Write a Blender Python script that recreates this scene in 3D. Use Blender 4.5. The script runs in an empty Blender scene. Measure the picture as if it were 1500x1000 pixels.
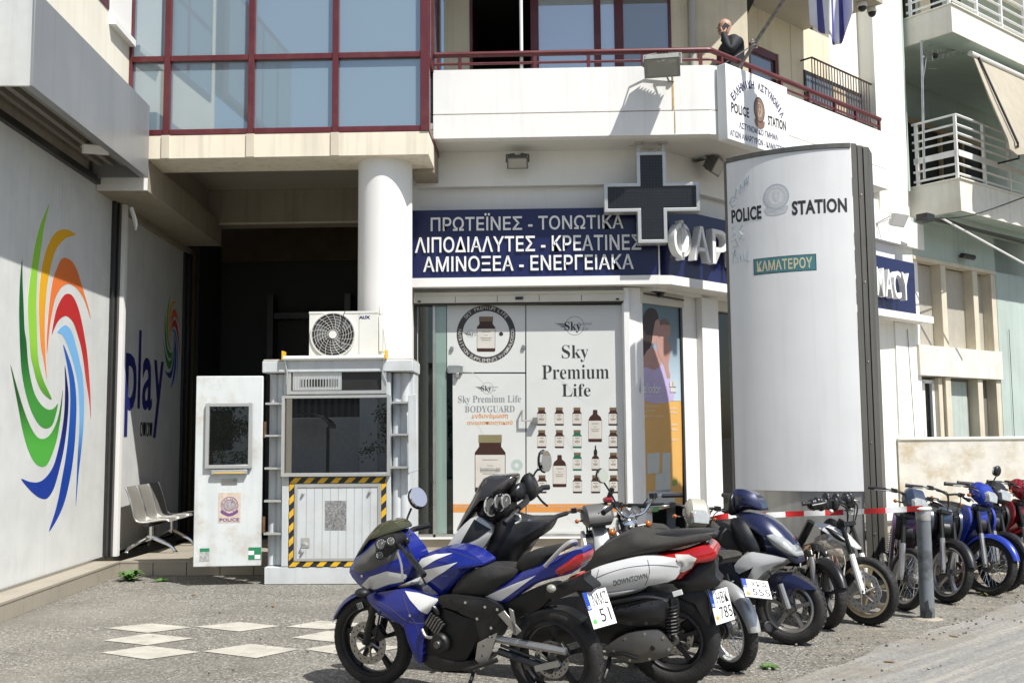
import bpy, bmesh, math, random
from mathutils import Vector, Matrix, Euler
from mathutils.bvhtree import BVHTree
random.seed(7)
rad = math.radians
SC = bpy.context.scene
COL = SC.collection
# ---------------------------------------------------------------- camera
F = 1500.0
CAMLOC = Vector((0, 0, 1.6))
PITCH = math.atan(139/1500.0); ROLL = rad(0.5); YAW = rad(1.7)
_cp, _sp, _cy, _sy = math.cos(PITCH), math.sin(PITCH), math.cos(YAW), math.sin(YAW)
FWD = Vector((-_sy*_cp, _cy*_cp, _sp))
_u0 = Vector((_sy*_sp, -_cy*_sp, _cp)); _r0 = Vector((_cy, _sy, 0))
RT = _r0*math.cos(ROLL) - _u0*math.sin(ROLL)
UP = _u0*math.cos(ROLL) + _r0*math.sin(ROLL)
cam = bpy.data.objects.new("camera", bpy.data.cameras.new("camera"))
COL.objects.link(cam)
cam.matrix_world = Matrix.Translation(CAMLOC) @ Matrix((RT, UP, -FWD)).transposed().to_4x4()
cam.data.sensor_width = 36.0; cam.data.lens = 36.0
cam.data.clip_start = 0.05; cam.data.clip_end = 3000
SC.camera = cam
# ---------------------------------------------------------------- light
SUN_DIR = Vector((-0.66, 0.62, -1.30)).normalized()      # way the light travels
w_ = bpy.data.worlds.new("World"); SC.world = w_; w_.use_nodes = True
nt = w_.node_tree
sky = nt.nodes.new('ShaderNodeTexSky'); sky.sky_type = 'NISHITA'; sky.sun_disc = False
sky.sun_elevation = math.asin(-SUN_DIR.z)
sky.sun_rotation = math.atan2(-SUN_DIR.x, -SUN_DIR.y)
sky.air_density = 1.0; sky.dust_density = 1.5; sky.ozone_density = 1.0
bg = nt.nodes['Background']; bg.inputs['Strength'].default_value = 0.10
nt.links.new(sky.outputs[0], bg.inputs['Color'])
sl = bpy.data.lights.new("sun", 'SUN'); sl.energy = 5.0; sl.angle = rad(0.5); sl.color = (1.0, 0.975, 0.925)
so = bpy.data.objects.new("sun", sl); COL.objects.link(so)
so.rotation_euler = SUN_DIR.to_track_quat('-Z', 'Y').to_euler()
so.location = (8, -8, 20)
vs = SC.view_settings; vs.view_transform = 'Standard'; vs.look = 'None'; vs.exposure = 0.36; vs.gamma = 1.0
vs.use_curve_mapping = False
SC.render.engine = 'CYCLES'
SC.cycles.use_denoising = True
SC.cycles.max_bounces = 7; SC.cycles.transparent_max_bounces = 12
SC.cycles.caustics_reflective = False; SC.cycles.caustics_refractive = False
SC.cycles.sample_clamp_indirect = 6

# ---------------------------------------------------------------- pixel helpers (turn a place seen in the photo into a point on a real plane)
def ray(x, y): return FWD + RT*((x-750)/F) + UP*((500-y)/F)
def atP(x, y, p0, n):
    r = ray(x, y); n = Vector(n)
    return CAMLOC + r*(((Vector(p0)-CAMLOC).dot(n))/(r.dot(n)))
def atY(x, y, Y): return atP(x, y, (0, Y, 0), (0, 1, 0))
def atZ(x, y, Z=0.0): return atP(x, y, (0, 0, Z), (0, 0, 1))

# ---------------------------------------------------------------- materials
MATS = {}
def mat(name, col, rough=0.6, metal=0.0, var=0.06, scale=6.0, bump=0.0, bscale=None, coat=0.0, streak=0.0, spec=0.5,
        dirt=None, dirt_amt=0.0, dirt_scale=3.0, alpha=1.0, rvar=0.0, emit=None):
    if name in MATS: return MATS[name]
    m = bpy.data.materials.new(name); m.use_nodes = True
    n = m.node_tree; L = n.links
    b = n.nodes['Principled BSDF']
    b.inputs['Roughness'].default_value = rough; b.inputs['Metallic'].default_value = metal
    b.inputs['Specular IOR Level'].default_value = spec
    b.inputs['Coat Weight'].default_value = coat; b.inputs['Coat Roughness'].default_value = 0.05
    if len(col) == 3: col = (*col, 1)
    tc = n.nodes.new('ShaderNodeTexCoord'); co = tc.outputs['Object']
    nz = n.nodes.new('ShaderNodeTexNoise'); nz.inputs['Scale'].default_value = scale; nz.inputs['Detail'].default_value = 6
    L.new(co, nz.inputs['Vector'])
    mr = n.nodes.new('ShaderNodeMapRange'); mr.inputs['From Min'].default_value = .3; mr.inputs['From Max'].default_value = .7
    mr.inputs['To Min'].default_value = 1-var; mr.inputs['To Max'].default_value = 1+var
    L.new(nz.outputs[0], mr.inputs['Value'])
    vm = n.nodes.new('ShaderNodeVectorMath'); vm.operation = 'SCALE'
    vm.inputs[0].default_value = col[:3]; L.new(mr.outputs[0], vm.inputs['Scale'])
    out = vm.outputs[0]
    if streak:
        mp = n.nodes.new('ShaderNodeMapping'); mp.inputs['Scale'].default_value = (7, 7, .35); L.new(co, mp.inputs[0])
        n2 = n.nodes.new('ShaderNodeTexNoise'); n2.inputs['Scale'].default_value = 1.6; n2.inputs['Detail'].default_value = 5; L.new(mp.outputs[0], n2.inputs['Vector'])
        r2 = n.nodes.new('ShaderNodeMapRange'); r2.inputs['From Min'].default_value = .5; r2.inputs['From Max'].default_value = .75
        r2.inputs['To Min'].default_value = 1; r2.inputs['To Max'].default_value = 1-streak; L.new(n2.outputs[0], r2.inputs['Value'])
        v2 = n.nodes.new('ShaderNodeVectorMath'); v2.operation = 'SCALE'; L.new(out, v2.inputs[0]); L.new(r2.outputs[0], v2.inputs['Scale']); out = v2.outputs[0]
    if dirt:
        n3 = n.nodes.new('ShaderNodeTexNoise'); n3.inputs['Scale'].default_value = dirt_scale; n3.inputs['Detail'].default_value = 8; n3.inputs['Roughness'].default_value = .65
        L.new(co, n3.inputs['Vector'])
        r3 = n.nodes.new('ShaderNodeMapRange'); r3.inputs['From Min'].default_value = .5; r3.inputs['From Max'].default_value = .68
        r3.inputs['To Min'].default_value = 0; r3.inputs['To Max'].default_value = dirt_amt; L.new(n3.outputs[0], r3.inputs['Value'])
        mx = n.nodes.new('ShaderNodeMix'); mx.data_type = 'RGBA'; L.new(r3.outputs[0], mx.inputs['Factor'])
        L.new(out, mx.inputs['A']); mx.inputs['B'].default_value = (*dirt, 1); out = mx.outputs['Result']
    L.new(out, b.inputs['Base Color'])
    if rvar:
        r4 = n.nodes.new('ShaderNodeMapRange'); r4.inputs['From Min'].default_value = .3; r4.inputs['From Max'].default_value = .7
        r4.inputs['To Min'].default_value = max(0.02, rough-rvar); r4.inputs['To Max'].default_value = min(1, rough+rvar)
        L.new(nz.outputs[0], r4.inputs['Value']); L.new(r4.outputs[0], b.inputs['Roughness'])
    if bump:
        n4 = n.nodes.new('ShaderNodeTexNoise'); n4.inputs['Scale'].default_value = bscale or scale*6; n4.inputs['Detail'].default_value = 4; L.new(co, n4.inputs['Vector'])
        bp = n.nodes.new('ShaderNodeBump'); bp.inputs['Strength'].default_value = bump; bp.inputs['Distance'].default_value = .01
        L.new(n4.outputs[0], bp.inputs['Height']); L.new(bp.outputs[0], b.inputs['Normal'])
    if emit:
        b.inputs['Emission Color'].default_value = (*col[:3], 1); b.inputs['Emission Strength'].default_value = emit
    MATS[name] = m
    return m

def glass_mat(name, tint=(.8, .9, .88), refl=0.12, rough=0.0, body=None, body_amt=0.0):
    """a pane: see-through tint plus mirror reflection (stronger at grazing angles); body = a film or dirt on the glass"""
    if name in MATS: return MATS[name]
    m = bpy.data.materials.new(name); m.use_nodes = True
    n = m.node_tree; L = n.links; n.nodes.clear()
    o = n.nodes.new('ShaderNodeOutputMaterial'); t = n.nodes.new('ShaderNodeBsdfTransparent'); t.inputs[0].default_value = (*tint, 1)
    g = n.nodes.new('ShaderNodeBsdfGlossy'); g.inputs['Roughness'].default_value = rough
    lw = n.nodes.new('ShaderNodeLayerWeight'); lw.inputs[0].default_value = .25
    mr = n.nodes.new('ShaderNodeMapRange'); mr.inputs['To Min'].default_value = refl; mr.inputs['To Max'].default_value = 1; L.new(lw.outputs['Fresnel'], mr.inputs['Value'])
    base = t.outputs[0]
    if body:
        d = n.nodes.new('ShaderNodeBsdfDiffuse'); d.inputs[0].default_value = (*body, 1)
        m0 = n.nodes.new('ShaderNodeMixShader'); m0.inputs[0].default_value = body_amt
        L.new(t.outputs[0], m0.inputs[1]); L.new(d.outputs[0], m0.inputs[2]); base = m0.outputs[0]
    mx = n.nodes.new('ShaderNodeMixShader'); L.new(mr.outputs[0], mx.inputs[0]); L.new(base, mx.inputs[1]); L.new(g.outputs[0], mx.inputs[2])
    L.new(mx.outputs[0], o.inputs[0])
    MATS[name] = m
    return m

# ---------------------------------------------------------------- mesh building
def smooth_loop(pts, n=4, closed=True):
    """Catmull-Rom through the points"""
    pts = [Vector(p) for p in pts]; N = len(pts); out = []
    rng = range(N) if closed else range(N-1)
    for i in rng:
        if closed: p0, p1, p2, p3 = pts[i-1], pts[i], pts[(i+1) % N], pts[(i+2) % N]
        else: p0, p1, p2, p3 = pts[max(i-1, 0)], pts[i], pts[i+1], pts[min(i+2, N-1)]
        for k in range(n):
            t = k/n
            out.append(.5*((2*p1)+(p2-p0)*t+(2*p0-5*p1+4*p2-p3)*t*t+(3*p1-p0-3*p2+p3)*t**3))
    if not closed: out.append(pts[-1])
    return out

class MB:
    def __init__(s, M=None):
        s.v = []; s.f = []; s.mi = []; s.mats = []; s.M = M or Matrix.Identity(4)
    def slot(s, m):
        if m not in s.mats: s.mats.append(m)
        return s.mats.index(m)
    def add(s, vs, fs, m, M=None):
        k = len(s.v); T = s.M if M is None else s.M @ M
        s.v += [T @ Vector(v) for v in vs]; i = s.slot(m)
        s.f += [tuple(k+j for j in f) for f in fs]; s.mi += [i]*len(fs)
        return s
    def bx(s, x0, x1, y0, y1, z0, z1, m, M=None):
        vs = [(x, y, z) for x in (x0, x1) for y in (y0, y1) for z in (z0, z1)]
        return s.add(vs, [(0, 1, 3, 2), (4, 6, 7, 5), (0, 4, 5, 1), (2, 3, 7, 6), (0, 2, 6, 4), (1, 5, 7, 3)], m, M)
    def box(s, c, sz, m, R=None):
        M = Matrix.Translation(c) @ (R.to_4x4() if R else Matrix.Identity(4))
        x, y, z = sz[0]/2, sz[1]/2, sz[2]/2
        return s.bx(-x, x, -y, y, -z, z, m, M)
    def prism(s, poly, d0, d1, m, f):
        """poly: 2-D outline, f(u,v,d)->point; closed solid between depths d0 and d1"""
        n = len(poly)
        vs = [f(p[0], p[1], d0) for p in poly]+[f(p[0], p[1], d1) for p in poly]
        fs = [tuple(range(n))[::-1], tuple(range(n, 2*n))]+[(i, (i+1) % n, n+(i+1) % n, n+i) for i in range(n)]
        return s.add(vs, fs, m)
    def face(s, pts, m): return s.add(pts, [tuple(range(len(pts)))], m)
    def tube(s, pts, r, m, n=8, closed=False, sm=0, flat=1.0):
        pts = [Vector(p) for p in pts]
        if sm: 
            if not isinstance(r, (int, float)): 
                rr = smooth_loop([(q, 0, 0) for q in r], sm, False); r = [q.x for q in rr]
            pts = smooth_loop(pts, sm, closed)
        N = len(pts); vs = []; fs = []
        if isinstance(r, (int, float)): r = [r]*N
        prev = None
        for i, p in enumerate(pts):
            a = pts[i-1] if (i > 0 or closed) else p; b = pts[(i+1) % N] if (i < N-1 or closed) else p
            t = (b-a).normalized() if (b-a).length > 1e-9 else Vector((0, 0, 1))
            if prev is None:
                h = Vector((0, 0, 1)) if abs(t.z) < .9 else Vector((1, 0, 0))
                u = t.cross(h).normalized()
            else:
                u = (prev - t*prev.dot(t)); u = u.normalized() if u.length > 1e-6 else t.orthogonal().normalized()
            prev = u; w = t.cross(u)
            for k in range(n):
                an = 2*math.pi*k/n
                vs.append(p+(u*math.cos(an)+w*math.sin(an)*flat)*r[i])
        for i in range(N if closed else N-1):
            for k in range(n):
                j = (i+1) % N
                fs.append((i*n+k, i*n+(k+1) % n, j*n+(k+1) % n, j*n+k))
        if not closed: fs += [tuple(range(n))[::-1], tuple((N-1)*n+k for k in range(n))]
        return s.add(vs, fs, m)
    def cyl(s, a, b, r, m, n=16): return s.tube([a, b], r, m, n)
    def lathe(s, prof, o, ax, m, n=24, closed=False):
        """prof: (radius, distance along axis)"""
        o = Vector(o); ax = Vector(ax).normalized(); u = ax.orthogonal().normalized(); w = ax.cross(u)
        vs = []; fs = []; N = len(prof)
        for r, h in prof:
            for k in range(n):
                a = 2*math.pi*k/n; vs.append(o+ax*h+(u*math.cos(a)+w*math.sin(a))*max(r, 1e-5))
        for i in range(N if closed else N-1):
            j = (i+1) % N
            for k in range(n): fs.append((i*n+k, i*n+(k+1) % n, j*n+(k+1) % n, j*n+k))
        if not closed:
            if prof[0][0] > 1e-4: fs.append(tuple(range(n))[::-1])
            if prof[-1][0] > 1e-4: fs.append(tuple((N-1)*n+k for k in range(n)))
        return s.add(vs, fs, m)
    def ell(s, c, rr, m, R=None, n=16, q=10):
        M = Matrix.Translation(c) @ (R.to_4x4() if R else Matrix.Identity(4)) @ Matrix.Diagonal((*rr, 1))
        vs = []; fs = []
        for i in range(q+1):
            t = math.pi*i/q
            for k in range(n):
                a = 2*math.pi*k/n; vs.append((math.sin(t)*math.cos(a), math.sin(t)*math.sin(a), math.cos(t)))
        for i in range(q):
            for k in range(n): fs.append((i*n+k, i*n+(k+1) % n, (i+1)*n+(k+1) % n, (i+1)*n+k))
        return s.add(vs, fs, m, M)
    def loft(s, secs, m, cap=True):
        """secs: rings with the same number of points"""
        n = len(secs[0]); vs = [p for q in secs for p in q]; fs = []
        for i in range(len(secs)-1):
            for k in range(n): fs.append((i*n+k, i*n+(k+1) % n, (i+1)*n+(k+1) % n, (i+1)*n+k))
        if cap: fs += [tuple(range(n))[::-1], tuple((len(secs)-1)*n+k for k in range(n))]
        return s.add(vs, fs, m)
    def pillow(s, outline, hw, m, y0=0.0, edge=.55, rings=5, sm=3, wf=None, cen=None):
        """a rounded solid from a side outline (x,z): half width hw in the middle, edge*hw at the rim; wf(x,z) scales the width"""
        o = [(p[0], 0, p[1]) for p in outline]
        o = smooth_loop(o, sm) if sm else [Vector(p) for p in o]
        n = len(o)
        c = sum(o, Vector())/n if cen is None else Vector((cen[0], 0, cen[1]))
        vs = []; fs = []
        for sd in (1, -1):
            for k in range(rings+1):
                t = k/(rings+.6); sc = 1-t
                h = hw*(edge+(1-edge)*math.sin(min(1, t*1.25)*math.pi/2))
                for p in o:
                    q = c+(p-c)*sc
                    vs.append((q.x, y0+sd*h*(wf(q.x, q.z) if wf else 1), q.z))
            vs.append((c.x, y0+sd*hw*(wf(c.x, c.z) if wf else 1), c.z))
        B = n*(rings+1)+1
        for sd in (0, 1):
            for k in range(rings):
                for i in range(n):
                    a, b_ = sd*B+k*n+i, sd*B+k*n+(i+1) % n
                    q = (a, b_, b_+n, a+n); fs.append(q if sd else q[::-1])
            for i in range(n):
                q = (sd*B+rings*n+i, sd*B+rings*n+(i+1) % n, sd*B+B-1); fs.append(q if sd else q[::-1])
        for i in range(n): fs.append((i, (i+1) % n, B+(i+1) % n, B+i))
        return s.add(vs, fs, m)
    def mesh(s, name, sm=35):
        me = bpy.data.meshes.new(name); me.from_pydata([tuple(v) for v in s.v], [], s.f)
        for m in s.mats: me.materials.append(m)
        me.polygons.foreach_set('material_index', s.mi)
        bm = bmesh.new(); bm.from_mesh(me)
        bmesh.ops.remove_doubles(bm, verts=bm.verts, dist=1e-6)
        bmesh.ops.recalc_face_normals(bm, faces=bm.faces); bm.to_mesh(me); bm.free()
        if sm:
            me.polygons.foreach_set('use_smooth', [True]*len(me.polygons)); me.set_sharp_from_angle(angle=rad(sm))
        me.update()
        return me
    def make(s, name, parent=None, sm=35, bevel=0, seg=2, **tags):
        o = bpy.data.objects.new(name, s.mesh(name, sm)); COL.objects.link(o)
        if parent is not None: hang(o, parent)
        if bevel:
            b = o.modifiers.new('bevel', 'BEVEL'); b.width = bevel; b.segments = seg; b.limit_method = 'ANGLE'; b.angle_limit = rad(40)
            b.harden_normals = False
        tag(o, **tags)
        return o
def tag(o, label=None, cat=None, group=None, kind=None):
    if label: o['label'] = label
    if cat: o['category'] = cat
    if group: o['group'] = group
    if kind: o['kind'] = kind
    return o
def wm(o):
    M = Matrix.LocRotScale(o.location, o.rotation_euler, o.scale)
    if o.parent: M = wm(o.parent) @ o.matrix_parent_inverse @ M
    return M
LOCAL = [False]
def hang(o, parent):
    """parent a mesh: in world coordinates, or in the parent's own frame while LOCAL is set"""
    o.parent = parent
    o.matrix_parent_inverse = Matrix.Identity(4) if LOCAL[0] else wm(parent).inverted()
def thing(name, label, cat, loc=(0, 0, 0), rotz=0.0, group=None, kind=None):
    o = bpy.data.objects.new(name, None); COL.objects.link(o); o.empty_display_size = .2
    o.location = loc; o.rotation_euler = (0, 0, rotz)
    return tag(o, label, cat, group, kind)
def copy_tree(o, parent=None):
    c = o.copy(); COL.objects.link(c)
    if parent is not None: c.parent = parent
    for ch in list(o.children): copy_tree(ch, c)
    return c
def frame(o, r, u):
    """matrix whose x runs along r, y along u, z out of the face"""
    r = Vector(r).normalized(); u = Vector(u); u = (u-r*u.dot(r)).normalized(); n = r.cross(u)
    return Matrix.Translation(Vector(o)) @ Matrix((r, u, n)).transposed().to_4x4()
TXT = {}
def text(mb, body, m, M, w=None, h=None, depth=.004, bold=0.0, at=(0, 0), align='C', shear=0.0, font_w=None):
    """flat or raised lettering in the plane of M, fitted to width w and height h, lower left at `at` (or centred on it)"""
    key = (body, bold, depth > 0, shear)
    if key not in TXT:
        c = bpy.data.curves.new('t', 'FONT'); c.body = body; c.size = 1; c.offset = bold; c.resolution_u = 3; c.shear = shear
        c.extrude = .5; c.space_character = 1.0+bold*1.5
        o = bpy.data.objects.new('t', c); COL.objects.link(o)
        me = bpy.data.meshes.new_from_object(o.evaluated_get(bpy.context.evaluated_depsgraph_get()))
        TXT[key] = ([v.co.copy() for v in me.vertices], [tuple(p.vertices) for p in me.polygons])
        bpy.data.objects.remove(o); bpy.data.curves.remove(c); bpy.data.meshes.remove(me)
    vs, fs = TXT[key]
    if not vs: return mb
    x0, x1 = min(v.x for v in vs), max(v.x for v in vs); y0, y1 = min(v.y for v in vs), max(v.y for v in vs)
    if w and h: sx, sy = w/(x1-x0), h/(y1-y0)
    elif h: sx = sy = h/(y1-y0)
    else: sx = sy = w/(x1-x0)
    ox, oy = at
    if align == 'C': ox -= (x1-x0)*sx/2; oy -= (y1-y0)*sy/2
    return mb.add([((v.x-x0)*sx+ox, (v.y-y0)*sy+oy, (v.z+.5)*depth) for v in vs], fs, m, M)
def arc_text(mb, body, m, M, cx, cy, r, a0, a1, h, depth=.003, bold=.02, inward=False, wch=None):
    """single letters round an arc, from angle a0 to a1 (degrees, counter-clockwise from +x)"""
    n = len(body)
    for i, ch in enumerate(body):
        if ch == ' ': continue
        a = rad(a0+(a1-a0)*(i/(n-1) if n > 1 else .5)); t = a-math.pi/2 if not inward else a+math.pi/2
        T = Matrix.Translation((cx+r*math.cos(a), cy+r*math.sin(a), 0)) @ Matrix.Rotation(t, 4, 'Z')
        text(mb, ch, m, M @ T, h=h, w=wch if wch and ch not in 'ΙI.' else None, depth=depth, bold=bold)
def disc(r, n=28, cx=0, cy=0): return [(cx+r*math.cos(2*math.pi*k/n), cy+r*math.sin(2*math.pi*k/n)) for k in range(n)]
def plate(mb, poly, m, M, z0=0.0, z1=.003):
    n = len(poly); return mb.add([(p[0], p[1], z0) for p in poly]+[(p[0], p[1], z1) for p in poly],
        [tuple(range(n))[::-1], tuple(range(n, 2*n))]+[(i, (i+1) % n, n+(i+1) % n, n+i) for i in range(n)], m, M)
def rect(x0, x1, y0, y1): return [(x0, y0), (x1, y0), (x1, y1), (x0, y1)]
def ring(mb, r0, r1, m, M, z0=0, z1=.003, n=40, cx=0, cy=0, sx=1, sy=1, a0=0, a1=360):
    full = a1-a0 >= 360; N = n if full else n+1
    an = [rad(a0+(a1-a0)*k/n) for k in range(N)]
    vs = []
    for z in (z0, z1):
        for r in (r0, r1): vs += [(cx+r*sx*math.cos(a), cy+r*sy*math.sin(a), z) for a in an]
    fs = []
    for k in range(n):
        j = (k+1) % N
        fs += [(k, j, N+j, N+k), (2*N+k, 3*N+k, 3*N+j, 2*N+j), (k, 2*N+k, 2*N+j, j), (N+k, N+j, 3*N+j, 3*N+k)]
    return mb.add(vs, fs, m, M)
# ================================================================ frames of the walls (x along the wall, y out of it, z up)
def wallframe(o, d):
    d = Vector((d[0], d[1], 0)).normalized(); n = Vector((d.y, -d.x, 0))
    return Matrix.Translation(Vector((o[0], o[1], 0))) @ Matrix((d, n, Vector((0, 0, 1)))).transposed().to_4x4()
def on(M, x, y, o=0.0):
    """where the sight line through a photo pixel meets the wall plane pushed out by o: (along, z)"""
    n = M.to_3x3() @ Vector((0, 1, 0)); p = atP(x, y, M @ Vector((0, o, 0)), n); q = M.inverted() @ p
    return q.x, q.z
WING = wallframe((-5.03, 12.17), (-.068, .998))          # betting shop wall, left
FRONT = wallframe((0, 13.05), (1, 0))                    # pharmacy front, y out towards the street
_w = Vector((math.sin(rad(45.6)), math.cos(rad(45.6)), 0))
CHAM = wallframe((1.52, 13.05), _w)                      # splayed pharmacy side
BALC = wallframe((2.17, 12.45), _w)                      # splayed balcony parapet
_v = (math.sin(rad(49.3)), math.cos(rad(49.3)))
NEXT = wallframe((6.75, 18.3), _v)                       # the green apartment house
def pt(M, a, o, z): return M @ Vector((a, o, z))
def face_on(M, a, z, o):
    """text frame on a wall: x along, y up, z out"""
    d = M.to_3x3() @ Vector((1, 0, 0)); return frame(pt(M, a, o, z), d, (0, 0, 1))

white = mat('white_paint', (.80, .79, .76), .75, var=.02, scale=2, streak=.025, bump=.05, bscale=60, dirt=(.6, .56, .48), dirt_amt=.08, dirt_scale=1.2)
cream = mat('cream_render', (.70, .63, .47), .85, var=.06, scale=1.5, streak=.14, bump=.08, bscale=80, dirt=(.42, .36, .26), dirt_amt=.3, dirt_scale=.9)
creamw = mat('pale_cream_render', (.78, .74, .63), .85, var=.05, scale=1.5, streak=.1, bump=.08, bscale=80)
beige = mat('beige_concrete', (.60, .54, .43), .85, var=.08, scale=2, streak=.15, bump=.1, bscale=50)
shaded_beige = mat('shaded_beige_render', (.34, .30, .23), .9, var=.08, scale=1.5, streak=.2, bump=.08, bscale=50, dirt=(.2, .17, .12), dirt_amt=.4, dirt_scale=1.5)  # beige darkened for undersides and passage: shade put into the colour
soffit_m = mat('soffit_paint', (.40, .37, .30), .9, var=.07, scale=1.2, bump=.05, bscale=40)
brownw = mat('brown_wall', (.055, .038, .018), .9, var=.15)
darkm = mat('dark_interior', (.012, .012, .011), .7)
tile = mat('beige_tile', (.34, .305, .245), .55, var=.12, scale=3, dirt=(.25, .22, .17), dirt_amt=.4)
grout = mat('grout', (.09, .08, .07), .9)
redm = mat('dark_red_metal', (.105, .018, .022), .38, var=.12, scale=4, spec=.5, dirt=(.25, .12, .1), dirt_amt=.2)
galv = mat('grey_canopy_metal', (.30, .31, .32), .42, metal=.35, var=.06, scale=1.2, streak=.12, rvar=.1)
shut = mat('printed_shutter', (.66, .67, .65), .5, var=.05, scale=3, streak=.06, dirt=(.5, .51, .52), dirt_amt=.35, dirt_scale=2.2)
black = mat('black_plastic', (.016, .016, .017), .42, var=.2, scale=8)
blackr = mat('black_metal_frame', (.02, .019, .018), .35, var=.2)
steel = mat('brushed_steel', (.50, .49, .46), .32, metal=.9, var=.08, scale=6, rvar=.08)
chrome = mat('chrome', (.75, .75, .74), .10, metal=1.0, var=.02)
navy = mat('navy_sign_panel', (.010, .014, .072), .30, var=.08, scale=2, spec=.45)
lett = mat('white_letter', (.80, .80, .78), .5, var=.02)
ink = mat('black_print', (.02, .02, .022), .6, var=.05)
vinyl = mat('white_vinyl', (.60, .61, .59), .45, var=.025, scale=2, spec=.4)
greenw = mat('mint_render', (.41, .48, .44), .85, var=.07, scale=1.5, streak=.12, bump=.06, bscale=60)
whitem = mat('white_metal', (.78, .78, .76), .4, var=.03)
glassdark = glass_mat('dark_shop_glass', (.42, .52, .48), .07)
glassbay = glass_mat('bay_mirror_glass', (.35, .42, .45), .30, 0.03, (.25, .345, .40), .88)
glassdoor = glass_mat('door_glass', (.25, .3, .34), .25, 0.0, (.16, .19, .22), .8)
glassblue = glass_mat('sky_film_glass', (.4, .5, .6), .45, 0.02, (.42, .55, .66), .85)
lampglass = glass_mat('lamp_glass', (.7, .7, .66), .12, 0.02, (.6, .58, .5), .6)

# ================================================================ ground
def ground_mat():
    m = bpy.data.materials.new('asphalt_aggregate'); m.use_nodes = True
    n = m.node_tree; L = n.links; b = n.nodes['Principled BSDF']; b.inputs['Roughness'].default_value = .9
    g = n.nodes.new('ShaderNodeNewGeometry'); P = g.outputs['Position']
    def noise(sc, det=6, ro=.6, vec=P):
        z = n.nodes.new('ShaderNodeTexNoise'); z.inputs['Scale'].default_value = sc; z.inputs['Detail'].default_value = det; z.inputs['Roughness'].default_value = ro
        L.new(vec, z.inputs['Vector']); return z.outputs[0]
    def rng(v, a, b_, c, d):
        r = n.nodes.new('ShaderNodeMapRange'); r.inputs['From Min'].default_value = a; r.inputs['From Max'].default_value = b_
        r.inputs['To Min'].default_value = c; r.inputs['To Max'].default_value = d; L.new(v, r.inputs['Value']); return r.outputs[0]
    def mix(f, a, c):
        x = n.nodes.new('ShaderNodeMix'); x.data_type = 'RGBA'
        L.new(f, x.inputs['Factor'])
        for s, k in ((a, 'A'), (c, 'B')):
            if isinstance(s, tuple): x.inputs[k].default_value = (*s, 1)
            else: L.new(s, x.inputs[k])
        return x.outputs['Result']
    vo = n.nodes.new('ShaderNodeTexVoronoi'); vo.inputs['Scale'].default_value = 75; L.new(P, vo.inputs['Vector'])
    sep = n.nodes.new('ShaderNodeSeparateColor'); L.new(vo.outputs['Color'], sep.inputs[0])
    stones = n.nodes.new('ShaderNodeValToRGB'); cr = stones.color_ramp
    cr.elements[0].color = (.07, .064, .054, 1); cr.elements[1].color = (.46, .435, .38, 1)
    for p, c in ((.3, (.138, .129, .111, 1)), (.7, (.208, .195, .168, 1)), (.9, (.295, .276, .238, 1))):
        e = cr.elements.new(p); e.color = c
    L.new(sep.outputs[0], stones.inputs[0])
    c1 = mix(rng(noise(.9, 9, .72), .44, .66, 0, .7), stones.outputs[0], (.11, .102, .086))
    c2 = mix(rng(noise(.38, 7, .65), .5, .70, 0, .6), c1, (.26, .243, .203))
    c2 = mix(rng(noise(2.6, 5, .5), .66, .74, 0, .55), c2, (.06, .056, .05))
    L.new(c2, b.inputs['Base Color'])
    bp = n.nodes.new('ShaderNodeBump'); bp.inputs['Strength'].default_value = .55; bp.inputs['Distance'].default_value = .008
    L.new(vo.outputs['Distance'], bp.inputs['Height']); L.new(bp.outputs[0], b.inputs['Normal'])
    return m
def road_mat():
    m = bpy.data.materials.new('worn_concrete_road'); m.use_nodes = True
    n = m.node_tree; L = n.links; b = n.nodes['Principled BSDF']; b.inputs['Roughness'].default_value = .85
    g = n.nodes.new('ShaderNodeNewGeometry')
    mp = n.nodes.new('ShaderNodeMapping'); mp.inputs['Rotation'].default_value = (0, 0, rad(-44)); L.new(g.outputs['Position'], mp.inputs[0])
    mp2 = n.nodes.new('ShaderNodeMapping'); mp2.inputs['Scale'].default_value = (.35, 9, 1); L.new(mp.outputs[0], mp2.inputs[0])
    z1 = n.nodes.new('ShaderNodeTexNoise'); z1.inputs['Scale'].default_value = 1.1; z1.inputs['Detail'].default_value = 7; z1.inputs['Roughness'].default_value = .7; L.new(mp2.outputs[0], z1.inputs['Vector'])
    r = n.nodes.new('ShaderNodeValToRGB'); cr = r.color_ramp
    cr.elements[0].position = .3; cr.elements[0].color = (.165, .165, .16, 1); cr.elements[1].position = .72; cr.elements[1].color = (.35, .325, .275, 1)
    e = cr.elements.new(.52); e.color = (.26, .25, .225, 1)
    L.new(z1.outputs[0], r.inputs[0])
    z2 = n.nodes.new('ShaderNodeTexNoise'); z2.inputs['Scale'].default_value = 55; z2.inputs['Detail'].default_value = 3; L.new(g.outputs['Position'], z2.inputs['Vector'])
    mr = n.nodes.new('ShaderNodeMapRange'); mr.inputs['From Min'].default_value = .3; mr.inputs['From Max'].default_value = .7; mr.inputs['To Min'].default_value = .72; mr.inputs['To Max'].default_value = 1.22
    L.new(z2.outputs[0], mr.inputs['Value'])
    vm = n.nodes.new('ShaderNodeVectorMath'); vm.operation = 'SCALE'; L.new(r.outputs[0], vm.inputs[0]); L.new(mr.outputs[0], vm.inputs['Scale'])
    L.new(vm.outputs[0], b.inputs['Base Color'])
    bp = n.nodes.new('ShaderNodeBump'); bp.inputs['Strength'].default_value = .3; bp.inputs['Distance'].default_value = .006
    L.new(z2.outputs[0], bp.inputs['Height']); L.new(bp.outputs[0], b.inputs['Normal'])
    return m
asph = ground_mat(); roadm = road_mat()
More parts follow.
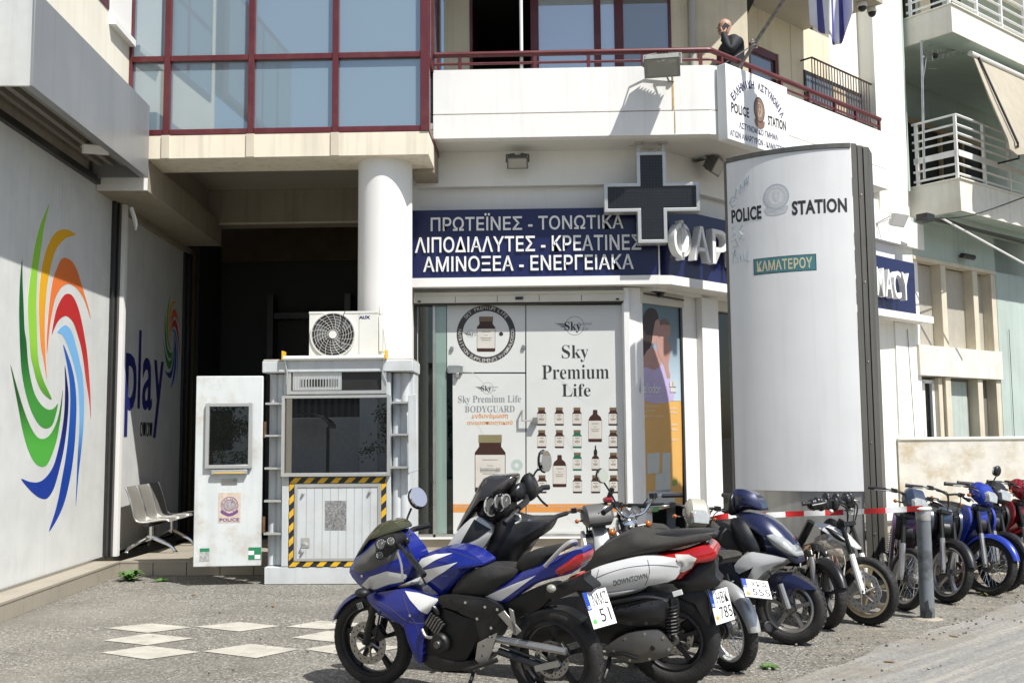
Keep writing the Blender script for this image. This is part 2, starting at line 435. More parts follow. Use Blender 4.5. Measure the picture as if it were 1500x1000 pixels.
mb = MB(); mb.face([(-400, -400, 0), (400, -400, 0), (400, 400, 0), (-400, 400, 0)], asph); mb.make('ground', sm=0, kind='structure')
# road of worn concrete, lower right, with a sandy ragged border
p0, p1 = atZ(1090, 1000), atZ(1500, 868)
d = (p1-p0).normalized(); nn = Vector((d.y, -d.x, 0))
def ragged(off, amp, step=.18, ext=14):
    out = []; k = -2.5
    while k < ext:
        a = off+amp*(math.sin(k*2.3)+.6*math.sin(k*5.9+1)+.5*math.sin(k*13.1+2)+.4*(random.random()-.5)); out.append(p0+d*k+nn*a); k += step
    return out
sand = mat('sandy_edge', (.36, .315, .24), .95, var=.22, scale=5, bump=.3, bscale=70, dirt=(.24, .22, .185), dirt_amt=.6, dirt_scale=4)
dust = mat('sandy_dust', (.37, .325, .25), .95, var=.22, scale=5, bump=.3, bscale=70, dirt=(.24, .22, .185), dirt_amt=.6, dirt_scale=4)
def thin_out(m, lo=.44, hi=.74, sc=1.3):
    """dust lies in patches: bare ground shows through between them"""
    n = m.node_tree; g = n.nodes.new('ShaderNodeNewGeometry'); z = n.nodes.new('ShaderNodeTexNoise'); z.inputs['Scale'].default_value = sc; z.inputs['Detail'].default_value = 9; z.inputs['Roughness'].default_value = .72
    n.links.new(g.outputs['Position'], z.inputs['Vector']); r = n.nodes.new('ShaderNodeMapRange'); r.inputs['From Min'].default_value = lo; r.inputs['From Max'].default_value = hi; n.links.new(z.outputs[0], r.inputs['Value'])
    r.inputs['To Max'].default_value = .62; n.links.new(r.outputs[0], n.nodes['Principled BSDF'].inputs['Alpha'])
thin_out(dust)
mb = MB()
r0 = ragged(-.22, .10); r1 = ragged(.55, .03)
mb.add([p+Vector((0, 0, .012)) for p in r0+r1], [(i, i+1, len(r0)+i+1, len(r0)+i) for i in range(len(r0)-1)], dust)
mb.make('dirt_strip', sm=0, kind='structure')
mb = MB(); r2 = ragged(.17, .035); far = [p+nn*25 for p in r2]
mb.add([p+Vector((0, 0, .008)) for p in r2+far], [(i, i+1, len(r2)+i+1, len(r2)+i) for i in range(len(r2)-1)], roadm)
mb.make('road', sm=0, kind='structure')
# chequered white diamonds of old paving paint
dia = [[(155, 920), (222, 913), (282, 919), (216, 927)], [(285, 918), (350, 911), (411, 917), (350, 925)], [(418, 918), (470, 909), (545, 914), (480, 922)],
       [(150, 938), (217, 928), (284, 935), (215, 945)], [(428, 934), (480, 924), (560, 930), (495, 941)],
       [(148, 956), (217, 946), (294, 955), (215, 966)], [(296, 954), (366, 943), (438, 951), (375, 964)], [(445, 951), (515, 940), (590, 948), (520, 962)]]
pave = mat('worn_white_paint', (.42, .40, .345), .85, var=.14, scale=6, bump=.2, bscale=90, dirt=(.25, .23, .19), dirt_amt=.5, dirt_scale=7)
mb = MB()
for q in dia:
    mb.face([atZ(*p)+Vector((0, 0, .005)) for p in q], pave)
mb.make('floor_markings', sm=0, kind='structure')
# raised tiled platform in front of the shops and the ledge along the betting shop
mb = MB()
mb.prism([(-5.03, 12.18), (1.0, 12.18), tuple(pt(CHAM, 7.4, .02, 0))[:2], (6.6, 22), (-5.03, 22)], 0.0, .155, grout, lambda u, v, d: (u, v, d))
x = -5.03
k = 0
while x < 1.0:
    mb.bx(x+.005, x+.395, 12.165, 12.20, .004, .150, tile); x += .40
mb.bx(-5.03, 1.0, 12.16, 12.5, .1505, .172, tile)
for i in range(14):
    for j in range(5): mb.bx(-5.03+i*.44+.003, -5.03+i*.44+.437, 12.505+j*.44, 12.94+j*.44, .15, .171, tile)
mb.make('platform', sm=0, kind='structure')
mb = MB(WING)
mb.bx(-9, 0, -.36, -.012, 0, .152, grout)
a = -9
while a < -.1:
    mb.bx(a+.004, min(a+.196, -.002), -.02, 0, .002, .150, tile); a += .2
mb.bx(-9, -.002, -.36, .006, .1525, .175, tile)
mb.make('kerb', sm=0, kind='structure')

# ================================================================ the building
BLD = thing('corner_building', 'white and cream corner building with red framed glass bay, balcony and round column', 'building', (0, 13.5, 0))
def part(name, fn, sm=35, bevel=0, M=None, parent=BLD, **k):
    mb = MB(M); fn(mb); return mb.make(name, parent, sm, bevel, **k)
# --- betting shop wing
def f(mb):
    for a0, a1 in ((-6, on(WING, 32, 600, -.31)[0]), (on(WING, 32, 600, -.31)[0]+.006, on(WING, 81, 600, -.31)[0]), (on(WING, 81, 600, -.31)[0]+.006, .29)):
        mb.bx(a0, a1, -.36, -.31, .20, 4.64, shut)
    mb.bx(-6, .29, -.37, -.345, .16, 4.7, darkm)
    mb.bx(-6, .29, -.345, -.29, .176, .20, steel)
sh1 = part('shop_shutter', f, M=WING, sm=0)
def f(mb):
    for a0, a1 in ((.66, 1.6), (1.606, 2.55), (2.556, 3.46)): mb.bx(a0, a1, -.36, -.31, .2, 4.52, shut)
    mb.bx(.66, 3.46, -.37, -.345, .16, 4.6, darkm)
sh2 = part('shop_shutter', f, M=WING, sm=0)
def f(mb):
    mb.bx(.29, .385, -.40, -.27, .175, 4.7, blackr); mb.bx(.385, .40, -.40, -.33, .175, 4.7, darkm)
    mb.bx(.40, .48, -.40, -.25, .175, 4.7, blackr)
    mb.bx(-6, .48, -.40, -.25, 4.64, 4.72, blackr)
    mb.bx(3.46, 3.56, -.4, -.27, .175, 4.55, blackr); mb.bx(3.6, 3.75, -.4, -.24, .175, 4.55, blackr)
    mb.bx(.66, 3.75, -.4, -.24, 4.5, 4.58, shaded_beige)
part('shutter_frame', f, M=WING, bevel=.004)
def f(mb):
    mb.bx(.48, .57, -.45, -.20, .175, 4.76, white); mb.bx(.572, .655, -.45, -.24, .175, 4.56, whitem)
    mb.bx(-2.85, -.29, -.46, .05, 5.0, 11.0, creamw); mb.bx(-9, -2.852, -.46, -.30, 4.9, 5.6, creamw)
    mb.bx(-9, .0, -.6, -.40, 0.0, 5.0, beige)
    mb.bx(0, 3.75, -.6, -.40, .0, 5.2, beige); mb.bx(3.752, 7.2, -.6, -.40, .0, 5.2, darkm)  # same wall coloured near black past the shutters, for the passage's shade
    mb.bx(3.75, 4.1, -.40, -.2, .17, 4.56, brownw); mb.bx(4.1, 7.2, -.40, -.2, .17, 4.56, darkm)
part('wing_wall', f, M=WING)
def f(mb):   # folded metal box over the shutters, its underside ribbed
    mb.bx(-3.58, -.36, .31, .335, 4.70, 5.58, galv)
    mb.bx(-3.58, -3.555, -.31, .31, 4.70, 5.58, mat('canopy_end_sheet', (.55, .56, .55), .5, metal=.1, var=.05, streak=.15))
    mb.bx(-.385, -.36, -.31, .31, 4.70, 5.58, galv)
    mb.bx(-3.55, -.39, -.31, .308, 5.55, 5.578, galv)
    mb.bx(-3.55, -.39, -.31, .305, 4.92, 4.94, shaded_beige)
    for o in (-.22, -.08, .06, .2): mb.bx(-3.55, -.39, o-.03, o+.03, 4.84, 4.92, mat('canopy_rib', (.25, .235, .2), .6))
    mb.bx(-3.56, -.38, .25, .309, 4.70, 4.725, galv)
part('canopy', f, M=WING, bevel=.004)
def f(mb):   # boxed fascia over the inner shutter
    mb.bx(-.26, 3.35, -.39, .30, 4.575, 4.948, shaded_beige); mb.bx(-.28, -.262, -.3, .30, 4.57, 5.0, white)
    mb.bx(-.26, 3.35, .285, .303, 4.565, 4.60, shaded_beige)
    mb.bx(-.2, 3.3, .05, .12, 4.95, 5.42, shaded_beige)
part('fascia', f, M=WING, bevel=.004)
def f(mb):
    wa_, wz_ = on(WING, 160, 15, .06)
    mb.bx(-2.7, wa_, -.1, .062, wz_, 9.4, redm)
    for k in range(2):
        d_ = (wa_+2.7)/2; a = -2.7+k*d_
        for z0, z1 in ((wz_+.08, wz_+1.0), (wz_+1.08, 9.3)): mb.bx(a+.05, a+d_-.05, -.1, .066, z0, z1, glassdoor)
    q_ = on(WING, 166, 28, .1); mb.bx(q_[0], -.30, .05, .13, q_[1]-.06, q_[1]+.02, white); mb.bx(q_[0], -.30, .05, .07, q_[1]+.021, 11, white)
part('wing_window', f, M=WING)
def f(mb):
    mb.bx(-6.4, -3.2, -.1, .052, 6.78, 8.6, redm)
    for a in (-6.35, -5.6, -4.85, -4.05): mb.bx(a, a+.68, -.1, .056, 6.85, 8.5, glassdoor)
part('wing_window', f, M=WING)

# --- glazed bay
BX = [-4.96, -4.495, -3.47, -2.45, -1.36]
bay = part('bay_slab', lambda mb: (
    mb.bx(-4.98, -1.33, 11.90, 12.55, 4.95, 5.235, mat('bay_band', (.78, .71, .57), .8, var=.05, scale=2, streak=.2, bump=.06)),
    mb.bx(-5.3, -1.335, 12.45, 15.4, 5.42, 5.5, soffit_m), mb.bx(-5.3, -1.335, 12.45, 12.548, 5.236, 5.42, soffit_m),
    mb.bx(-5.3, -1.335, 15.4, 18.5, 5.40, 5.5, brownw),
    mb.bx(-1.62, -1.332, 12.552, 13.1, 4.9, 5.42, shaded_beige),
    [mb.bx(x-.05, x+.05, 11.885, 11.899, 4.952, 5.235, beige) for x in BX[1:4]]), bevel=.003)
bayw = part('bay_window', lambda mb: (
    [mb.bx(x-.036, x+.036, 11.885, 11.99, 5.236, 9.4, redm) for x in BX[:4]],
    mb.bx(-1.425, -1.318, 11.885, 11.99, 5.236, 9.4, redm),
    [mb.bx(BX[i]+.037, BX[i+1]-(.037 if i < 3 else .066), 11.895, 11.98, z-.035, z+.035, redm) for z in (5.272, 6.185, 7.9) for i in range(4)],
    mb.bx(-1.40, -1.322, 11.99, 13.84, 5.236, 5.32, redm), mb.bx(-1.40, -1.322, 11.99, 13.84, 6.15, 6.21, redm),
    [mb.bx(-1.39, -1.324, y, y+.06, 5.236, 9.4, redm) for y in (12.5, 13.2)],
    mb.bx(-4.9, -1.41, 12.25, 12.3, 5.25, 9.4, mat('bay_blind', (.30, .34, .36), .7))), bevel=.004)
for i in range(4):
    for z0, z1 in ((5.308, 6.149), (6.221, 7.864), (7.936, 9.4)):
        part('pane', lambda mb: mb.bx(BX[i]+.03, BX[i+1]-.03, 11.945, 11.953, z0, z1, glassbay), parent=bayw, sm=0)
part('pane', lambda mb: mb.bx(-1.365, -1.36, 12.0, 13.8, 5.33, 9.4, glassbay), parent=bayw, sm=0)
part('column', lambda mb: mb.lathe([(.33, .17), (.33, 5.1)], (-1.91, 12.335, 0), (0, 0, 1), white, 48))
# --- dark passage
part('passage_beam', lambda mb: (mb.bx(-5.5, -1.76, 15.4, 15.7, 4.88, 5.419, shaded_beige), mb.bx(-5.4, -1.77, 15.385, 15.399, 4.88, 4.91, beige)))
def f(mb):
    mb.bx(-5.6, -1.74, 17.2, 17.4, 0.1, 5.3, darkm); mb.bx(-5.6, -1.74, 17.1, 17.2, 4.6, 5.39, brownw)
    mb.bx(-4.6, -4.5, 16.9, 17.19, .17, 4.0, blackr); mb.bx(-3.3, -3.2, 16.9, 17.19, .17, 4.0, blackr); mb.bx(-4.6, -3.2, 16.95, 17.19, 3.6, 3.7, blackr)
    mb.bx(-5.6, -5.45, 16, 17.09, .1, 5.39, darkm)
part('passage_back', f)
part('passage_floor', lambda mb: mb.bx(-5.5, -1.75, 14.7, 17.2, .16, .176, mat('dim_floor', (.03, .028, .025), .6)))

# --- pharmacy front
def f(mb):
    mb.bx(-1.76, -1.60, 13.2, 13.5, .0, 5.3, white); mb.bx(-1.755, -1.60, 13.501, 15.38, .0, 5.4, shaded_beige); mb.bx(-1.755, -1.60, 15.71, 18, .0, 5.4, darkm)                     # passage side wall, painted darker inwards as shade, its end a slim pier
    mb.bx(-1.76, 1.62, 13.22, 13.5, 3.46, 5.3, white)                 # wall behind the sign
    mb.bx(-1.76, 1.60, 13.10, 13.218, 4.85, 5.306, white)             # band under the balcony
    mb.bx(-1.76, -1.665, 12.98, 13.2, .17, 3.51, white)
    mb.bx(-1.66, 1.4, 13.15, 13.5, .16, .315, tile)
    mb.bx(-1.66, 1.06, 13.10, 13.2, .315, .33, whitem)
part('shop_wall', f)
mb = MB()
A = pt(CHAM, on(CHAM, 941, 600, -.25)[0], -.25, 0)
for z0, z1 in ((.17, 3.5),):
    P = [(1.06, 13.12), (A.x, A.y), (A.x+.12, A.y+.2), (1.06, 13.4)]
    mb.prism(P, z0, z1, white, lambda u, v, d: (u, v, d))
mb.bx(1.05, 1.12, 13.09, 13.12, .3, 3.49, whitem); mb.make('pilaster', BLD, bevel=.004)
s_p2l, s_p2r = on(CHAM, 1003, 600, -.25)[0], on(CHAM, 1056, 600, -.15)[0]
s_pr = on(CHAM, 1291, 600, -.15)[0]
part('pilaster', lambda mb: (mb.bx(s_p2l, s_p2l+.30, -.6, -.25, .1, 3.5, white), mb.bx(s_p2l+.302, s_p2r, -.6, -.15, .1, 3.5, white)), M=CHAM, bevel=.004)
part('pilaster', lambda mb: (mb.bx(s_pr, s_pr+.55, -.6, -.25, .0, 3.5, white), mb.bx(s_pr+.552, 7.36, -.6, -.12, .0, 3.5, white)), M=CHAM, bevel=.004)
def f(mb):
    mb.bx(.06, 7.45, -.3, -.15, 3.46, 5.3, white); mb.bx(0.0, 7.5, -.149, -.03, 4.85, 5.306, white)
    mb.bx(.06, 7.45, -.3, -.2, 5.3, 5.6, creamw)
part('splayed_wall', f, M=CHAM)
def f(mb):   # white ledge under the signs, mitred at the corner
    mb.bx(-1.68, 1.50, 12.93, 13.22, 3.51, 3.625, white)
    mb.bx(.03, 7.3, -.2, .17, 3.505, 3.62, white, CHAM)
    mb.prism([(1.50, 12.93), (1.502, 13.22), (1.7, 13.3), tuple(pt(CHAM, .03, .17, 0))[:2]], 3.508, 3.6215, white, lambda u, v, d: (u, v, d))
part('sign_ledge', f)
part('floor_inside', lambda mb: mb.prism([(-1.6, 13.5), (1.3, 13.5), tuple(pt(CHAM, 7, -.6, 0))[:2], (6, 20.5), (-1.6, 20.5)], .15, .30, mat('shop_floor', (.3, .29, .27), .4), lambda u, v, d: (u, v, d)))
part('inner_walls', lambda mb: (mb.bx(-1.6, 4.6, 17.2, 17.3, .2, 3.6, mat('shop_inner_wall', (.16, .17, .16), .8)), mb.prism([(-1.6, 13.5), (1.3, 13.5), tuple(pt(CHAM, 7, -.6, 0))[:2], (6, 20.5), (-1.6, 20.5)], 3.47, 3.5, soffit_m, lambda u, v, d: (u, v, d))))
# shop window: shutter box, frame, panes
sw = part('shop_window', lambda mb: (
    mb.bx(-1.655, 1.05, 13.06, 13.3, 3.32, 3.455, mat('shutter_box', (.60, .57, .49), .5, var=.05, scale=3)),
    mb.bx(-1.655, 1.05, 13.05, 13.062, 3.405, 3.42, beige), mb.bx(-1.64, 1.04, 13.1, 13.2, 3.30, 3.32, blackr),
    mb.bx(-.34, -.24, 13.045, 13.06, 3.35, 3.385, black), mb.bx(-1.6, -1.56, 13.045, 13.06, 3.33, 3.35, black), mb.bx(.95, .99, 13.045, 13.06, 3.33, 3.35, black),
    [mb.bx(-1.655+i*.54, -1.65+i*.54, 13.055, 13.06, 3.322, 3.405, ink) for i in range(1, 5)],
    mb.bx(-1.66, -1.62, 13.16, 13.24, .33, 3.3, blackr), mb.bx(1.035, 1.055, 13.12, 13.24, .33, 3.3, whitem),
    mb.bx(-1.42, -1.385, 13.18, 13.24, .33, 3.3, steel), mb.bx(-1.62, 1.035, 13.18, 13.24, .33, .37, steel)), bevel=.003)
part('pane', lambda mb: mb.bx(-1.615, -1.42, 13.20, 13.206, .37, 3.3, glassdark), parent=sw, sm=0)
part('pane', lambda mb: mb.bx(-1.385, 1.035, 13.206, 13.212, .37, 3.3, glassdark), parent=sw, sm=0)
part('pane', lambda mb: mb.bx(-1.384, -1.245, 13.199, 13.205, .37, 3.3, glass_mat('mint_edge_glass', (.5, .6, .55), .1, 0, (.30, .42, .37), .7)), parent=sw, sm=0)
part('hinge_plate', lambda mb: (mb.bx(-1.22, -1.03, 13.16, 13.199, 2.42, 2.52, steel), mb.bx(-1.12, -1.08, 13.15, 13.199, 2.36, 2.42, steel)), parent=sw, bevel=.004)
part('door_handle', lambda mb: (mb.tube([(-.27, 13.19, 1.93), (-.27, 13.14, 1.93), (-.27, 13.14, 1.80), (-.12, 13.14, 1.80), (-.12, 13.19, 1.80)], .012, steel, 8), mb.bx(-.13, -.07, 13.12, 13.19, 1.76, 1.84, steel)), parent=sw)
for p in ((-1.17, 2.74), (-.24, 2.75)):
    part('pane_clip', lambda mb: mb.bx(p[0]-.02, p[0]+.02, 13.17, 13.2, p[1]-.025, p[1]+.025, steel), parent=sw, bevel=.003)
# splayed windows
def f(mb):
    s0, s1 = on(CHAM, 941, 600, -.25)[0], s_p2l
    mb.bx(s0, s1, -.36, -.22, 3.30, 3.46, mat('shutter_box', (.6, .57, .49)))
    mb.bx(s0+.0, s0+.03, -.36, -.24, .33, 3.3, whitem); mb.bx(s1-.06, s1-.03, -.4, -.24, .3, 3.3, blackr); mb.bx(s1-.03, s1, -.36, -.26, .3, 3.3, steel)
    mb.bx(s0+.3, s0+.36, -.22, -.15, 3.4, 3.45, black); mb.tube([(s0+.02, -.2, 3.42), (s1-.03, -.2, 3.40)], .012, black, 6); mb.bx(s0, s1, -.5, -.22, .16, .33, tile)
sw2 = part('shop_window', f, M=CHAM, bevel=.003)
def f(mb):
    mb.bx(s_p2r, s_pr, -.4, -.22, 3.32, 3.46, mat('shutter_box', (.6, .57, .49))); mb.bx(s_p2r, s_pr, -.5, -.2, .16, .33, tile)
    for s in (s_p2r, s_p2r+.9, s_p2r+1.9, s_p2r+2.9, s_pr-.05): mb.bx(s, s+.05, -.36, -.28, .33, 3.32, blackr)
sw3 = part('shop_window', f, M=CHAM, bevel=.003)
part('pane', lambda mb: mb.bx(s_p2r, s_pr, -.325, -.32, .33, 3.32, glassdark), parent=sw3, sm=0, M=CHAM)
def f(mb):
    cols = [mat('pack_%d' % i, c, .5) for i, c in enumerate(((.5, .1, .1), (.6, .6, .58), (.1, .2, .4), (.12, .35, .2), (.55, .4, .1)))]
    for z in (.7, 1.1, 1.5, 1.9, 2.3):
        mb.bx(s_p2r+.02, s_p2r+2.2, -.75, -.45, z, z+.015, whitem); s = s_p2r+.03
        while s < s_p2r+2.1:
            w = random.uniform(.06, .14); mb.bx(s, s+w*.85, -.62, -.47, z+.016, z+random.uniform(.1, .26), random.choice(cols)); s += w
part('display_shelves', f, M=CHAM)
# --- balcony
def par(mb, z0, z1, m, out=0.0):
    mb.bx(-1.33, 2.10, 12.45-out, 12.6, z0, z1, m)
    mb.prism([(2.10, 12.45-out), tuple(pt(BALC, .05, out, 0))[:2], tuple(pt(BALC, .05, -.15, 0))[:2], (2.10, 12.6)], z0, z1, m, lambda u, v, d: (u, v, d))
    mb.bx(.05, 4.40, -.15, out, z0, z1, m, BALC)
    mb.bx(4.25, 4.40, -1.6, -.15, z0, z1, m, BALC)
balw = mat('balcony_white', (.81, .80, .77), .75, var=.03, scale=1.5, streak=.08, dirt=(.62, .55, .42), dirt_amt=.12, dirt_scale=.8)
def f(mb):
    par(mb, 5.615, 6.18, balw); par(mb, 5.60, 5.615, beige, -.02); par(mb, 5.30, 5.60, balw, .004)
parapet = part('balcony_parapet', f, bevel=.003)
part('rust_stain', lambda mb: [mb.add([(x-w, 12.4435-(.0 if z1 > 5.6 else .004), z0), (x+w, 12.4435-(.0 if z1 > 5.6 else .004), z0), (x+w*.7, 12.4435-(.0 if z1 > 5.6 else .004), z1), (x-w*.7, 12.4435-(.0 if z1 > 5.6 else .004), z1)], [(0, 1, 2, 3)], mat('rust', (.55, .36, .14), .9, var=.3, scale=9)) for x, w, z0, z1 in ((1.66, .012, 5.62, 6.05), (1.675, .006, 5.32, 5.60))], parent=parapet, sm=0)
OUT = lambda o: [(-1.33, 12.46), (2.11, 12.46), tuple(pt(BALC, .05, -.01+o, 0))[:2], tuple(pt(BALC, 4.39, -.01+o, 0))[:2], tuple(pt(BALC, 4.39, -1.75, 0))[:2], (3.0, 14.8), (-1.33, 14.2)]
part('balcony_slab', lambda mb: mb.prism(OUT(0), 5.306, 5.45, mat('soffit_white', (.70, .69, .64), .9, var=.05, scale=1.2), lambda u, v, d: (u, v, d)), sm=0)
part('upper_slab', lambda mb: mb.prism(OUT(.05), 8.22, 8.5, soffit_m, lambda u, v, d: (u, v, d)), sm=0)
def f(mb):   # dark red double handrail on uprights
    zt, zl = 6.395, 6.275
    c = pt(BALC, .03, -.06, 0); e = pt(BALC, 4.33, -.06, 0)
    for z, r in ((zt, .036), (zl, .017)):
        mb.tube([(-1.32, 12.51, z), (2.10, 12.51, z), (c.x, c.y, z), (e.x, e.y, z)], r, redm, 10)
    for x in (-1.0, -.05, .62, 1.30, 2.02): mb.bx(x-.022, x+.022, 12.49, 12.53, 6.18, zt, redm)
    for s in (.25, .9, 1.6, 2.3, 3.0, 3.6, 4.30): mb.bx(s-.022, s+.022, -.08, -.04, 6.18, zt, redm, BALC)
part('handrail', f)
# --- upper wall behind the balcony
YB = 13.85
px = lambda x, y=40: atY(x, y, YB).x
def f(mb):
    mb.bx(-1.33, px(688), YB, YB+.3, 5.4, 8.3, cream)
    mb.bx(px(983), 2.9, YB, YB+.3, 5.4, 8.3, cream); mb.bx(px(1003), px(1008), YB-.02, YB, 5.4, 8.3, cream)
    mb.bx(px(688), px(983), YB, YB+.3, 7.95, 8.3, cream)
    mb.bx(px(686), px(985), YB+2.6, YB+2.7, 5.4, 8.3, darkm); mb.bx(-1.4, 3.2, YB+.3, YB+2.7, 5.3, 5.44, darkm); mb.bx(-1.4, 3.2, YB+.3, YB+2.7, 8.0, 8.2, darkm)
    mb.bx(px(684), px(686), YB+.3, YB+2.7, 5.4, 8.3, darkm); mb.bx(px(985), px(987), YB+.3, YB+2.7, 5.4, 8.3, darkm)
part('balcony_wall', f)
dw = part('balcony_door', lambda mb: (
    [mb.bx(px(a), px(b), YB-.01, YB+.08, 5.42, 7.95, redm) for a, b in ((688, 692), (777, 789), (870, 880), (900, 913), (979, 983))],
    [mb.bx(px(a), px(b), YB, YB+.07, z, z+.06, redm) for a, b in ((789, 870), (880, 900), (913, 979)) for z in (5.44, 7.88)]), bevel=.003)
part('pane', lambda mb: mb.bx(px(789), px(870), YB+.03, YB+.036, 5.5, 7.88, glassblue), parent=dw, sm=0)
part('pane', lambda mb: mb.bx(px(880), px(900), YB+.03, YB+.036, 5.5, 7.88, glassblue), parent=dw, sm=0)
part('pane', lambda mb: mb.bx(px(913), px(979), YB+.03, YB+.036, 5.5, 7.88, glassdoor), parent=dw, sm=0)
INN = BALC @ Matrix.Translation((0, -1.35, 0))
ix = lambda x, y=60: on(INN, x, y, 0)[0]
d1a, d1b, d2a, d2b = ix(1022), ix(1078), ix(1097, 75), ix(1141, 90)
def f(mb):
    edges = [ix(1000), d1a, d1b, d2a, d2b, 7.4]
    for a, b in ((edges[0], d1a), (d1b, d2a), (d2b, 5.2)): mb.bx(a, b, -.3, 0, 5.4, 8.3, cream)
    mb.bx(5.2, 7.4, -.3, 0, 5.3, 11, creamw)
    mb.bx(d1a, d2b, -.3, 0, 7.62, 8.3, cream); mb.bx(d1b+.05, d1b+.16, 0, .03, 5.4, 8.3, cream)
    mb.bx(d2b+.35, d2b+.37, 0, .006, 5.4, 8.3, beige)
part('balcony_wall', f, M=INN)
for a, b in ((d1a, d1b), (d2a, d2b)):
    dd = part('balcony_door', lambda mb: (mb.bx(a, a+.07, -.1, -.02, 5.42, 7.62, redm), mb.bx(b-.07, b, -.1, -.02, 5.42, 7.62, redm), mb.bx(a+.07, b-.07, -.1, -.02, 7.5, 7.62, redm)), M=INN, bevel=.003)
    part('pane', lambda mb: mb.bx(a+.07, b-.07, -.07, -.065, 5.42, 7.5, glassdoor), M=INN, parent=dd, sm=0)
# barred window on the splayed wall
ga, gb = ix(1172, 110), ix(1278, 150)
gz1 = on(INN, 1172, 78, .2)[1]
part('barred_window', lambda mb: (mb.bx(ga+.1, gb-.1, .0, .02, 5.6, gz1-.12, blackr), mb.bx(ga+.15, (ga+gb)/2-.25, .02, .026, 5.6, gz1-.2, glassdoor), mb.bx((ga+gb)/2+.25, gb-.15, .02, .026, 5.6, gz1-.2, glassdoor), mb.bx((ga+gb)/2-.2, (ga+gb)/2+.2, .02, .03, 5.6, gz1-.2, mat('curtain', (.5, .42, .3), .9))), M=INN)
bars = mat('rusty_bars', (.05, .03, .028), .6, var=.3, dirt=(.3, .14, .06), dirt_amt=.4, dirt_scale=8)
def f(mb):
    n = 27
    for i in range(n+1):
        a = ga+(gb-ga)*i/n; mb.tube([(a, .22, 5.5), (a, .22, gz1)], .009, bars, 5)
    for z in (gz1, 6.9, 6.0, 5.5):
        mb.tube([(ga, .02, z), (ga, .22, z), (gb, .22, z), (gb, .02, z)], .016, bars, 6)
part('window_grille', f, M=INN)
# --- downpipe on the upper wall, cables, mast
part('downpipe', lambda mb: mb.tube([(px(1013), YB-.07, 5.45), (px(1013), YB-.07, 8.2)], .05, mat('grey_pipe', (.45, .44, .40), .6), 12))
tag(MB().tube([(atY(764, 95, 12.55).x, 12.55, 6.18), (atY(764, 95, 12.55).x, 12.55, 8.1)], .022, whitem, 10).make('mast'), 'thin white mast pole standing on the balcony parapet with a cable hanging off it', 'pole')
# ================================================================ helpers for things seen flat on a wall
def proj(p):
    v = Vector(p)-CAMLOC; d = v.dot(FWD); return 750+F*v.dot(RT)/d, 500-F*v.dot(UP)/d
def polyP(mb, pts, m, M, o, th=.002, sm=0):
    """outline given by photo pixels, laid flat on wall M at height o"""
    q = [on(M, x, y, o) for x, y in pts]
    if sm: q = [(p.x, p.y) for p in smooth_loop([(a, b, 0) for a, b in q], sm)]
    mb.prism(q, o-th, o, m, lambda u, v, d: M @ Vector((u, d, v)))
def boxP(x0, y0, x1, y1, M, o):
    xm, ym = (x0+x1)/2, (y0+y1)/2
    return on(M, x0, ym, o)[0], on(M, x1, ym, o)[0], on(M, xm, y1, o)[1], on(M, xm, y0, o)[1]
def textP(mb, body, m, M, o, box, bold=0.0, depth=.003, shear=0.0):
    a0, a1, z0, z1 = boxP(*box, M, o)
    text(mb, body, m, face_on(M, (a0+a1)/2, (z0+z1)/2, o), w=a1-a0, h=z1-z0, depth=depth, bold=bold, shear=shear)
def serif(s): return ''.join(chr(0x1D400+ord(c)-65) if 'A' <= c <= 'Z' else chr(0x1D41A+ord(c)-97) if 'a' <= c <= 'z' else c for c in s)
def ital(s): return ''.join(chr(0x1D434+ord(c)-65) if 'A' <= c <= 'Z' else chr(0x1D44E+ord(c)-97) if 'a' <= c <= 'z' and c != 'h' else c for c in s)
def gradz(name, c0, c1, z0, z1):
    """a print that runs from one ink to another"""
    m = bpy.data.materials.new(name); m.use_nodes = True; n = m.node_tree; b = n.nodes['Principled BSDF']; b.inputs['Roughness'].default_value = .5
    g = n.nodes.new('ShaderNodeNewGeometry'); s = n.nodes.new('ShaderNodeSeparateXYZ'); n.links.new(g.outputs['Position'], s.inputs[0])
    r = n.nodes.new('ShaderNodeMapRange'); r.interpolation_type = 'SMOOTHSTEP'; r.inputs['From Min'].default_value = z0; r.inputs['From Max'].default_value = z1
    n.links.new(s.outputs['Z'], r.inputs['Value'])
    x = n.nodes.new('ShaderNodeMix'); x.data_type = 'RGBA'; n.links.new(r.outputs[0], x.inputs['Factor']); x.inputs['A'].default_value = (*c0, 1); x.inputs['B'].default_value = (*c1, 1)
    n.links.new(x.outputs['Result'], b.inputs['Base Color']); return m

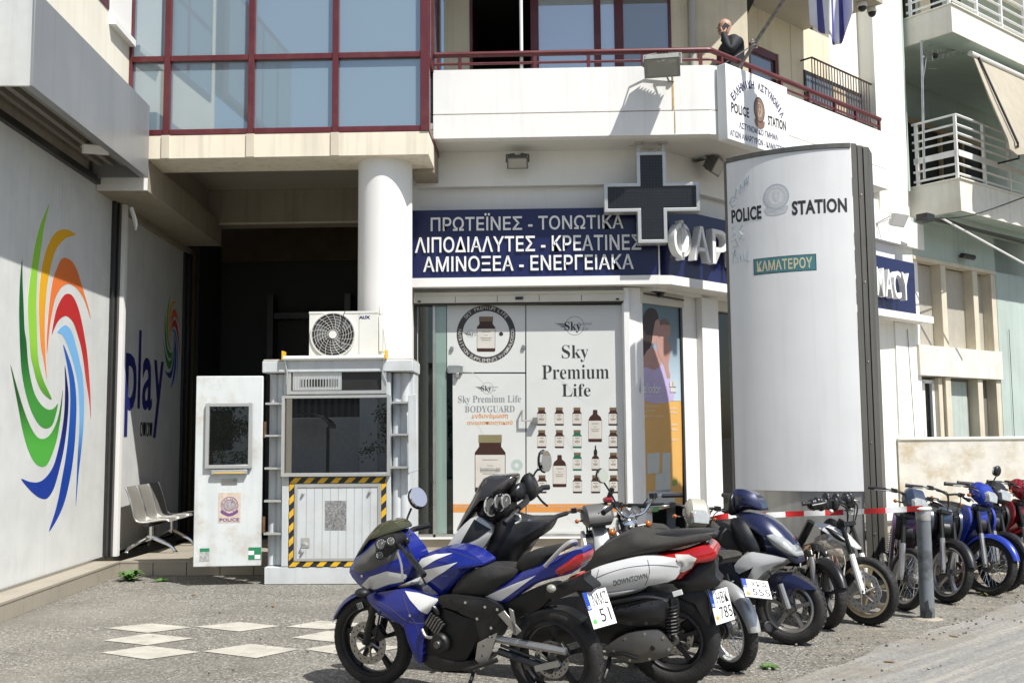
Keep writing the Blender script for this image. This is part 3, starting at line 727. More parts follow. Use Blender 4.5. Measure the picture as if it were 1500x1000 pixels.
# ================================================================ shop shutter prints: swirl of petals, lettering
PET = [((.03, .22, .03), (.30, .62, .06), 1.8, 2.7, [(72.5, 299.5), (60, 327.5), (51, 362.5), (44, 410), (41, 445), (42.5, 482), (45, 520), (48.7, 537), (53.7, 557), (62.5, 575), (76, 585), (65, 560), (58.7, 540), (55.5, 520), (54, 482), (53, 445), (55, 400), (60, 365), (65.5, 327.5)]),
 ((.06, .30, .05), (.012, .11, .025), 1.9, 2.6, [(32.5, 380), (29.5, 410), (28.2, 450), (28.7, 485), (30, 520), (32, 545), (37.5, 575), (46, 602), (56, 620), (65.5, 627), (75, 624), (80.5, 612), (85, 591), (78.7, 598), (70, 599.5), (60, 592), (51, 577), (45, 555), (41, 530), (38.7, 500), (36, 482), (34.5, 445), (33, 410)]),
 ((.09, .42, .06), (.02, .10, .02), 1.5, 2.05, [(15.5, 534), (21, 565), (27.5, 600), (32.5, 627), (40, 655), (50, 676), (60, 683), (69, 680), (77.5, 662), (84, 640), (89.5, 605), (92, 571), (89, 592), (84, 615), (75, 634), (65.5, 642), (55, 640), (45, 625), (35, 600), (25, 567)]),
 ((.012, .045, .30), (.008, .010, .10), 1.2, 2.0, [(95, 535), (99, 562), (100.5, 582), (99, 615), (94, 655), (87.5, 685), (80, 712), (72.5, 726), (65.5, 730.5), (55, 727), (42.5, 716), (31, 701), (42.5, 705), (55, 706), (66, 700), (77.5, 684), (85, 660), (91, 630), (94.5, 600), (95.5, 565)]),
 ((.008, .05, .32), (.02, .11, .45), 1.0, 2.2, [(92.5, 505), (97.5, 515), (105, 537), (110, 562), (112, 592), (111, 625), (109, 655), (105, 687), (99, 718), (92, 742), (82, 763), (71.7, 778), (80, 752), (86, 728), (91, 700), (96, 672), (100, 640), (102.5, 605), (103, 580), (101.5, 555), (97.5, 530)]),
 ((.02, .10, .40), (.20, .46, .78), 1.3, 1.9, [(84, 486), (95, 476), (105, 485), (111, 505), (115, 520), (117.5, 532), (121, 550), (123, 582), (122.5, 620), (119, 660), (115, 695), (111, 741), (112.5, 700), (114, 665), (116, 630), (116, 592), (114, 562), (109, 537), (103, 517), (97.5, 502), (91, 490)]),
 ((.62, .06, .05), (.50, .03, .03), 2.2, 2.7, [(76, 490), (79, 470), (84, 450), (92.5, 434), (100, 430), (107.5, 435), (115, 452), (121, 477), (125, 500), (128, 520), (131, 555), (132.5, 582), (133, 614), (130.5, 585), (126, 557), (122.5, 530), (118.5, 507), (113.7, 490), (107.5, 472.5), (100, 464), (94, 463), (86, 469), (80, 480)]),
 ((.80, .13, .05), (.80, .20, .05), 2.4, 3.1, [(95, 377.5), (105, 382.5), (112.5, 395), (119, 415), (125, 435), (130, 452), (133, 467), (129, 455), (122.5, 437), (114, 424), (105, 417), (97.5, 416), (89, 422), (81, 437), (76, 460), (72.5, 482), (70, 507), (69, 518), (68.5, 505), (69.5, 482), (72.5, 445), (77.5, 410), (84, 392), (89, 381)]),
 ((.86, .26, .05), (.80, .42, .02), 2.4, 3.2, [(111, 344), (100, 337), (92.5, 336), (82.5, 340), (75, 350), (67.5, 367.5), (61, 395), (57.5, 430), (57.5, 470), (60, 507), (62.5, 520), (65.5, 537), (68.7, 555), (67, 530), (66, 505), (65.5, 490), (66, 457), (69, 420), (74, 392), (80, 370), (87.5, 357.5), (97.5, 348)])]
mb = MB(); q3 = []
for i, (c0, c1, z0, z1, pts) in enumerate(PET):
    m = gradz('petal_%d' % i, c0, c1, z0, z1)
    q = [(p.x, p.y) for p in smooth_loop([(*on(WING, x, y, -.3085), 0) for x, y in pts], 3)]
    q3.append((m, q)); mb.prism(q, -.3100, -.3080, m, lambda u, v, d: WING @ Vector((u, d, v)))
mb.make('printed_emblem', sh1, sm=0)
allp = [p for _, q in q3 for p in q]; bx0, bx1 = min(p[0] for p in allp), max(p[0] for p in allp); bz0, bz1 = min(p[1] for p in allp), max(p[1] for p in allp)
sa0, sa1 = on(WING, 239, 500, -.308)[0], on(WING, 264, 500, -.308)[0]; sz0, sz1 = on(WING, 252, 568, -.308)[1], on(WING, 247, 430, -.308)[1]
mb = MB()
for i, (m, q) in enumerate(q3):
    ms = mat('small_petal_%d' % i, tuple((a+b)/2 for a, b in zip(PET[i][0], PET[i][1])), .5)
    mb.prism([(sa0+(p[0]-bx0)/(bx1-bx0)*(sa1-sa0), sz0+(p[1]-bz0)/(bz1-bz0)*(sz1-sz0)) for p in q], -.3100, -.3080, ms, lambda u, v, d: WING @ Vector((u, d, v)))
mb.make('printed_emblem', sh2, sm=0)
mb = MB(); navyp = mat('navy_print', (.02, .024, .16), .5)
for ch, b in (('p', (183, 518, 199.5, 639)), ('l', (202.5, 483, 206, 598)), ('a', (208.5, 524, 223, 601)), ('y', (224.5, 528, 238.5, 641))):
    textP(mb, ch, navyp, WING, -.308, b, bold=.012)
textP(mb, 'οπαπ', ink, WING, -.308, (205, 618, 223, 639), bold=.0)
mb.make('lettering', sh2, sm=0)

# ================================================================ pharmacy signs
t = thing('fascia_sign', 'long navy fascia board with three lines of white Greek words above the shop window', 'sign', (0, 13.1, 3.62), group='navy pharmacy fascia boards')
part('board', lambda mb: (mb.bx(-1.675, 1.495, 13.0, 13.2, 3.628, 4.52, navy), mb.bx(1.497, 1.515, 12.99, 13.2, 3.628, 4.52, lett), [mb.bx(x, x+.003, 12.9985, 13.0, 3.63, 4.515, ink) for x in (-.62, .42)]), parent=t, bevel=.003)
for s, b in (('ΠΡΩΤΕΪΝΕΣ - ΤΟΝΩΤΙΚΑ', (631, 311.5, 913, 337)), ('ΛΙΠΟΔΙΑΛΥΤΕΣ - ΚΡΕΑΤΙΝΕΣ', (608, 345.5, 939, 368.5)), ('ΑΜΙΝΟΞΕΑ - ΕΝΕΡΓΕΙΑΚΑ', (620, 374, 928, 396.5))):
    mb = MB(); textP(mb, s, lett, FRONT, .062, b, bold=.012, depth=.012); mb.make('lettering', t, sm=0)
t = thing('fascia_sign', 'navy fascia board on the splayed wall with raised white pharmacy letters', 'sign', tuple(pt(CHAM, 3.5, 0, 3.6)), group='navy pharmacy fascia boards')
part('board', lambda mb: mb.bx(.03, on(CHAM, 1341, 430, .12)[0], -.14, .12, 3.622, 4.51, navy), parent=t, M=CHAM, bevel=.003)
ls = [on(CHAM, x, 360, .29)[0] for x in (986, 1017)]
def rais(chars, a0, a1, z0, z1):
    mb = MB()
    st = (a1-a0)/len(chars)
    for i, ch in enumerate(chars):
        wd = st*.86 if ch != 'Ι' else st*.3
        text(mb, ch, lett, face_on(CHAM, a0+st*(i+.5), (z0+z1)/2, .185), w=wd, h=(z1-z0)*(1.1 if ch == 'Φ' else 1), depth=.105, bold=.004)
    mb.make('raised_lettering', t, sm=0)
rais('ΦΑΡΜΑΚΕΙΟ', ls[0], ls[0]+3.62, 3.84, 4.30)
a1 = on(CHAM, 1333, 420, .29)[0]; a0 = on(CHAM, 1284, 420, .29)[0]
rais('PHARMACY', a0-(a1-a0), a1, 3.80, 4.26)
# illuminated cross
cx0, cx1 = atY(885, 287, 12.72).x, atY(1025, 283, 12.72).x; cz0, cz1 = atY(955, 356, 12.72).z, atY(955, 222, 12.72).z
ccx, ccz, hw, hh, ar = (cx0+cx1)/2, (cz0+cz1)/2, (cx1-cx0)/2, (cz1-cz0)/2, .185
t = thing('pharmacy_cross', 'black LED pharmacy cross with pale metal rim hanging from the balcony underside', 'cross sign', (ccx, 12.8, ccz))
def plus(hw, hh, ar, dz=0): return [(-ar, -hh), (ar, -hh), (ar, -ar+dz), (hw, -ar+dz), (hw, ar+dz), (ar, ar+dz), (ar, hh), (-ar, hh), (-ar, ar+dz), (-hw, ar+dz), (-hw, -ar+dz), (-ar, -ar+dz)]
fc = lambda u, v, d: (ccx+u, d, ccz+v)
rim = mat('cross_rim_metal', (.52, .52, .50), .35, metal=.5, var=.05)
zc = .0
mb = MB(); mb.prism(plus(hw, hh, ar), 12.745, 12.90, rim, fc)
A, B = plus(hw, hh, ar), plus(hw-.045, hh-.045, ar-.045)
mb.add([fc(*p, 12.745) for p in A]+[fc(*p, 12.72) for p in A]+[fc(*p, 12.72) for p in B]+[fc(*p, 12.745) for p in B],
       [(k*12+i, k*12+(i+1) % 12, k*12+12+(i+1) % 12, k*12+12+i) for k in range(3) for i in range(12)], rim)
mb.make('rim', t, sm=0, bevel=.006)
mb = MB(); mb.prism(plus(hw-.044, hh-.044, ar-.044), 12.735, 12.744, mat('led_panel', (.010, .011, .012), .35, var=.2), fc)
led = mat('dead_led', (.024, .026, .028), .3)
n = int(hw/.038)
for i in range(-n, n+1):
    for j in range(-int(hh/.038), int(hh/.038)+1):
        u, v = i*.038, j*.038
        if (abs(u) < ar-.055 and abs(v) < hh-.055) or (abs(v) < ar-.055 and abs(u) < hw-.055):
            mb.box((ccx+u, 12.734, ccz+v), (.014, .006, .014), led)
mb.make('led_panel', t, sm=0)
for x in (935, 971):
    mb = MB(); X = atY(x, 215, 12.8).x; mb.bx(X-.022, X+.022, 12.78, 12.82, ccz+hh, 5.31, rim); mb.bx(X-.05, X+.05, 12.74, 12.86, 5.285, 5.305, rim); mb.make('hanger', t, bevel=.004)
mb = MB(); mb.tube([(atY(830, 218, 13.08).x, 13.08, atY(830, 218, 13.08).z), (atY(880, 217, 13.08).x, 13.07, atY(880, 217, 13.08).z), (atY(930, 214, 13.0).x, 12.9, atY(930, 214, 12.95).z)], .008, black, 6)
mb.make('cable', t)
# police sign on the balcony
t = thing('police_sign', 'white boxed police sign with curved Greek lettering on the balcony parapet', 'sign', tuple(pt(BALC, .7, .2, 5.3)))
part('box', lambda mb: mb.bx(.03, 1.40, .02, .16, 5.21, 6.17, lett), parent=t, M=BALC, bevel=.008)
T = face_on(BALC, .71, 5.69, .1605); mb = MB()
blue = mat('sign_blue_print', (.025, .02, .08), .5)
arc_text(mb, 'ΕΛΛΗΝΙΚΗ ΑΣΤΥΝΟΜΙΑ', blue, T, 0, -.36, .70, 141, 39, .105, .001, .035, wch=.066); mb.make('lettering', t, sm=0)
for s, m, w_, h_, p in (('POLICE', ink, .38, .13, (-.40, -.06)), ('STATION', ink, .42, .13, (.42, -.06)), ('ΑΣΤΥΝΟΜΙΚΟ ΤΜΗΜΑ', blue, .86, .08, (0, -.255)), ('ΑΓΙΩΝ ΑΝΑΡΓΥΡΩΝ - ΚΑΜΑΤΕΡΟΥ', blue, 1.26, .08, (0, -.39))):
    mb = MB(); text(mb, s, m, T, w=w_, h=h_, at=p, bold=.03 if m is ink else .02, depth=.001); mb.make('lettering', t, sm=0)
def emblem(mb, T, r, dark, mid, light):
    plate(mb, disc(r, 32), dark, T, 0, .002); ring(mb, r*.62, r*.9, mid, T, .002, .0026)
    plate(mb, disc(r*.6, 28), light, T, .002, .0028)
    plate(mb, [(-.30*r, .38*r), (0, .5*r), (.30*r, .38*r), (.26*r, -.1*r), (0, -.45*r), (-.26*r, -.1*r)], mid, T, .0028, .0036)
    plate(mb, [(-.05*r, .35*r), (.05*r, .35*r), (.05*r, .08*r), (.2*r, .08*r), (.2*r, -.02*r), (.05*r, -.02*r), (.05*r, -.3*r), (-.05*r, -.3*r), (-.05*r, -.02*r), (-.2*r, -.02*r), (-.2*r, .08*r), (-.05*r, .08*r)], light, T, .0036, .0042)
    for k in range(20):
        a = 2*math.pi*k/20; plate(mb, disc(r*.055, 6, r*.76*math.cos(a), r*.76*math.sin(a)), light, T, .0026, .0032)
    plate(mb, smooth_pts([(-.85*r, -.75*r), (0, -1.02*r), (.85*r, -.75*r), (.75*r, -1.25*r), (0, -1.42*r), (-.75*r, -1.25*r)]), mid, T, .003, .0045)
def smooth_pts(p, n=3): return [(q.x, q.y) for q in smooth_loop([(a, b, 0) for a, b in p], n)]
mb = MB(); emblem(mb, T @ Matrix.Translation((.02, .03, .001)) @ Matrix.Diagonal((.9, 1.25, 1, 1)), .135, mat('emblem_brown', (.07, .04, .035), .5), mat('emblem_tan', (.20, .12, .085), .5), mat('emblem_pale', (.38, .28, .2), .5))
mb.make('emblem', t, sm=0)

# ================================================================ free-standing pylon
PL, PR = atY(1074, 600, 12.1), atY(1261, 600, 11.5)
PL.z = PR.z = 0
ch = PR-PL; Lc = ch.length; cd = ch/Lc; cn = Vector((-cd.y, cd.x, 0)); cn = cn if cn.y < 0 else -cn
SAG = .15; R0 = (Lc*Lc/4+SAG*SAG)/(2*SAG); CC = (PL+PR)/2 - cn*(R0-SAG); HA = math.asin(Lc/2/R0)
def parc(s, z, o=0.0):
    """point on the curved face: s metres from its middle along the arc"""
    a = s/R0; return CC + (cn*math.cos(a)+cd*math.sin(a))*(R0+o) + Vector((0, 0, z))
ARC = HA*R0
def arc_s(x, z, o=.0):
    lo, hi = -ARC*1.2, ARC*1.2
    for _ in range(40):
        m = (lo+hi)/2
        if proj(parc(m, z, o))[0] < x: lo = m
        else: hi = m
    return lo
def arc_z(s, y, o=0.0):
    lo, hi = 0, 6
    for _ in range(40):
        m = (lo+hi)/2
        if proj(parc(s, m, o))[1] > y: lo = m
        else: hi = m
    return lo
pyl = thing('police_pylon', 'tall freestanding pylon with a curved white police station face and dark metal edges', 'pylon sign', tuple((PL+PR)/2+Vector((0, .15, 0))))
facem = mat('pylon_white_panel', (.77, .77, .76), .38, var=.03, scale=2, streak=.06, spec=.5)
pyme = mat('pylon_edge_metal', (.15, .143, .126), .45, metal=.6, var=.1, scale=3, streak=.25, dirt=(.1, .09, .08), dirt_amt=.3)
pyst = mat('pylon_base_sheet', (.46, .45, .42), .38, metal=.7, var=.1, scale=2.5, streak=.25, rvar=.1)
ZT = arc_z(ARC, 213)
def arcwall(mb, z0, z1, o0, o1, m, s0=-ARC, s1=ARC, n=24):
    vs = []; 
    for i in range(n+1):
        s = s0+(s1-s0)*i/n
        vs += [parc(s, z0, o0), parc(s, z0, o1), parc(s, z1, o1), parc(s, z1, o0)]
    mb.loft([vs[i*4:i*4+4] for i in range(n+1)], m)
mb = MB(); arcwall(mb, .965, ZT-.03, -.03, 0, facem); mb.make('face_panel', pyl, sm=30)
mb = MB(); arcwall(mb, 0.004, .962, -.06, -.03, pyst); mb.make('base_sheet', pyl, sm=30)
mb = MB(); arcwall(mb, ZT-.028, ZT+.03, -.05, .012, pyme); arcwall(mb, .003, ZT, -.05, .008, pyme, -ARC-.035, -ARC-.002, 2)
sd = Vector((.24, .10, 0)); k0 = parc(ARC, 0)
for i in range(3):
    a, b = k0+sd*(i/3+.02), k0+sd*((i+1)/3-.02); off = -cn*(.02 if i == 1 else 0)
    q = [a+off, b+off, b-cn*.30, a-cn*.30]
    mb.prism([(p.x, p.y) for p in q], .003, ZT+.03-.012*i, pyme, lambda u, v, d: (u, v, d))
for z in (.5, 1.5, 2.4, 3.3, 4.3): mb.box(k0+sd*.5+cn*.0+Vector((0, 0, z)), (.012, .012, .012), steel)
mb.make('edge_frame', pyl, sm=0, bevel=.004)
mb = MB()
bk = [parc(s, 0, -.35-.25*(1-(s/ARC)**2)) for s in [ARC*(1-2*i/16) for i in range(17)]]; fr = [parc(-ARC+2*ARC*i/16, 0, -.065) for i in range(17)]
mb.prism([(p.x, p.y) for p in fr+bk], .003, ZT+.02, pyme, lambda u, v, d: (u, v, d)); mb.make('back_shell', pyl, sm=30)
def bent(fn, o=.001):
    """flat lettering (x along, y up) wrapped on the curved face"""
    f_ = MB(); fn(f_); f_.v = [parc(v.x, v.y, o+v.z) for v in f_.v]; return f_
def pbox(x0, y0, x1, y1):
    s0, s1 = arc_s(x0, 3.5), arc_s(x1, 3.5); sm_ = (s0+s1)/2; z0, z1 = arc_z(sm_, y1), arc_z(sm_, y0); return sm_, (z0+z1)/2, s1-s0, z1-z0
I4 = Matrix.Identity(4)
b1, b2, b3, b4 = pbox(1074, 303.5, 1118, 325), pbox(1163, 291, 1244, 313), pbox(1104, 374, 1196, 400), pbox(1122, 271, 1159, 313)
ZP = (b1[1]+b2[1])/2
bent(lambda q: text(q, 'POLICE', ink, I4, w=b1[2], h=.165, at=(b1[0], ZP), bold=.035, depth=.0012)).make('lettering', pyl, sm=0)
bent(lambda q: text(q, 'STATION', ink, I4, w=b2[2], h=.165, at=(b2[0], ZP), bold=.035, depth=.0012)).make('lettering', pyl, sm=0)
pale = [mat('faded_print_%d' % i, c, .5) for i, c in enumerate(((.42, .45, .50), (.52, .54, .56), (.62, .63, .62)))]
bent(lambda q: emblem(q, Matrix.Translation((b4[0], b4[1]+.03, 0)) @ Matrix.Diagonal((1, 1, .35, 1)), .15, *pale)).make('emblem', pyl, sm=0)
tealm = mat('teal_sticker', (.06, .20, .22), .5)
mb = MB(); arcwall(mb, b3[1]-.095, b3[1]+.095, 0, .001, ink, b3[0]-b3[2]/2, b3[0]+b3[2]/2, 8); arcwall(mb, b3[1]-.087, b3[1]+.087, .001, .002, tealm, b3[0]-b3[2]/2+.008, b3[0]+b3[2]/2-.008, 8); stk = mb.make('sticker', pyl, sm=0)
bent(lambda q: text(q, 'ΚΑΜΑΤΕΡΟΥ', mat('sticker_letters', (.62, .55, .36), .5), I4, w=b3[2]*.88, h=.125, at=(b3[0], b3[1]), bold=.02, depth=.001), .0025).make('lettering', stk, sm=0)
graf = mat('graffiti_blue', (.30, .42, .50), .6, var=.3, scale=20)
def strokes(mb, lines, r):
    for l in lines: mb.tube([parc(arc_s(x, 3.4), arc_z(arc_s(x, 3.4), y), .001) for x, y in l], r, graf, 4, flat=.4)
mb = MB(); strokes(mb, [[(1083, 291), (1076, 289), (1072, 297), (1076, 304), (1081, 300)], [(1073, 297), (1080, 294)], [(1080, 290), (1083, 275), (1088, 284)], [(1088, 284), (1089, 270), (1094, 278)], [(1094, 278), (1095, 263)], [(1095, 271), (1099, 266)], [(1099, 273), (1098, 259)], [(1102, 270), (1101, 257)],
   [(1081, 331), (1075, 334), (1080, 342), (1074, 348)], [(1090, 330), (1085, 338), (1090, 344), (1085, 350), (1094, 349)], [(1073, 355), (1079, 350), (1083, 362), (1075, 362)], [(1074, 384), (1078, 366), (1083, 384)], [(1085, 368), (1086, 382)], [(1090, 366), (1091, 382)], [(1096, 384), (1098, 366)], [(1074, 386), (1100, 381)], [(1073, 370), (1080, 376)]], .006)
mb.make('graffiti', pyl, sm=0)

# ================================================================ window posters
V = [mat('bottle_brown', (.045, .016, .010), .4), mat('bottle_green', (.015, .12, .07), .4), mat('bottle_label', (.56, .53, .48), .5), mat('orange_print', (.62, .26, .06), .5), mat('grey_print', (.22, .23, .24), .5), mat('faint_print', (.54, .55, .54), .5), mat('dropper_black', (.012, .012, .012), .4), mat('bottle_cap_gold', (.16, .11, .06), .35)]
OP = -.148
def bottle(mb, cx, y0, y1, w, m, big=False, o=OP, cap=None, marks=True):
    h = y1-y0; hw = w/2
    if big: pts = [(cx-hw, y1-h*.02), (cx-hw, y0+h*.34), (cx-hw*.8, y0+h*.22), (cx-hw*.35, y0+h*.14), (cx-hw*.3, y0), (cx+hw*.3, y0), (cx+hw*.35, y0+h*.14), (cx+hw*.8, y0+h*.22), (cx+hw, y0+h*.34), (cx+hw, y1-h*.02), (cx+hw*.9, y1), (cx-hw*.9, y1)]
    else: pts = [(cx-hw, y1-h*.03), (cx-hw, y0+h*.30), (cx-hw*.72, y0+h*.2), (cx-hw*.72, y0), (cx+hw*.72, y0), (cx+hw*.72, y0+h*.2), (cx+hw, y0+h*.30), (cx+hw, y1-h*.03), (cx+hw*.9, y1), (cx-hw*.9, y1)]
    polyP(mb, pts, m, FRONT, o+.001, .001)
    if cap: polyP(mb, rect(cx-hw*.76, cx+hw*.76, y0-.5, y0+h*.13), cap, FRONT, o+.0016, .0006)
    polyP(mb, rect(cx-hw*.96, cx+hw*.96, y0+h*.34, y1-h*.10), V[2], FRONT, o+.0016, .0006)
    if marks:
        for k, ww in ((.42, .5), (.52, .2), (.60, .6), (.66, .5)): polyP(mb, rect(cx-hw*ww, cx+hw*ww, y0+h*k, y0+h*k+.8), V[4] if k == .52 else V[7], FRONT, o+.0022, .0006)
def logo_sky(mb, cx, cy, s, M=FRONT, o=OP):
    a, z = on(M, cx, cy, o); T = face_on(M, a, z, o)
    k = s*.0088
    ring(mb, 13*k, 13.8*k, V[4], T, 0, .0008, cx=0, cy=1*k)
    text(mb, serif('Sky'), ink, T @ Matrix.Translation((0, 0, .0008)), w=24*k, h=16*k, at=(-3*k, -1*k), depth=.001)
    for j in range(3): plate(mb, [(-30*k+j*4*k, (5-j*2.3)*k), (-14*k, (4-j*2.3)*k), (-14*k, (2.6-j*2.3)*k), (-24*k+j*3*k, (3.6-j*2.3)*k)], ink, T, .0002, .0012)
    text(mb, ital('Premium'), V[4], T @ Matrix.Translation((0, 0, .0008)), w=22*k, h=4*k, at=(14*k, 4*k), depth=.001); text(mb, ital('Life'), V[4], T @ Matrix.Translation((0, 0, .0008)), w=9*k, h=5*k, at=(15*k, -4*k), depth=.001)
GR = 'posters covering the shop window'
t = thing('window_poster', 'white window poster with a brown pill bottle inside a dark lettered ring', 'poster', (-.7, 13.2, 2.5), group=GR)
mb = MB(); polyP(mb, rect(655, 769.3, 447, 545), vinyl, FRONT, OP, .003); mb.make('sheet', t, sm=0)
mb = MB(); a, z = on(FRONT, 712, 489, OP); T = face_on(FRONT, a, z, OP)
rk = .382
ring(mb, rk*.80, rk, mat('ring_print', (.035, .033, .036), .5), T, 0, .001, 56, sy=.98)
arc_text(mb, 'SKY PREMIUM LIFE', V[2], T @ Matrix.Translation((0, 0, .001)), 0, 0, rk*.90, 140, 40, .045, .0008, .0); arc_text(mb, 'SUPPLEMENTS WWW.', V[2], T @ Matrix.Translation((0, 0, .001)), 0, 0, rk*.90, 235, 320, .045, .0008, .0, inward=True)
for s, q0, q1 in (('NUTRITION', 172, 225), ('BODYGUARD', 368, 322)): arc_text(mb, s, V[2], T @ Matrix.Translation((0, 0, .001)), 0, 0, rk*.90, q0, q1, .04, .0008, .0, inward=True)
bottle(mb, 712, 464, 515, 27, V[0], cap=V[7]); logo_sky(mb, 690, 489, .42); plate(mb, disc(.028, 14, *[0, 0]), ink, face_on(FRONT, *on(FRONT, 734, 489, OP), OP), 0, .001)
mb.make('print', t, sm=0)
t = thing('window_poster', 'white window poster for an immune supplement with one large brown bottle', 'poster', (-.7, 13.2, 1.4), group=GR)
mb = MB(); polyP(mb, [(663, 547), (769.3, 547), (770, 788), (664, 788)], vinyl, FRONT, OP, .003); mb.make('sheet', t, sm=0)
def guil(mb, cx, cy, w, h, n, M=FRONT):
    for j in range(n):
        q = [on(M, cx+w*(k/24-.5), cy-h*(math.sin(k/24*math.pi*2+j*.12)*.6*math.sin(k/24*math.pi)+j*.05), OP+.0005) for k in range(25)]
        mb.tube([M @ Vector((a, OP-.0006, z)) for a, z in q], .0013, V[5], 4)
mb = MB()
for b in ((716, 570, 100, 40, 9), (716, 650, 100, 60, 9)): guil(mb, *b)
logo_sky(mb, 714, 569, .62)
textP(mb, serif('Sky Premium Life'), V[4], FRONT, OP+.001, (671, 579, 763, 592), bold=-.008, depth=.001); textP(mb, serif('BODYGUARD'), V[4], FRONT, OP+.001, (681, 594, 754, 603.5), bold=-.008, depth=.001)
textP(mb, 'ενδυνάμωση', V[3], FRONT, OP+.001, (691, 605, 744, 613.5), bold=.02, depth=.001); textP(mb, 'ανοσοποιητικού', V[3], FRONT, OP+.001, (684, 615.5, 751, 623), bold=.02, depth=.001)
bottle(mb, 718, 637, 722, 45, V[0], cap=mat('bottle_cap_dull_gold', (.22, .19, .10), .35)); textP(mb, serif('BODYGUARD'), V[4], FRONT, OP+.0026, (703, 685, 733, 691), depth=.001)
polyP(mb, rect(664, 770, 738, 750), V[3], FRONT, OP+.001, .001); textP(mb, 'Premium nutrition supplements', V[2], FRONT, OP+.002, (667, 740, 762, 743.5), depth=.0006)
ring(mb, .028, .075, mat('pale_seal', (.40, .48, .45), .5), face_on(FRONT, *on(FRONT, 757, 681, OP), OP), 0, .001)
mb.make('print', t, sm=0)
t = thing('window_poster', 'white window poster showing rows of small brown and green supplement bottles', 'poster', (.4, 13.2, 1.6), group=GR)
mb = MB(); polyP(mb, [(771, 447), (912, 447), (916, 788), (771.5, 788)], vinyl, FRONT, OP, .003); mb.make('sheet', t, sm=0)
mb = MB()
guil(mb, 842, 575, 130, 40, 8); guil(mb, 842, 660, 130, 60, 8); guil(mb, 842, 765, 130, 30, 6)
logo_sky(mb, 842, 478, 1.02)
for s, b in (('Sky', (823, 505, 862, 530)), ('Premium', (794, 534, 892, 555)), ('Life', (823, 562, 865, 580.5))): textP(mb, serif(s), ink, FRONT, OP+.001, b, bold=-.008, depth=.001)
CXS = [793.3, 819.2, 845.2, 871.8, 898]; RW = [(597, 623), (630, 656), (663, 689), (696, 722)]
for r in range(4):
    for c in range(5):
        x = CXS[c]+r*.25; y0, y1 = RW[r]
        if (r, c) in ((0, 3), (2, 1)): bottle(mb, x, y0+3, y1+24, 20, V[0], True)
        elif (r, c) in ((1, 3), (3, 1)): pass
        elif (r, c) == (2, 3):
            bottle(mb, x, y0, y1, 11, V[0], True); polyP(mb, [(x-2.5, y0+3), (x-2.5, y0-3), (x-1, y0-6), (x-.8, y0-11), (x+.8, y0-11), (x+1, y0-6), (x+2.5, y0-3), (x+2.5, y0+3)], V[6], FRONT, OP+.0018, .0006)
        else: bottle(mb, x, y0, y1, 13.2, V[1] if (r, c) in ((1, 2), (2, 2)) else V[0], cap=V[7])
polyP(mb, [(772, 738), (915.5, 737), (916, 749), (772, 750)], V[3], FRONT, OP+.001, .001)
textP(mb, 'Premium nutrition supplements for body and health', V[2], FRONT, OP+.002, (786, 739.5, 908, 742.8), depth=.0006); textP(mb, 'for your health and life', V[2], FRONT, OP+.002, (822, 745, 880, 748), depth=.0006)
mb.make('print', t, sm=0)
# tall poster in the splayed window
t = thing('window_poster', 'tall narrow poster, mother and baby above, orange below, on the splayed window', 'poster', tuple(pt(CHAM, .15, -.26, .4)), group=GR)
OC = -.262
zz = lambda l: [(900+x/2.5, 400+y/2.5) for x, y in l]
mb = MB(); polyP(mb, zz([(98, 85), (243, 98), (246, 468), (102, 466)]), gradz('sea_sky_print', (.45, .55, .62), (.12, .19, .23), 2.1, 3.2), CHAM, OC, .003)
polyP(mb, zz([(102, 467), (246, 469), (250, 845), (108, 880)]), mat('orange_poster', (.66, .37, .10), .5, var=.03), CHAM, OC, .003); mb.make('sheet', t, sm=0)
skin, hair_p, lav = mat('printed_skin', (.42, .23, .19), .5), mat('printed_hair', (.03, .016, .014), .5), mat('printed_lavender', (.46, .38, .58), .5)
mb = MB(); k = 0
for l, m in (([(100, 300), (112, 280), (140, 272), (165, 300), (172, 345), (150, 360), (103, 355)], skin), ([(102, 350), (150, 354), (178, 335), (203, 390), (215, 466), (103, 464)], lav), ([(160, 238), (185, 235), (206, 262), (204, 300), (198, 340), (205, 380), (193, 382), (180, 335), (166, 305), (156, 270)], skin),
             ([(165, 195), (172, 172), (188, 168), (202, 185), (206, 215), (196, 240), (176, 244), (163, 225)], skin), ([(140, 165), (160, 168), (167, 190), (162, 230), (150, 255), (135, 262), (128, 230)], skin), ([(103, 190), (110, 150), (130, 128), (152, 135), (162, 165), (150, 175), (142, 215), (134, 265), (118, 285), (104, 300)], hair_p), ([(168, 190), (174, 172), (190, 168), (203, 186), (196, 190), (180, 188)], mat('printed_baby_hair', (.16, .10, .07), .5))):
    k += 1; polyP(mb, zz(l), m, CHAM, OC+.001*k, .001, 3)
Wp = V[2]
textP(mb, 'heliodor', lett, CHAM, OC+.009, (938.5, 561, 967.5, 575.5), depth=.001)
for b in ((943, 579, 968, 581), (945, 593, 964, 596), (945, 600, 960, 603), (943, 608, 972, 611)): textP(mb, 'φροντίδα για όλη', lett, CHAM, OC+.003, b, depth=.001)
for y in (596, 602, 620, 627, 642): textP(mb, 'ενυδάτωση', lett, CHAM, OC+.003, (982, y, 992, y+4), depth=.001)
for x0, y0, x1, y1 in ((981, 559, 985, 566), (986, 558, 991, 566), (982, 568, 991, 574)): polyP(mb, rect(x0, x1, y0, y1), Wp, CHAM, OC+.009, .001)
pa = mat('poster_packaging', (.52, .54, .50), .5)
for l in ([(120, 660), (166, 656), (164, 730), (120, 735)], [(176, 657), (206, 656), (204, 730), (174, 732)], [(150, 734), (206, 730), (206, 800), (150, 800)], [(122, 800), (206, 790), (222, 830), (222, 850), (112, 874)]): polyP(mb, zz(l), pa, CHAM, OC+.003, .001)
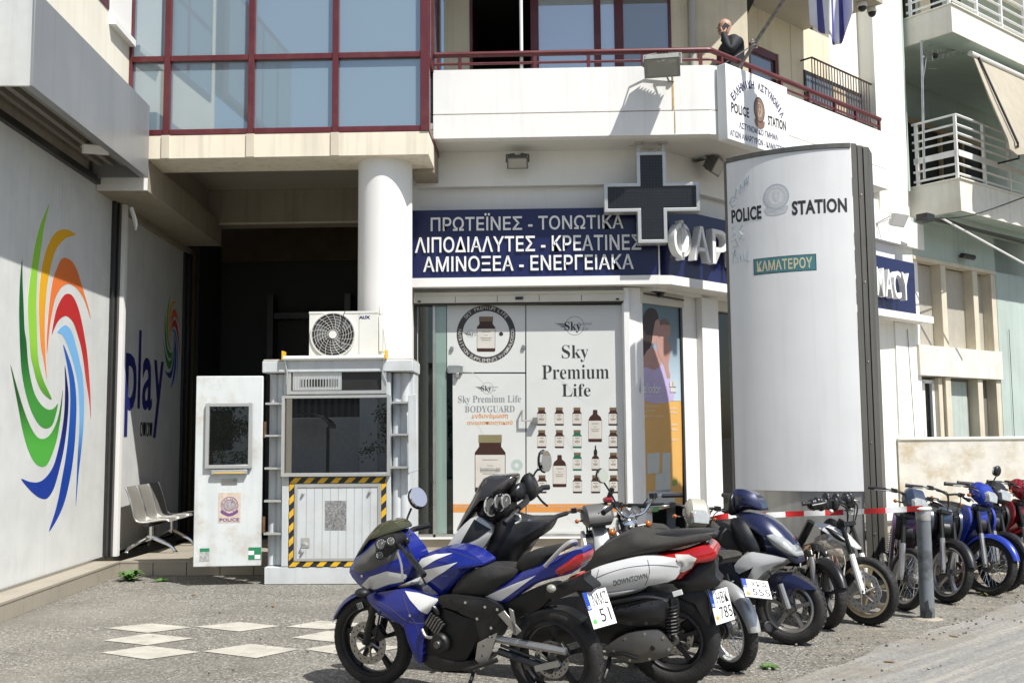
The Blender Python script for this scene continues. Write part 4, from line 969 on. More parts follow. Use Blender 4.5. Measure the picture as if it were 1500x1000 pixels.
polyP(mb, zz([(140, 860), (165, 850), (160, 872), (140, 874)]), mat('leaf_green_print', (.16, .38, .1), .5), CHAM, OC+.004, .001)
polyP(mb, zz([(213, 758), (230, 755), (230, 775), (213, 778)]), mat('leaf_green_print2', (.2, .34, .06), .5), CHAM, OC+.003, .001)
mb.make('print', t, sm=0)
# ================================================================ police guard booth
kg = mat('booth_paint', (.56, .59, .60), .5, var=.05, scale=3, streak=.15, dirt=(.35, .30, .22), dirt_amt=.25, dirt_scale=2)
kgd = mat('booth_door_paint', (.60, .63, .63), .48, var=.05, scale=3, streak=.12, dirt=(.36, .24, .13), dirt_amt=.5, dirt_scale=2.4)
alu = mat('aluminium_frame', (.62, .62, .60), .35, metal=.7, var=.04)
yel = mat('hazard_yellow', (.72, .42, .02), .5, var=.1, scale=10, dirt=(.1, .08, .05), dirt_amt=.3); blk = mat('hazard_black', (.02, .02, .02), .55)
kglass = glass_mat('booth_dark_glass', (.05, .05, .05), .34, 0.0, (.012, .012, .012), .8)
KY = 11.38
KM = wallframe((0, KY), (1, 0))
kx = lambda x, y=640: on(KM, x, y, 0)[0]
kz = lambda y, x=490: on(KM, x, y, 0)[1]
bth = thing('guard_booth', 'grey armoured police guard booth with dark window and yellow black hazard border', 'guard booth', (kx(500), 11.68, 0))
x0, x1 = kx(387, 840), kx(607, 640)
part('base', lambda mb: mb.bx(x0, x1+.02, KY, KY+.62, .003, kz(830), kg), parent=bth, bevel=.006)
part('shell', lambda mb: (mb.bx(kx(414), kx(571), KY+.03, KY+.60, kz(829), kz(546), kg), mb.bx(x0+.03, x1-.03, KY+.19, KY+.60, kz(829), kz(546), kg),
     mb.bx(kx(414), kx(424), KY, KY+.03, kz(829), kz(696), kg), mb.bx(kx(566), kx(572), KY, KY+.03, kz(829), kz(696), kg),
     [mb.tube([(x, KY+.17, kz(829)), (x, KY+.17, kz(546))], .055, kg, 14) for x in (kx(396), kx(407), kx(579), kx(590))]), parent=bth, bevel=.004)
part('roof', lambda mb: (mb.bx(kx(385, 530), kx(605, 530), KY-.03, KY+.64, kz(545), kz(528), kg), mb.bx(kx(386, 530), kx(604, 530), KY-.02, KY+.63, kz(528), kz(525.5), mat('booth_roof_top', (.5, .47, .4), .7, var=.15))), parent=bth, bevel=.012)
for y in (590, 637, 685, 733, 781):
    for xa, xb in ((388, 413), (573, 601)):
        if y > 730 and xa > 500: continue
        part('shelf_fin', lambda mb: mb.bx(kx(xa), kx(xb), KY+.0, KY+.18, kz(y)-.011, kz(y)+.011, alu), parent=bth)
part('side_flap', lambda mb: mb.prism([(kx(598), kz(580)), (kx(610), kz(578)), (kx(612), kz(690)), (kx(598), kz(694))], KY-.01, KY+.02, kg, lambda u, v, d: (u, d, v)), parent=bth, bevel=.005)
v = part('vent_panel', lambda mb: (mb.bx(kx(420), kx(566), KY-.02, KY+.03, kz(577), kz(572), alu), mb.bx(kx(420), kx(566), KY-.02, KY+.03, kz(543), kz(540), alu), mb.bx(kx(420), kx(426), KY-.02, KY+.03, kz(572), kz(543), alu), mb.bx(kx(559), kx(566), KY-.02, KY+.03, kz(572), kz(543), alu),
     mb.bx(kx(426), kx(559), KY+.015, KY+.029, kz(572), kz(543), blackr), mb.bx(kx(428), kx(500), KY-.005, KY+.014, kz(571), kz(545), alu), mb.bx(kx(438), kx(494), KY-.007, KY-.005, kz(566), kz(555), blackr),
     [mb.bx(kx(438+i*4.3), kx(439.3+i*4.3), KY-.010, KY-.007, kz(566), kz(555), alu) for i in range(13)], [mb.bx(kx(428+i*4), kx(428.7+i*4), KY-.008, KY-.005, kz(571), kz(545), kg) for i in range(1, 18)]), parent=bth)
w = part('window', lambda mb: (mb.bx(kx(413.5), kx(418), KY-.05, KY+.01, kz(697), kz(579), alu), mb.bx(kx(568), kx(572.5), KY-.05, KY+.01, kz(697), kz(579), alu), mb.bx(kx(418), kx(568), KY-.05, KY+.01, kz(697), kz(692), alu), mb.bx(kx(418), kx(568), KY-.05, KY+.01, kz(583), kz(579), alu)), parent=bth, bevel=.003)
part('pane', lambda mb: mb.bx(kx(418), kx(568), KY-.015, KY-.01, kz(692), kz(583), kglass), parent=w, sm=0)
def stripes(mb, xa, ya, xb, yb, hor):
    mb.bx(kx(xa), kx(xb), KY-.004, KY+.028, kz(yb), kz(ya), blk)
    X0, X1, Z0, Z1 = kx(xa), kx(xb), kz(yb), kz(ya); L = (X1-X0) if hor else (Z1-Z0); W = (Z1-Z0) if hor else (X1-X0); p = .152; k = -p
    while k < L:
        q = [(k, 0), (k+p*.5, 0), (k+p*.5+W, W), (k+W, W)]
        q = [(min(max(a, 0), L), b) for a, b in q]
        if q[0][0] != q[1][0] or q[2][0] != q[3][0]:
            pts = [(X0+a, Z0+b) if hor else (X0+b, Z0+a) for a, b in q]
            mb.prism(pts, KY-.008, KY-.004, yel, lambda u, v, d: (u, d, v))
        k += p
part('hazard_border', lambda mb: (stripes(mb, 425, 699, 566, 707, True), stripes(mb, 425, 821.5, 566, 829, True), stripes(mb, 425, 707.3, 431.5, 821.2, False), stripes(mb, 559, 707.3, 566, 821.2, False)), parent=bth, sm=0)
pn = part('lower_door', lambda mb: (mb.bx(kx(432), kx(558.5), KY-.006, KY+.028, kz(821), kz(708), kg), mb.bx(kx(433), kx(558), KY-.014, KY-.006, kz(713), kz(708.5), alu), mb.bx(kx(433), kx(558), KY-.014, KY-.006, kz(821), kz(817), alu), mb.bx(kx(433), kx(437), KY-.014, KY-.006, kz(817), kz(713), alu), mb.bx(kx(554), kx(558), KY-.014, KY-.006, kz(817), kz(713), alu),
     [mb.bx(kx(438+i*11.6), kx(438.8+i*11.6), KY-.0065, KY-.005, kz(817), kz(713), mat('booth_groove', (.3, .31, .31), .6)) for i in range(1, 10)]), parent=bth)
part('paper_notice', lambda mb: mb.bx(kx(477), kx(508.5), KY-.008, KY-.0062, kz(776), kz(733), mat('grey_notice', (.22, .22, .22), .7, var=.55, scale=45)), parent=pn, sm=0)
for p in ((445, 723), (542, 721), (445, 808)): part('bolt', lambda mb: mb.lathe([(.016, 0), (.016, .02), (.008, .03), (0, .031)], (kx(p[0]), KY-.006, kz(p[1])), (0, -1, 0), steel, 12), parent=pn)
part('latch', lambda mb: (mb.bx(kx(443), kx(455), KY-.012, KY-.0062, kz(801), kz(787), alu), mb.tube([(kx(446), KY-.01, kz(795)), (kx(446), KY-.05, kz(795)), (kx(452), KY-.05, kz(798))], .010, steel, 8)), parent=pn)
mb = MB(); za = kz(522)
for x in (415, 566): mb.bx(kx(x-1.2), kx(x+1.2), KY-.09, KY+.05, kz(527), kz(514), yel)
mb.make('roller_bracket', bth, bevel=.003); part('blind_roller', lambda mb: mb.tube([(kx(416), KY-.06, kz(524.5)), (kx(565), KY-.06, kz(524.5))], .026, lett, 14), parent=bth)
for x in (417, 564): part('strap', lambda mb: mb.tube([(kx(x), KY-.05, kz(524)), (kx(x+(4 if x < 500 else -3)), KY-.04, kz(545)), (kx(x+3), KY-.03, kz(562))], .008, alu, 6), parent=bth)
# its door, folded right open
hx_ = kx(385, 700); DM = Matrix.Translation((hx_, KY, 0)) @ Matrix.Rotation(rad(8), 4, 'Z') @ Matrix.Translation((-hx_, -KY, 0))
dr = part('door', lambda mb: mb.bx(kx(289, 700), kx(384, 700), KY-.02, KY+.04, kz(828, 337), kz(551, 337), kgd), parent=bth, bevel=.008, M=DM)
part('window', lambda mb: (mb.bx(kx(305, 640), kx(310, 640), KY-.06, KY-.021, kz(684), kz(589), alu), mb.bx(kx(366, 640), kx(371, 640), KY-.06, KY-.021, kz(684), kz(589), alu), mb.bx(kx(310, 640), kx(366, 640), KY-.06, KY-.021, kz(684), kz(679), alu), mb.bx(kx(310, 640), kx(366, 640), KY-.06, KY-.021, kz(594), kz(589), alu), mb.bx(kx(310, 640), kx(366, 640), KY-.03, KY-.022, kz(679), kz(594), kglass)), parent=dr, M=DM, bevel=.003)
part('gun_slot', lambda mb: (mb.bx(kx(314, 690), kx(364, 690), KY-.075, KY-.021, kz(692), kz(686), alu), mb.bx(kx(318, 690), kx(360, 690), KY-.078, KY-.075, kz(691.5), kz(690), yel)), parent=dr, M=DM, bevel=.003)
part('name_plate', lambda mb: mb.bx(kx(327, 700), kx(349, 700), KY-.025, KY-.0205, kz(708), kz(699), steel), parent=dr, M=DM, sm=0)
part('lock', lambda mb: mb.bx(kx(299.5, 700), kx(304, 700), KY-.027, KY-.0205, kz(721), kz(714), blackr), parent=dr)
purp = mat('sticker_purple', (.16, .07, .20), .5); pap = mat('sticker_cream', (.58, .48, .40), .55, var=.12, scale=25)
mb = MB(DM); sx0, sx1 = kx(322.5, 740), kx(354, 740); mb.bx(sx0, sx1, KY-.023, KY-.0205, kz(763), kz(719.5), pap)
T = face_on(KM, (sx0+sx1)/2, kz(738), .0232); ring(mb, .088, .094, purp, T, 0, .001); ring(mb, .058, .064, purp, T, 0, .001); plate(mb, disc(.055, 20), mat('sticker_grey', (.33, .30, .31), .6, var=.4, scale=60), T, 0, .0008)
arc_text(mb, 'ΕΛΛΗΝΙΚΗ ΑΣΤΥΝΟΜΙΑ', purp, T, 0, 0, .076, 235, -55, .017, .001)
plate(mb, smooth_pts([(-.085, -.05), (0, -.088), (.085, -.05), (.085, -.085), (0, -.12), (-.085, -.085)]), purp, T, .001, .002)
text(mb, 'POLICE', purp, face_on(KM, (sx0+sx1)/2, kz(759), .0232), w=(sx1-sx0)*.88, h=.036, bold=.04, depth=.001)
mb.make('police_sticker', dr, sm=0)
grn = mat('green_sticker', (.02, .20, .09), .5); gry = mat('barcode_grey', (.36, .37, .36), .6, var=.4, scale=50)
for a, b in ((296.5, 310), (365, 383)): part('green_sticker', lambda mb: (mb.bx(kx(a, 800), kx(b, 800), KY-.0225, KY-.0205, kz(805 if a < 300 else 818), kz(800), grn), mb.bx(kx(a, 800), kx(b, 800), KY-.0225, KY-.0205, kz(819), kz(805.1), gry) if a < 300 else mb.bx(kx(a, 800), kx(a+8, 800), KY-.0235, KY-.0225, kz(811), kz(805), lett), mb.bx(kx(a+9, 800), kx(b-1, 800), KY-.0235, KY-.0225, kz(817), kz(811), lett) if a > 300 else None), parent=dr, M=DM, sm=0)
for z in (kz(780), kz(640)): part('hinge', lambda mb: mb.tube([(kx(386, 700), KY+.02, z), (kx(386, 700), KY+.02, z+.18)], .02, mat('rusty_hinge', (.10, .05, .025), .8, var=.4), 8), parent=bth)

# ================================================================ air conditioner on the booth roof
AY = 11.42; AM = wallframe((0, AY), (1, 0)); ax = lambda x: on(AM, x, 490, 0)[0]; az = lambda y: on(AM, 500, y, 0)[1]
acw = mat('ac_white', (.72, .71, .66), .45, var=.03)
zb = max(kz(525), az(523))+.01
ac = thing('air_conditioner', 'white outdoor air conditioner unit standing on the guard booth roof', 'air conditioner', (ax(504), AY+.16, zb))
zt_ = az(457.5); fx, fz, fr_ = ax(488), az(490), (ax(520)-ax(457))/2
part('casing', lambda mb: (mb.bx(ax(453), ax(553), AY, AY+.32, zb, zt_, acw), mb.bx(ax(452.5), ax(553.5), AY-.005, AY+.325, zt_-.012, zt_+.012, acw), mb.bx(ax(525.5), ax(526.3), AY-.001, AY, zb, zt_, mat('ac_seam', (.35, .35, .33), .6))), parent=ac, bevel=.012)
part('fan', lambda mb: (plate(mb, disc(fr_, 36), ink, face_on(AM, fx, fz, .001), 0, .002), [plate(mb, [(.02*math.cos(a), .02*math.sin(a)), (fr_*.92*math.cos(a+.1), fr_*.92*math.sin(a+.1)), (fr_*.9*math.cos(a+1.1), fr_*.9*math.sin(a+1.1)), (.04*math.cos(a+1.6), .04*math.sin(a+1.6))], mat('ac_blade', (.12, .12, .12), .5), face_on(AM, fx, fz, .004), 0, .003) for a in (0.3, 2.4, 4.5)]), parent=ac, sm=0)
def f(mb):
    T = face_on(AM, fx, fz, .012)
    for i in range(1, 9): ring(mb, fr_*i/8.2-.0012, fr_*i/8.2+.0012, acw, T, 0, .005, 36)
    for k in range(18):
        a = k*math.pi/9; p = [T @ Vector((r*math.cos(a+r*2.2), r*math.sin(a+r*2.2), .004)) for r in (.05, .1, .15, .2, fr_)]; mb.tube(p, .0017, acw, 5)
    plate(mb, disc(.045, 20), acw, T, .004, .014); ring(mb, fr_, fr_+.012, acw, T, -.01, .006, 40)
part('grille', f, parent=ac)
part('lettering', lambda mb: text(mb, 'AUX', mat('ac_logo_blue', (.02, .03, .12), .4), face_on(AM, ax(534), az(465), .0005), w=.125, h=.037, bold=.05, depth=.002), parent=ac, sm=0)
part('side_cover', lambda mb: (mb.bx(ax(553.6), ax(559), AY+.05, AY+.26, zb+.05, zt_-.03, acw), mb.bx(ax(553.6), ax(557), AY+.08, AY+.2, zt_-.02, zt_+.09, acw)), parent=ac, bevel=.01)
part('pipe', lambda mb: (mb.tube([(ax(558), AY+.1, zt_-.05), (ax(561), AY+.08, zt_-.2), (ax(566), AY+.06, zb+.05), (ax(567), AY+.1, zb-.06)], .014, acw, 8, sm=3), mb.tube([(ax(499), AY-.01, zb+.04), (ax(502), AY-.03, zt_-.1), (ax(506), AY-.01, zt_+.02)], .004, black, 5, sm=3)), parent=ac)
part('foot_rail', lambda mb: [mb.bx(ax(x), ax(x+6), AY-.01, AY+.33, zb-.05, zb-.001, steel) for x in (458, 540)], parent=ac)

# ================================================================ perforated steel bench on the platform
pf = atZ(181, 812, .172); pb = atZ(253, 811, .172)
bd = (pb-pf); bw = bd.length; ang = math.atan2(bd.y, bd.x)
bn = thing('waiting_bench', 'row of three perforated steel waiting seats beside the printed shutter', 'bench', tuple((pf+pb)/2), ang)
perf = mat('perforated_steel', (.50, .48, .43), .38, metal=.6, var=.06, bump=.6, bscale=260)
LOCAL[0] = True
def f_legs(mb, y):
    mb.tube([(-bw/2, y, .02), (-bw/2+.06, y, .09), (-.10, y, .16), (0, y, .20), (.10, y, .16), (bw/2-.06, y, .09), (bw/2, y, .02)], [.02, .022, .028, .034, .028, .022, .02], chrome, 10, sm=3)
    for sx in (-1, 1): mb.lathe([(.032, 0), (.032, .015), (.015, .03)], (sx*bw/2, y, 0.001), (0, 0, 1), chrome, 12)
    mb.tube([(0, y, .18), (0.0, y, .36)], .035, chrome, 12)
SPC = .47
for y in (.12, .12+SPC*2-.05):
    mb = MB(); f_legs(mb, y); mb.make('leg', bn, bevel=0)
mb = MB(); mb.box((0.0, SPC*1.35, .37), (.07, SPC*3.2, .05), blackr); mb.make('beam', bn, bevel=.004)
prof = smooth_loop([(-.30, 0, .84), (-.27, 0, .78), (-.21, 0, .60), (-.17, 0, .45), (-.12, 0, .405), (-.02, 0, .40), (.12, 0, .425), (.22, 0, .43), (.25, 0, .41)], 4, False)
for i in range(3):
    y = i*SPC; mb = MB(); secs = []
    for p in prof: secs.append([(p.x, y-.01+.0, p.z), (p.x, y+.43, p.z), (p.x+.006, y+.43, p.z-.012), (p.x+.006, y-.01, p.z-.012)])
    mb.loft(secs, perf); s_ = mb.make('seat', bn)
    for yy in (y-.012, y+.432):
        mb = MB(); mb.tube([(p.x, yy, p.z-.004) for p in prof], .014, steel, 6); mb.make('side_rim', s_)
LOCAL[0] = False

# ================================================================ floodlights
def floodlight(name, label, pos, aim, size, arm, m=None, group='floodlights on the building'):
    """box lamp with cooling fins behind and a bracket that runs to `arm`"""
    m = m or mat('floodlight_grey', (.12, .12, .115), .5, var=.1)
    t = thing(name, label, 'floodlight', pos, group=group)
    z = Vector(aim).normalized(); x = z.cross(Vector((0, 0, 1))).normalized(); y = x.cross(z)
    M = Matrix.Translation(pos) @ Matrix((x, y, z)).transposed().to_4x4(); w, h, d = size
    mb = MB(M); mb.bx(-w/2, w/2, -h/2, h/2, -d*.5, d*.3, m); mb.bx(-w*.54, w*.54, -h*.56, h*.56, d*.3, d*.42, m)
    for i in range(9): mb.bx(-w*.45+i*w*.11, -w*.45+i*w*.11+.006, -h*.42, h*.42, -d*.9, -d*.5, m)
    mb.make('housing', t, bevel=.006)
    mb = MB(M); mb.bx(-w*.46, w*.46, -h*.46, h*.46, d*.42, d*.44, lampglass if m is not lampw else lett); mb.make('lens', t, sm=0)
    mb = MB(); q = M @ Vector((0, 0, -d*.3)); a = Vector(arm)
    for s in (-1, 1): mb.tube([M @ Vector((s*w*.57, 0, 0)), M @ Vector((s*w*.57, h*.3, -d)), M @ Vector((s*w*.2, h*.3, -d*1.3)), a+x*s*.02], .011, m, 6)
    mb.tube([a, a+Vector((0, 0, .002))], .04, m, 10); mb.make('bracket', t)
    return t
lampw = mat('floodlight_pale', (.66, .66, .64), .4)
p = atY(758, 237, 12.88); floodlight('floodlight', 'small square floodlight on the white wall above the product name board', tuple(p), (0, -.75, -.6), (.25, .14, .12), (p.x, 13.1, p.z+.10))
q = on(CHAM, 1048, 243, .22); p = pt(CHAM, q[0], .22, q[1]); floodlight('floodlight', 'dark floodlight high on the splayed wall just left of the pylon', tuple(p), (.75, -.4, -.5), (.30, .20, .12), tuple(pt(CHAM, q[0]-.15, -.02, q[1]+.08)))
p = atY(970, 96, 12.14); floodlight('floodlight', 'big grey floodlight on the balcony front with a long shadow and rust streak', tuple(p), (-.12, -.75, -.62), (.40, .22, .2), (p.x+.14, 12.44, p.z-.10), mat('floodlight_green_grey', (.24, .25, .23), .5, var=.1))
q = on(CHAM, 1316, 322, .3); p = pt(CHAM, q[0], .3, q[1]); floodlight('floodlight', 'pale floodlight on the far white wall end past the pylon', tuple(p), (.5, -.75, -.55), (.34, .20, .06), tuple(pt(CHAM, q[0]-.1, -.03, q[1]-.02)), lampw)
for (x, y), lb in (((140, 218), 'floodlight hanging under the grey canopy, nearer of the two'), ((185, 258), 'floodlight hanging under the grey canopy, farther one beside the looped cable')):
    q = on(WING, x, y, .02); p = pt(WING, q[0], .02, q[1]); floodlight('floodlight', lb, tuple(p), (.25, -.65, -.7), (.26, .11, .05), tuple(pt(WING, q[0], .06, 4.86)), lampw)
tag(MB().tube([pt(WING, .1, .0, 4.45), pt(WING, .12, .05, 4.28), pt(WING, .2, .02, 4.2), pt(WING, .3, -.02, 4.26), pt(WING, .34, -.1, 4.5)], .014, lett, 8, sm=4).make('cable'), 'white cable looping below the canopy end beside the shutter post', 'cable')
# dome cameras under the upper balcony
for x, lb in ((1263, 'left one of two small dome cameras under the upper balcony'), (1277, 'right one of two small dome cameras under the upper balcony')):
    q = on(BALC, x, 12, -.15); p = pt(BALC, q[0], -.15, 8.218)
    t = thing('dome_camera', lb, 'camera', tuple(p), group='dome cameras')
    part('mount', lambda mb: mb.lathe([(.075, 0), (.08, -.05), (.07, -.07)], p, (0, 0, 1), acw, 18), parent=t); part('dome', lambda mb: mb.ell(p+Vector((0, 0, -.08)), (.062, .062, .065), black), parent=t)

# ================================================================ flag and pole
fp = thing('flag_pole', 'slanted striped flag pole lashed to the balcony corner rail', 'flag pole', tuple(atY(1084, 92, 12.75)))
b0 = pt(BALC, .72, -.12, 6.0); tp = Vector((4.6, 11.4, 9.2))
A_ = pt(BALC, *[on(BALC, 1085, 95, -.02)[0], -.02, on(BALC, 1085, 95, -.02)[1]]); B_ = atP(1148, 0, A_-Vector((0, .35, 0)), (0.3, 1, 0)); dvec = (B_-A_).normalized()
part('pole', lambda mb: mb.tube([A_-dvec*.35, A_+dvec*3.4], .024, mat('weathered_pole', (.22, .20, .18), .6, var=.4, scale=20), 10), parent=fp)
part('lashing', lambda mb: (mb.tube([A_+dvec*.30+Vector((math.cos(a*1.1)*.035, math.sin(a*1.1)*.035, a*.006-.04)) for a in range(16)], .010, mat('rope_grey', (.4, .38, .34), .9), 6), mb.tube([A_+dvec*.3, A_+Vector((-.25, .1, .02)), A_+Vector((-.35, .15, -.1))], .008, mat('rope_grey', (.4, .38, .34)), 5)), parent=fp)
fl = thing('greek_flag', 'blue and white striped flag hanging in folds from the slanted pole', 'flag', tuple(A_+dvec*2.3), group=None)
fb, fw = mat('flag_blue', (.10, .09, .30), .85, var=.1, scale=6), mat('flag_white', (.80, .80, .82), .85, var=.05)
pc = atP(1216, 6, A_+dvec*1.9, (0, 1, 0)); cols_ = 30; rows_ = 22
def flagpt(i, j):
    u, v = i/cols_, j/rows_
    hx = -.25+.50*u; fold = .09*math.sin(u*9.5+v*1.2)+.04*math.sin(u*21+v*3)
    drop = .22+.42*u+ .16*math.sin(u*5)*u - (.35*max(0, u-.82)/.18)
    return pc+Vector((hx+(.03-.05*u)*v, fold, 1.0-v*(1.0+drop)))
mb = MB(); vs = [flagpt(i, j) for i in range(cols_+1) for j in range(rows_+1)]
for i in range(cols_):
    m = fb if int(i/cols_*7) % 2 else fw
    mb.add([vs[i*(rows_+1)+j] for j in range(rows_+1)]+[vs[(i+1)*(rows_+1)+j] for j in range(rows_+1)], [(j, j+1, rows_+2+j, rows_+1+j) for j in range(rows_)], m)
fo = mb.make('cloth', fl, sm=180); sdm = fo.modifiers.new('thickness', 'SOLIDIFY'); sdm.thickness = .004

# ================================================================ green apartment house
nb = thing('apartment_house', 'mint green and white apartment house with railed balconies right of the pharmacy', 'building', tuple(pt(NEXT, 3, 3, 0)))
P_ = lambda name, fn, sm=35, bevel=0, parent=nb: part(name, fn, sm, bevel, NEXT, parent)
nx = lambda x, y, o=0: on(NEXT, x, y, o)[0]; nz_ = lambda x, y, o=0: on(NEXT, x, y, o)[1]
whn = mat('white_render', (.76, .76, .70), .85, var=.04, scale=1.5, streak=.10)
ncream = mat('old_cream_trim', (.60, .54, .42), .8, var=.08, scale=3, streak=.15)
wa, wb = nx(1341, 450), nx(1461, 470); zA, zB, zC, zD = nz_(1341, 377), nz_(1400, 530), nz_(1400, 551), nz_(1400, 640)
zs0 = nz_(1400, 510)
def f(mb):
    zL = 5.42
    mb.bx(-1.5, wa-.02, -.4, 0, 0, zL, whn); mb.bx(wb+.02, wb+1.25, -.4, 0, 0, zL, greenw); mb.bx(wa-.02, 12, -.4, -.0, zA+.02, zL, greenw)
    mb.bx(wa-.02, wb+.02, -.38, -.02, 0, 1.2, greenw); mb.bx(wb+4, 12, -.4, 0, 0, zL, greenw)
    mb.bx(wb+1.25, wb+4, -.4, 0, 0, 1.2, greenw); mb.bx(-1.5, 12, -5, -.4, -.1, .1, darkm)
    sW = nx(1326, 170); mb.bx(-1.2, sW, -1.2, 0, 5.4, 14, whn); mb.bx(sW, 12, -1.25, -1.05, 5.4, 14, greenw); mb.bx(sW, sW+.1, -1.05, -.02, 5.9, 14, greenw)
    mb.bx(-1.5, 12, -6, -1.3, 5.4, 14, greenw)
P_('wall', f)
def bank(a, b, seps, glass_h):
    t_ = ncream
    w = P_('window_bank', lambda mb: (mb.bx(a, b, -.25, -.21, zs0-.02, zA, mat('window_recess', (.16, .15, .13), .8)), mb.bx(a-.02, b+.02, -.2, .05, zC-.02, zs0, mat('sill_band_white', (.70, .67, .60), .8, streak=.2, dirt=(.45, .38, .25), dirt_amt=.3)), mb.bx(a-.02, b+.02, -.2, .02, zA-.04, zA+.03, t_), mb.bx(a, b, -.25, -.2, 1.2, zC, mat('window_recess', (.16, .15, .13))),
         [(mb.bx(s-.09, s+.09, -.21, .0, zs0, zA-.04, t_), mb.bx(s-.09, s+.09, -.21, .0, 1.2, zC-.02, t_)) for s in seps]), bevel=.006)
    e = [a]+[s for s in seps]
    for i in range(len(seps)):
        P_('pane', lambda mb: mb.bx(e[i]+.09, (e[i+1] if i+1 < len(e) else b)-.09, -.2, -.19, zs0+.02, zA-.06, mat('drawn_blind', (.40, .37, .31), .55, var=.05, streak=.12)), parent=w, sm=0)
    return w
seps = [nx(1384, 450), nx(1431, 460), wb-.08]
w = bank(wa, wb, seps, 0)
P_('door_leaf', lambda mb: ([mb.bx(nx(x, 600), nx(x+3.5, 600), -.19, -.13, 1.2, zC-.1, whitem) for x in (1350, 1363, 1377)], mb.bx(nx(1350, 600), nx(1380, 600), -.19, -.13, zC-.14, zC-.08, whitem), mb.bx(nx(1350, 600), nx(1380, 600), -.185, -.18, 1.2, zC-.1, glassdark), mb.bx(nx(1380.5, 600), nx(1386, 600), -.2, -.05, 1.2, zC-.04, ncream)), parent=w, bevel=.004)
P_('curtain', lambda mb: mb.bx(nx(1399, 600), nx(1431, 600), -.19, -.18, 1.2, zC-.08, mat('pale_curtain', (.42, .47, .43), .8, var=.05, streak=.2)), parent=w, sm=0)
P_('pane', lambda mb: (mb.bx(nx(1440, 600), nx(1450, 600), -.19, -.15, 1.2, zC-.05, ncream), mb.bx(nx(1441, 600), nx(1450, 600), -.15, -.14, nz_(1446, 578), nz_(1446, 564), darkm)), parent=w, sm=0)
bank(wb+1.25, wb+4, [wb+2.1, wb+3.0, wb+3.92], 0)
sc_, zc0 = on(NEXT, 1406, 262, .85); zc1 = on(NEXT, 1406, 309, .85)[1]
s_u, zu0 = on(NEXT, 1424, 22, .85); zu1 = on(NEXT, 1424, 61, .85)[1]
balf = mat('balcony_slab_white', (.74, .72, .64), .85, var=.04, streak=.14, dirt=(.55, .46, .3), dirt_amt=.25, dirt_scale=1)
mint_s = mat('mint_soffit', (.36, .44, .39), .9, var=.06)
for a0, z0, z1 in ((sc_, zc1, zc0), (sc_, zu1, zu0)):
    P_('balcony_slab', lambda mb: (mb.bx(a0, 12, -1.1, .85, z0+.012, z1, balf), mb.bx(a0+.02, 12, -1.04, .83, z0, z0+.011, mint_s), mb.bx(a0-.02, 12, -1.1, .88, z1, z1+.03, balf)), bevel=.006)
P_('balcony_slab', lambda mb: mb.bx(sc_, 12, -1.1, .85, zu1+2.87, zu0+2.87, balf))
def rails(mb, s0, zb_, lv, posts, thick=None):
    for z in lv: mb.tube([(s0+.05, -.02, zb_+z), (s0+.05, .80, zb_+z), (11, .80, zb_+z)], .021, whitem, 6)
    if thick: mb.bx(s0+.03, s0+.05, .0, .80, zb_+thick[0], zb_+thick[1], whitem); mb.bx(s0+.05, 11, .81, .83, zb_+thick[0], zb_+thick[1], whitem)
    for p in posts: mb.bx(p-.025, p+.025, .775, .825, zb_, zb_+lv[-1], whitem)
    for o in (.05, .78): mb.bx(s0+.03, s0+.07, o-.02, o+.03, zb_, zb_+lv[-1], whitem)
hr = on(NEXT, 1398, 167, .8)[1]-zc0
P_('railing', lambda mb: rails(mb, sc_, zc0, [hr*k for k in (.10, .25, .60, .72, .85, 1.0)], [sc_+.06+i*.95 for i in range(1, 10)], (hr*.37, hr*.46)))
P_('railing', lambda mb: rails(mb, sc_, zu0, [.14, .30, .50, .72, 1.0], [sc_+.06+i*.95 for i in range(1, 10)]))
dd = P_('balcony_door', lambda mb: ([mb.bx(s, s+.09, -1.05, -.98, zc0, 7.75, mat('tan_frame', (.42, .30, .17), .6)) for s in (.50, 1.2, 1.9, 2.8, 3.7, 4.6)], mb.bx(.50, 4.69, -1.05, -.97, 7.75, 7.85, mat('tan_frame', (.42, .30, .17))), [mb.bx(s+.1, s+w_-.01, -1.045, -1.03, zc0, 7.74, darkm) for s, w_ in ((.50, .7), (1.2, .7), (1.9, .9), (2.8, .9), (3.7, .9))], [mb.bx(s+.3, s+.36, -1.03, -1.0, zc0, 7.7, steel) for s in (.5, 1.2)]))
P_('balcony_door', lambda mb: ([mb.bx(s, s+.4, -1.048, -1.0, zu0, zu0+2.3, m) for s, m in ((.75, glassdark), (1.2, ncream), (1.7, darkm), (2.3, ncream), (2.8, darkm), (3.6, darkm))]))
P_('wall_lamp', lambda mb: (mb.tube([(nx(1413, 376, .1), -.01, nz_(1413, 374, .1)), (nx(1413, 376, .1), .1, nz_(1413, 376, .1))], .02, blackr, 8), mb.tube([(nx(1409, 372, .1), .1, nz_(1409, 374, .1)), (nx(1422, 378, .1), .16, nz_(1422, 378, .1))], .05, blackr, 10)))
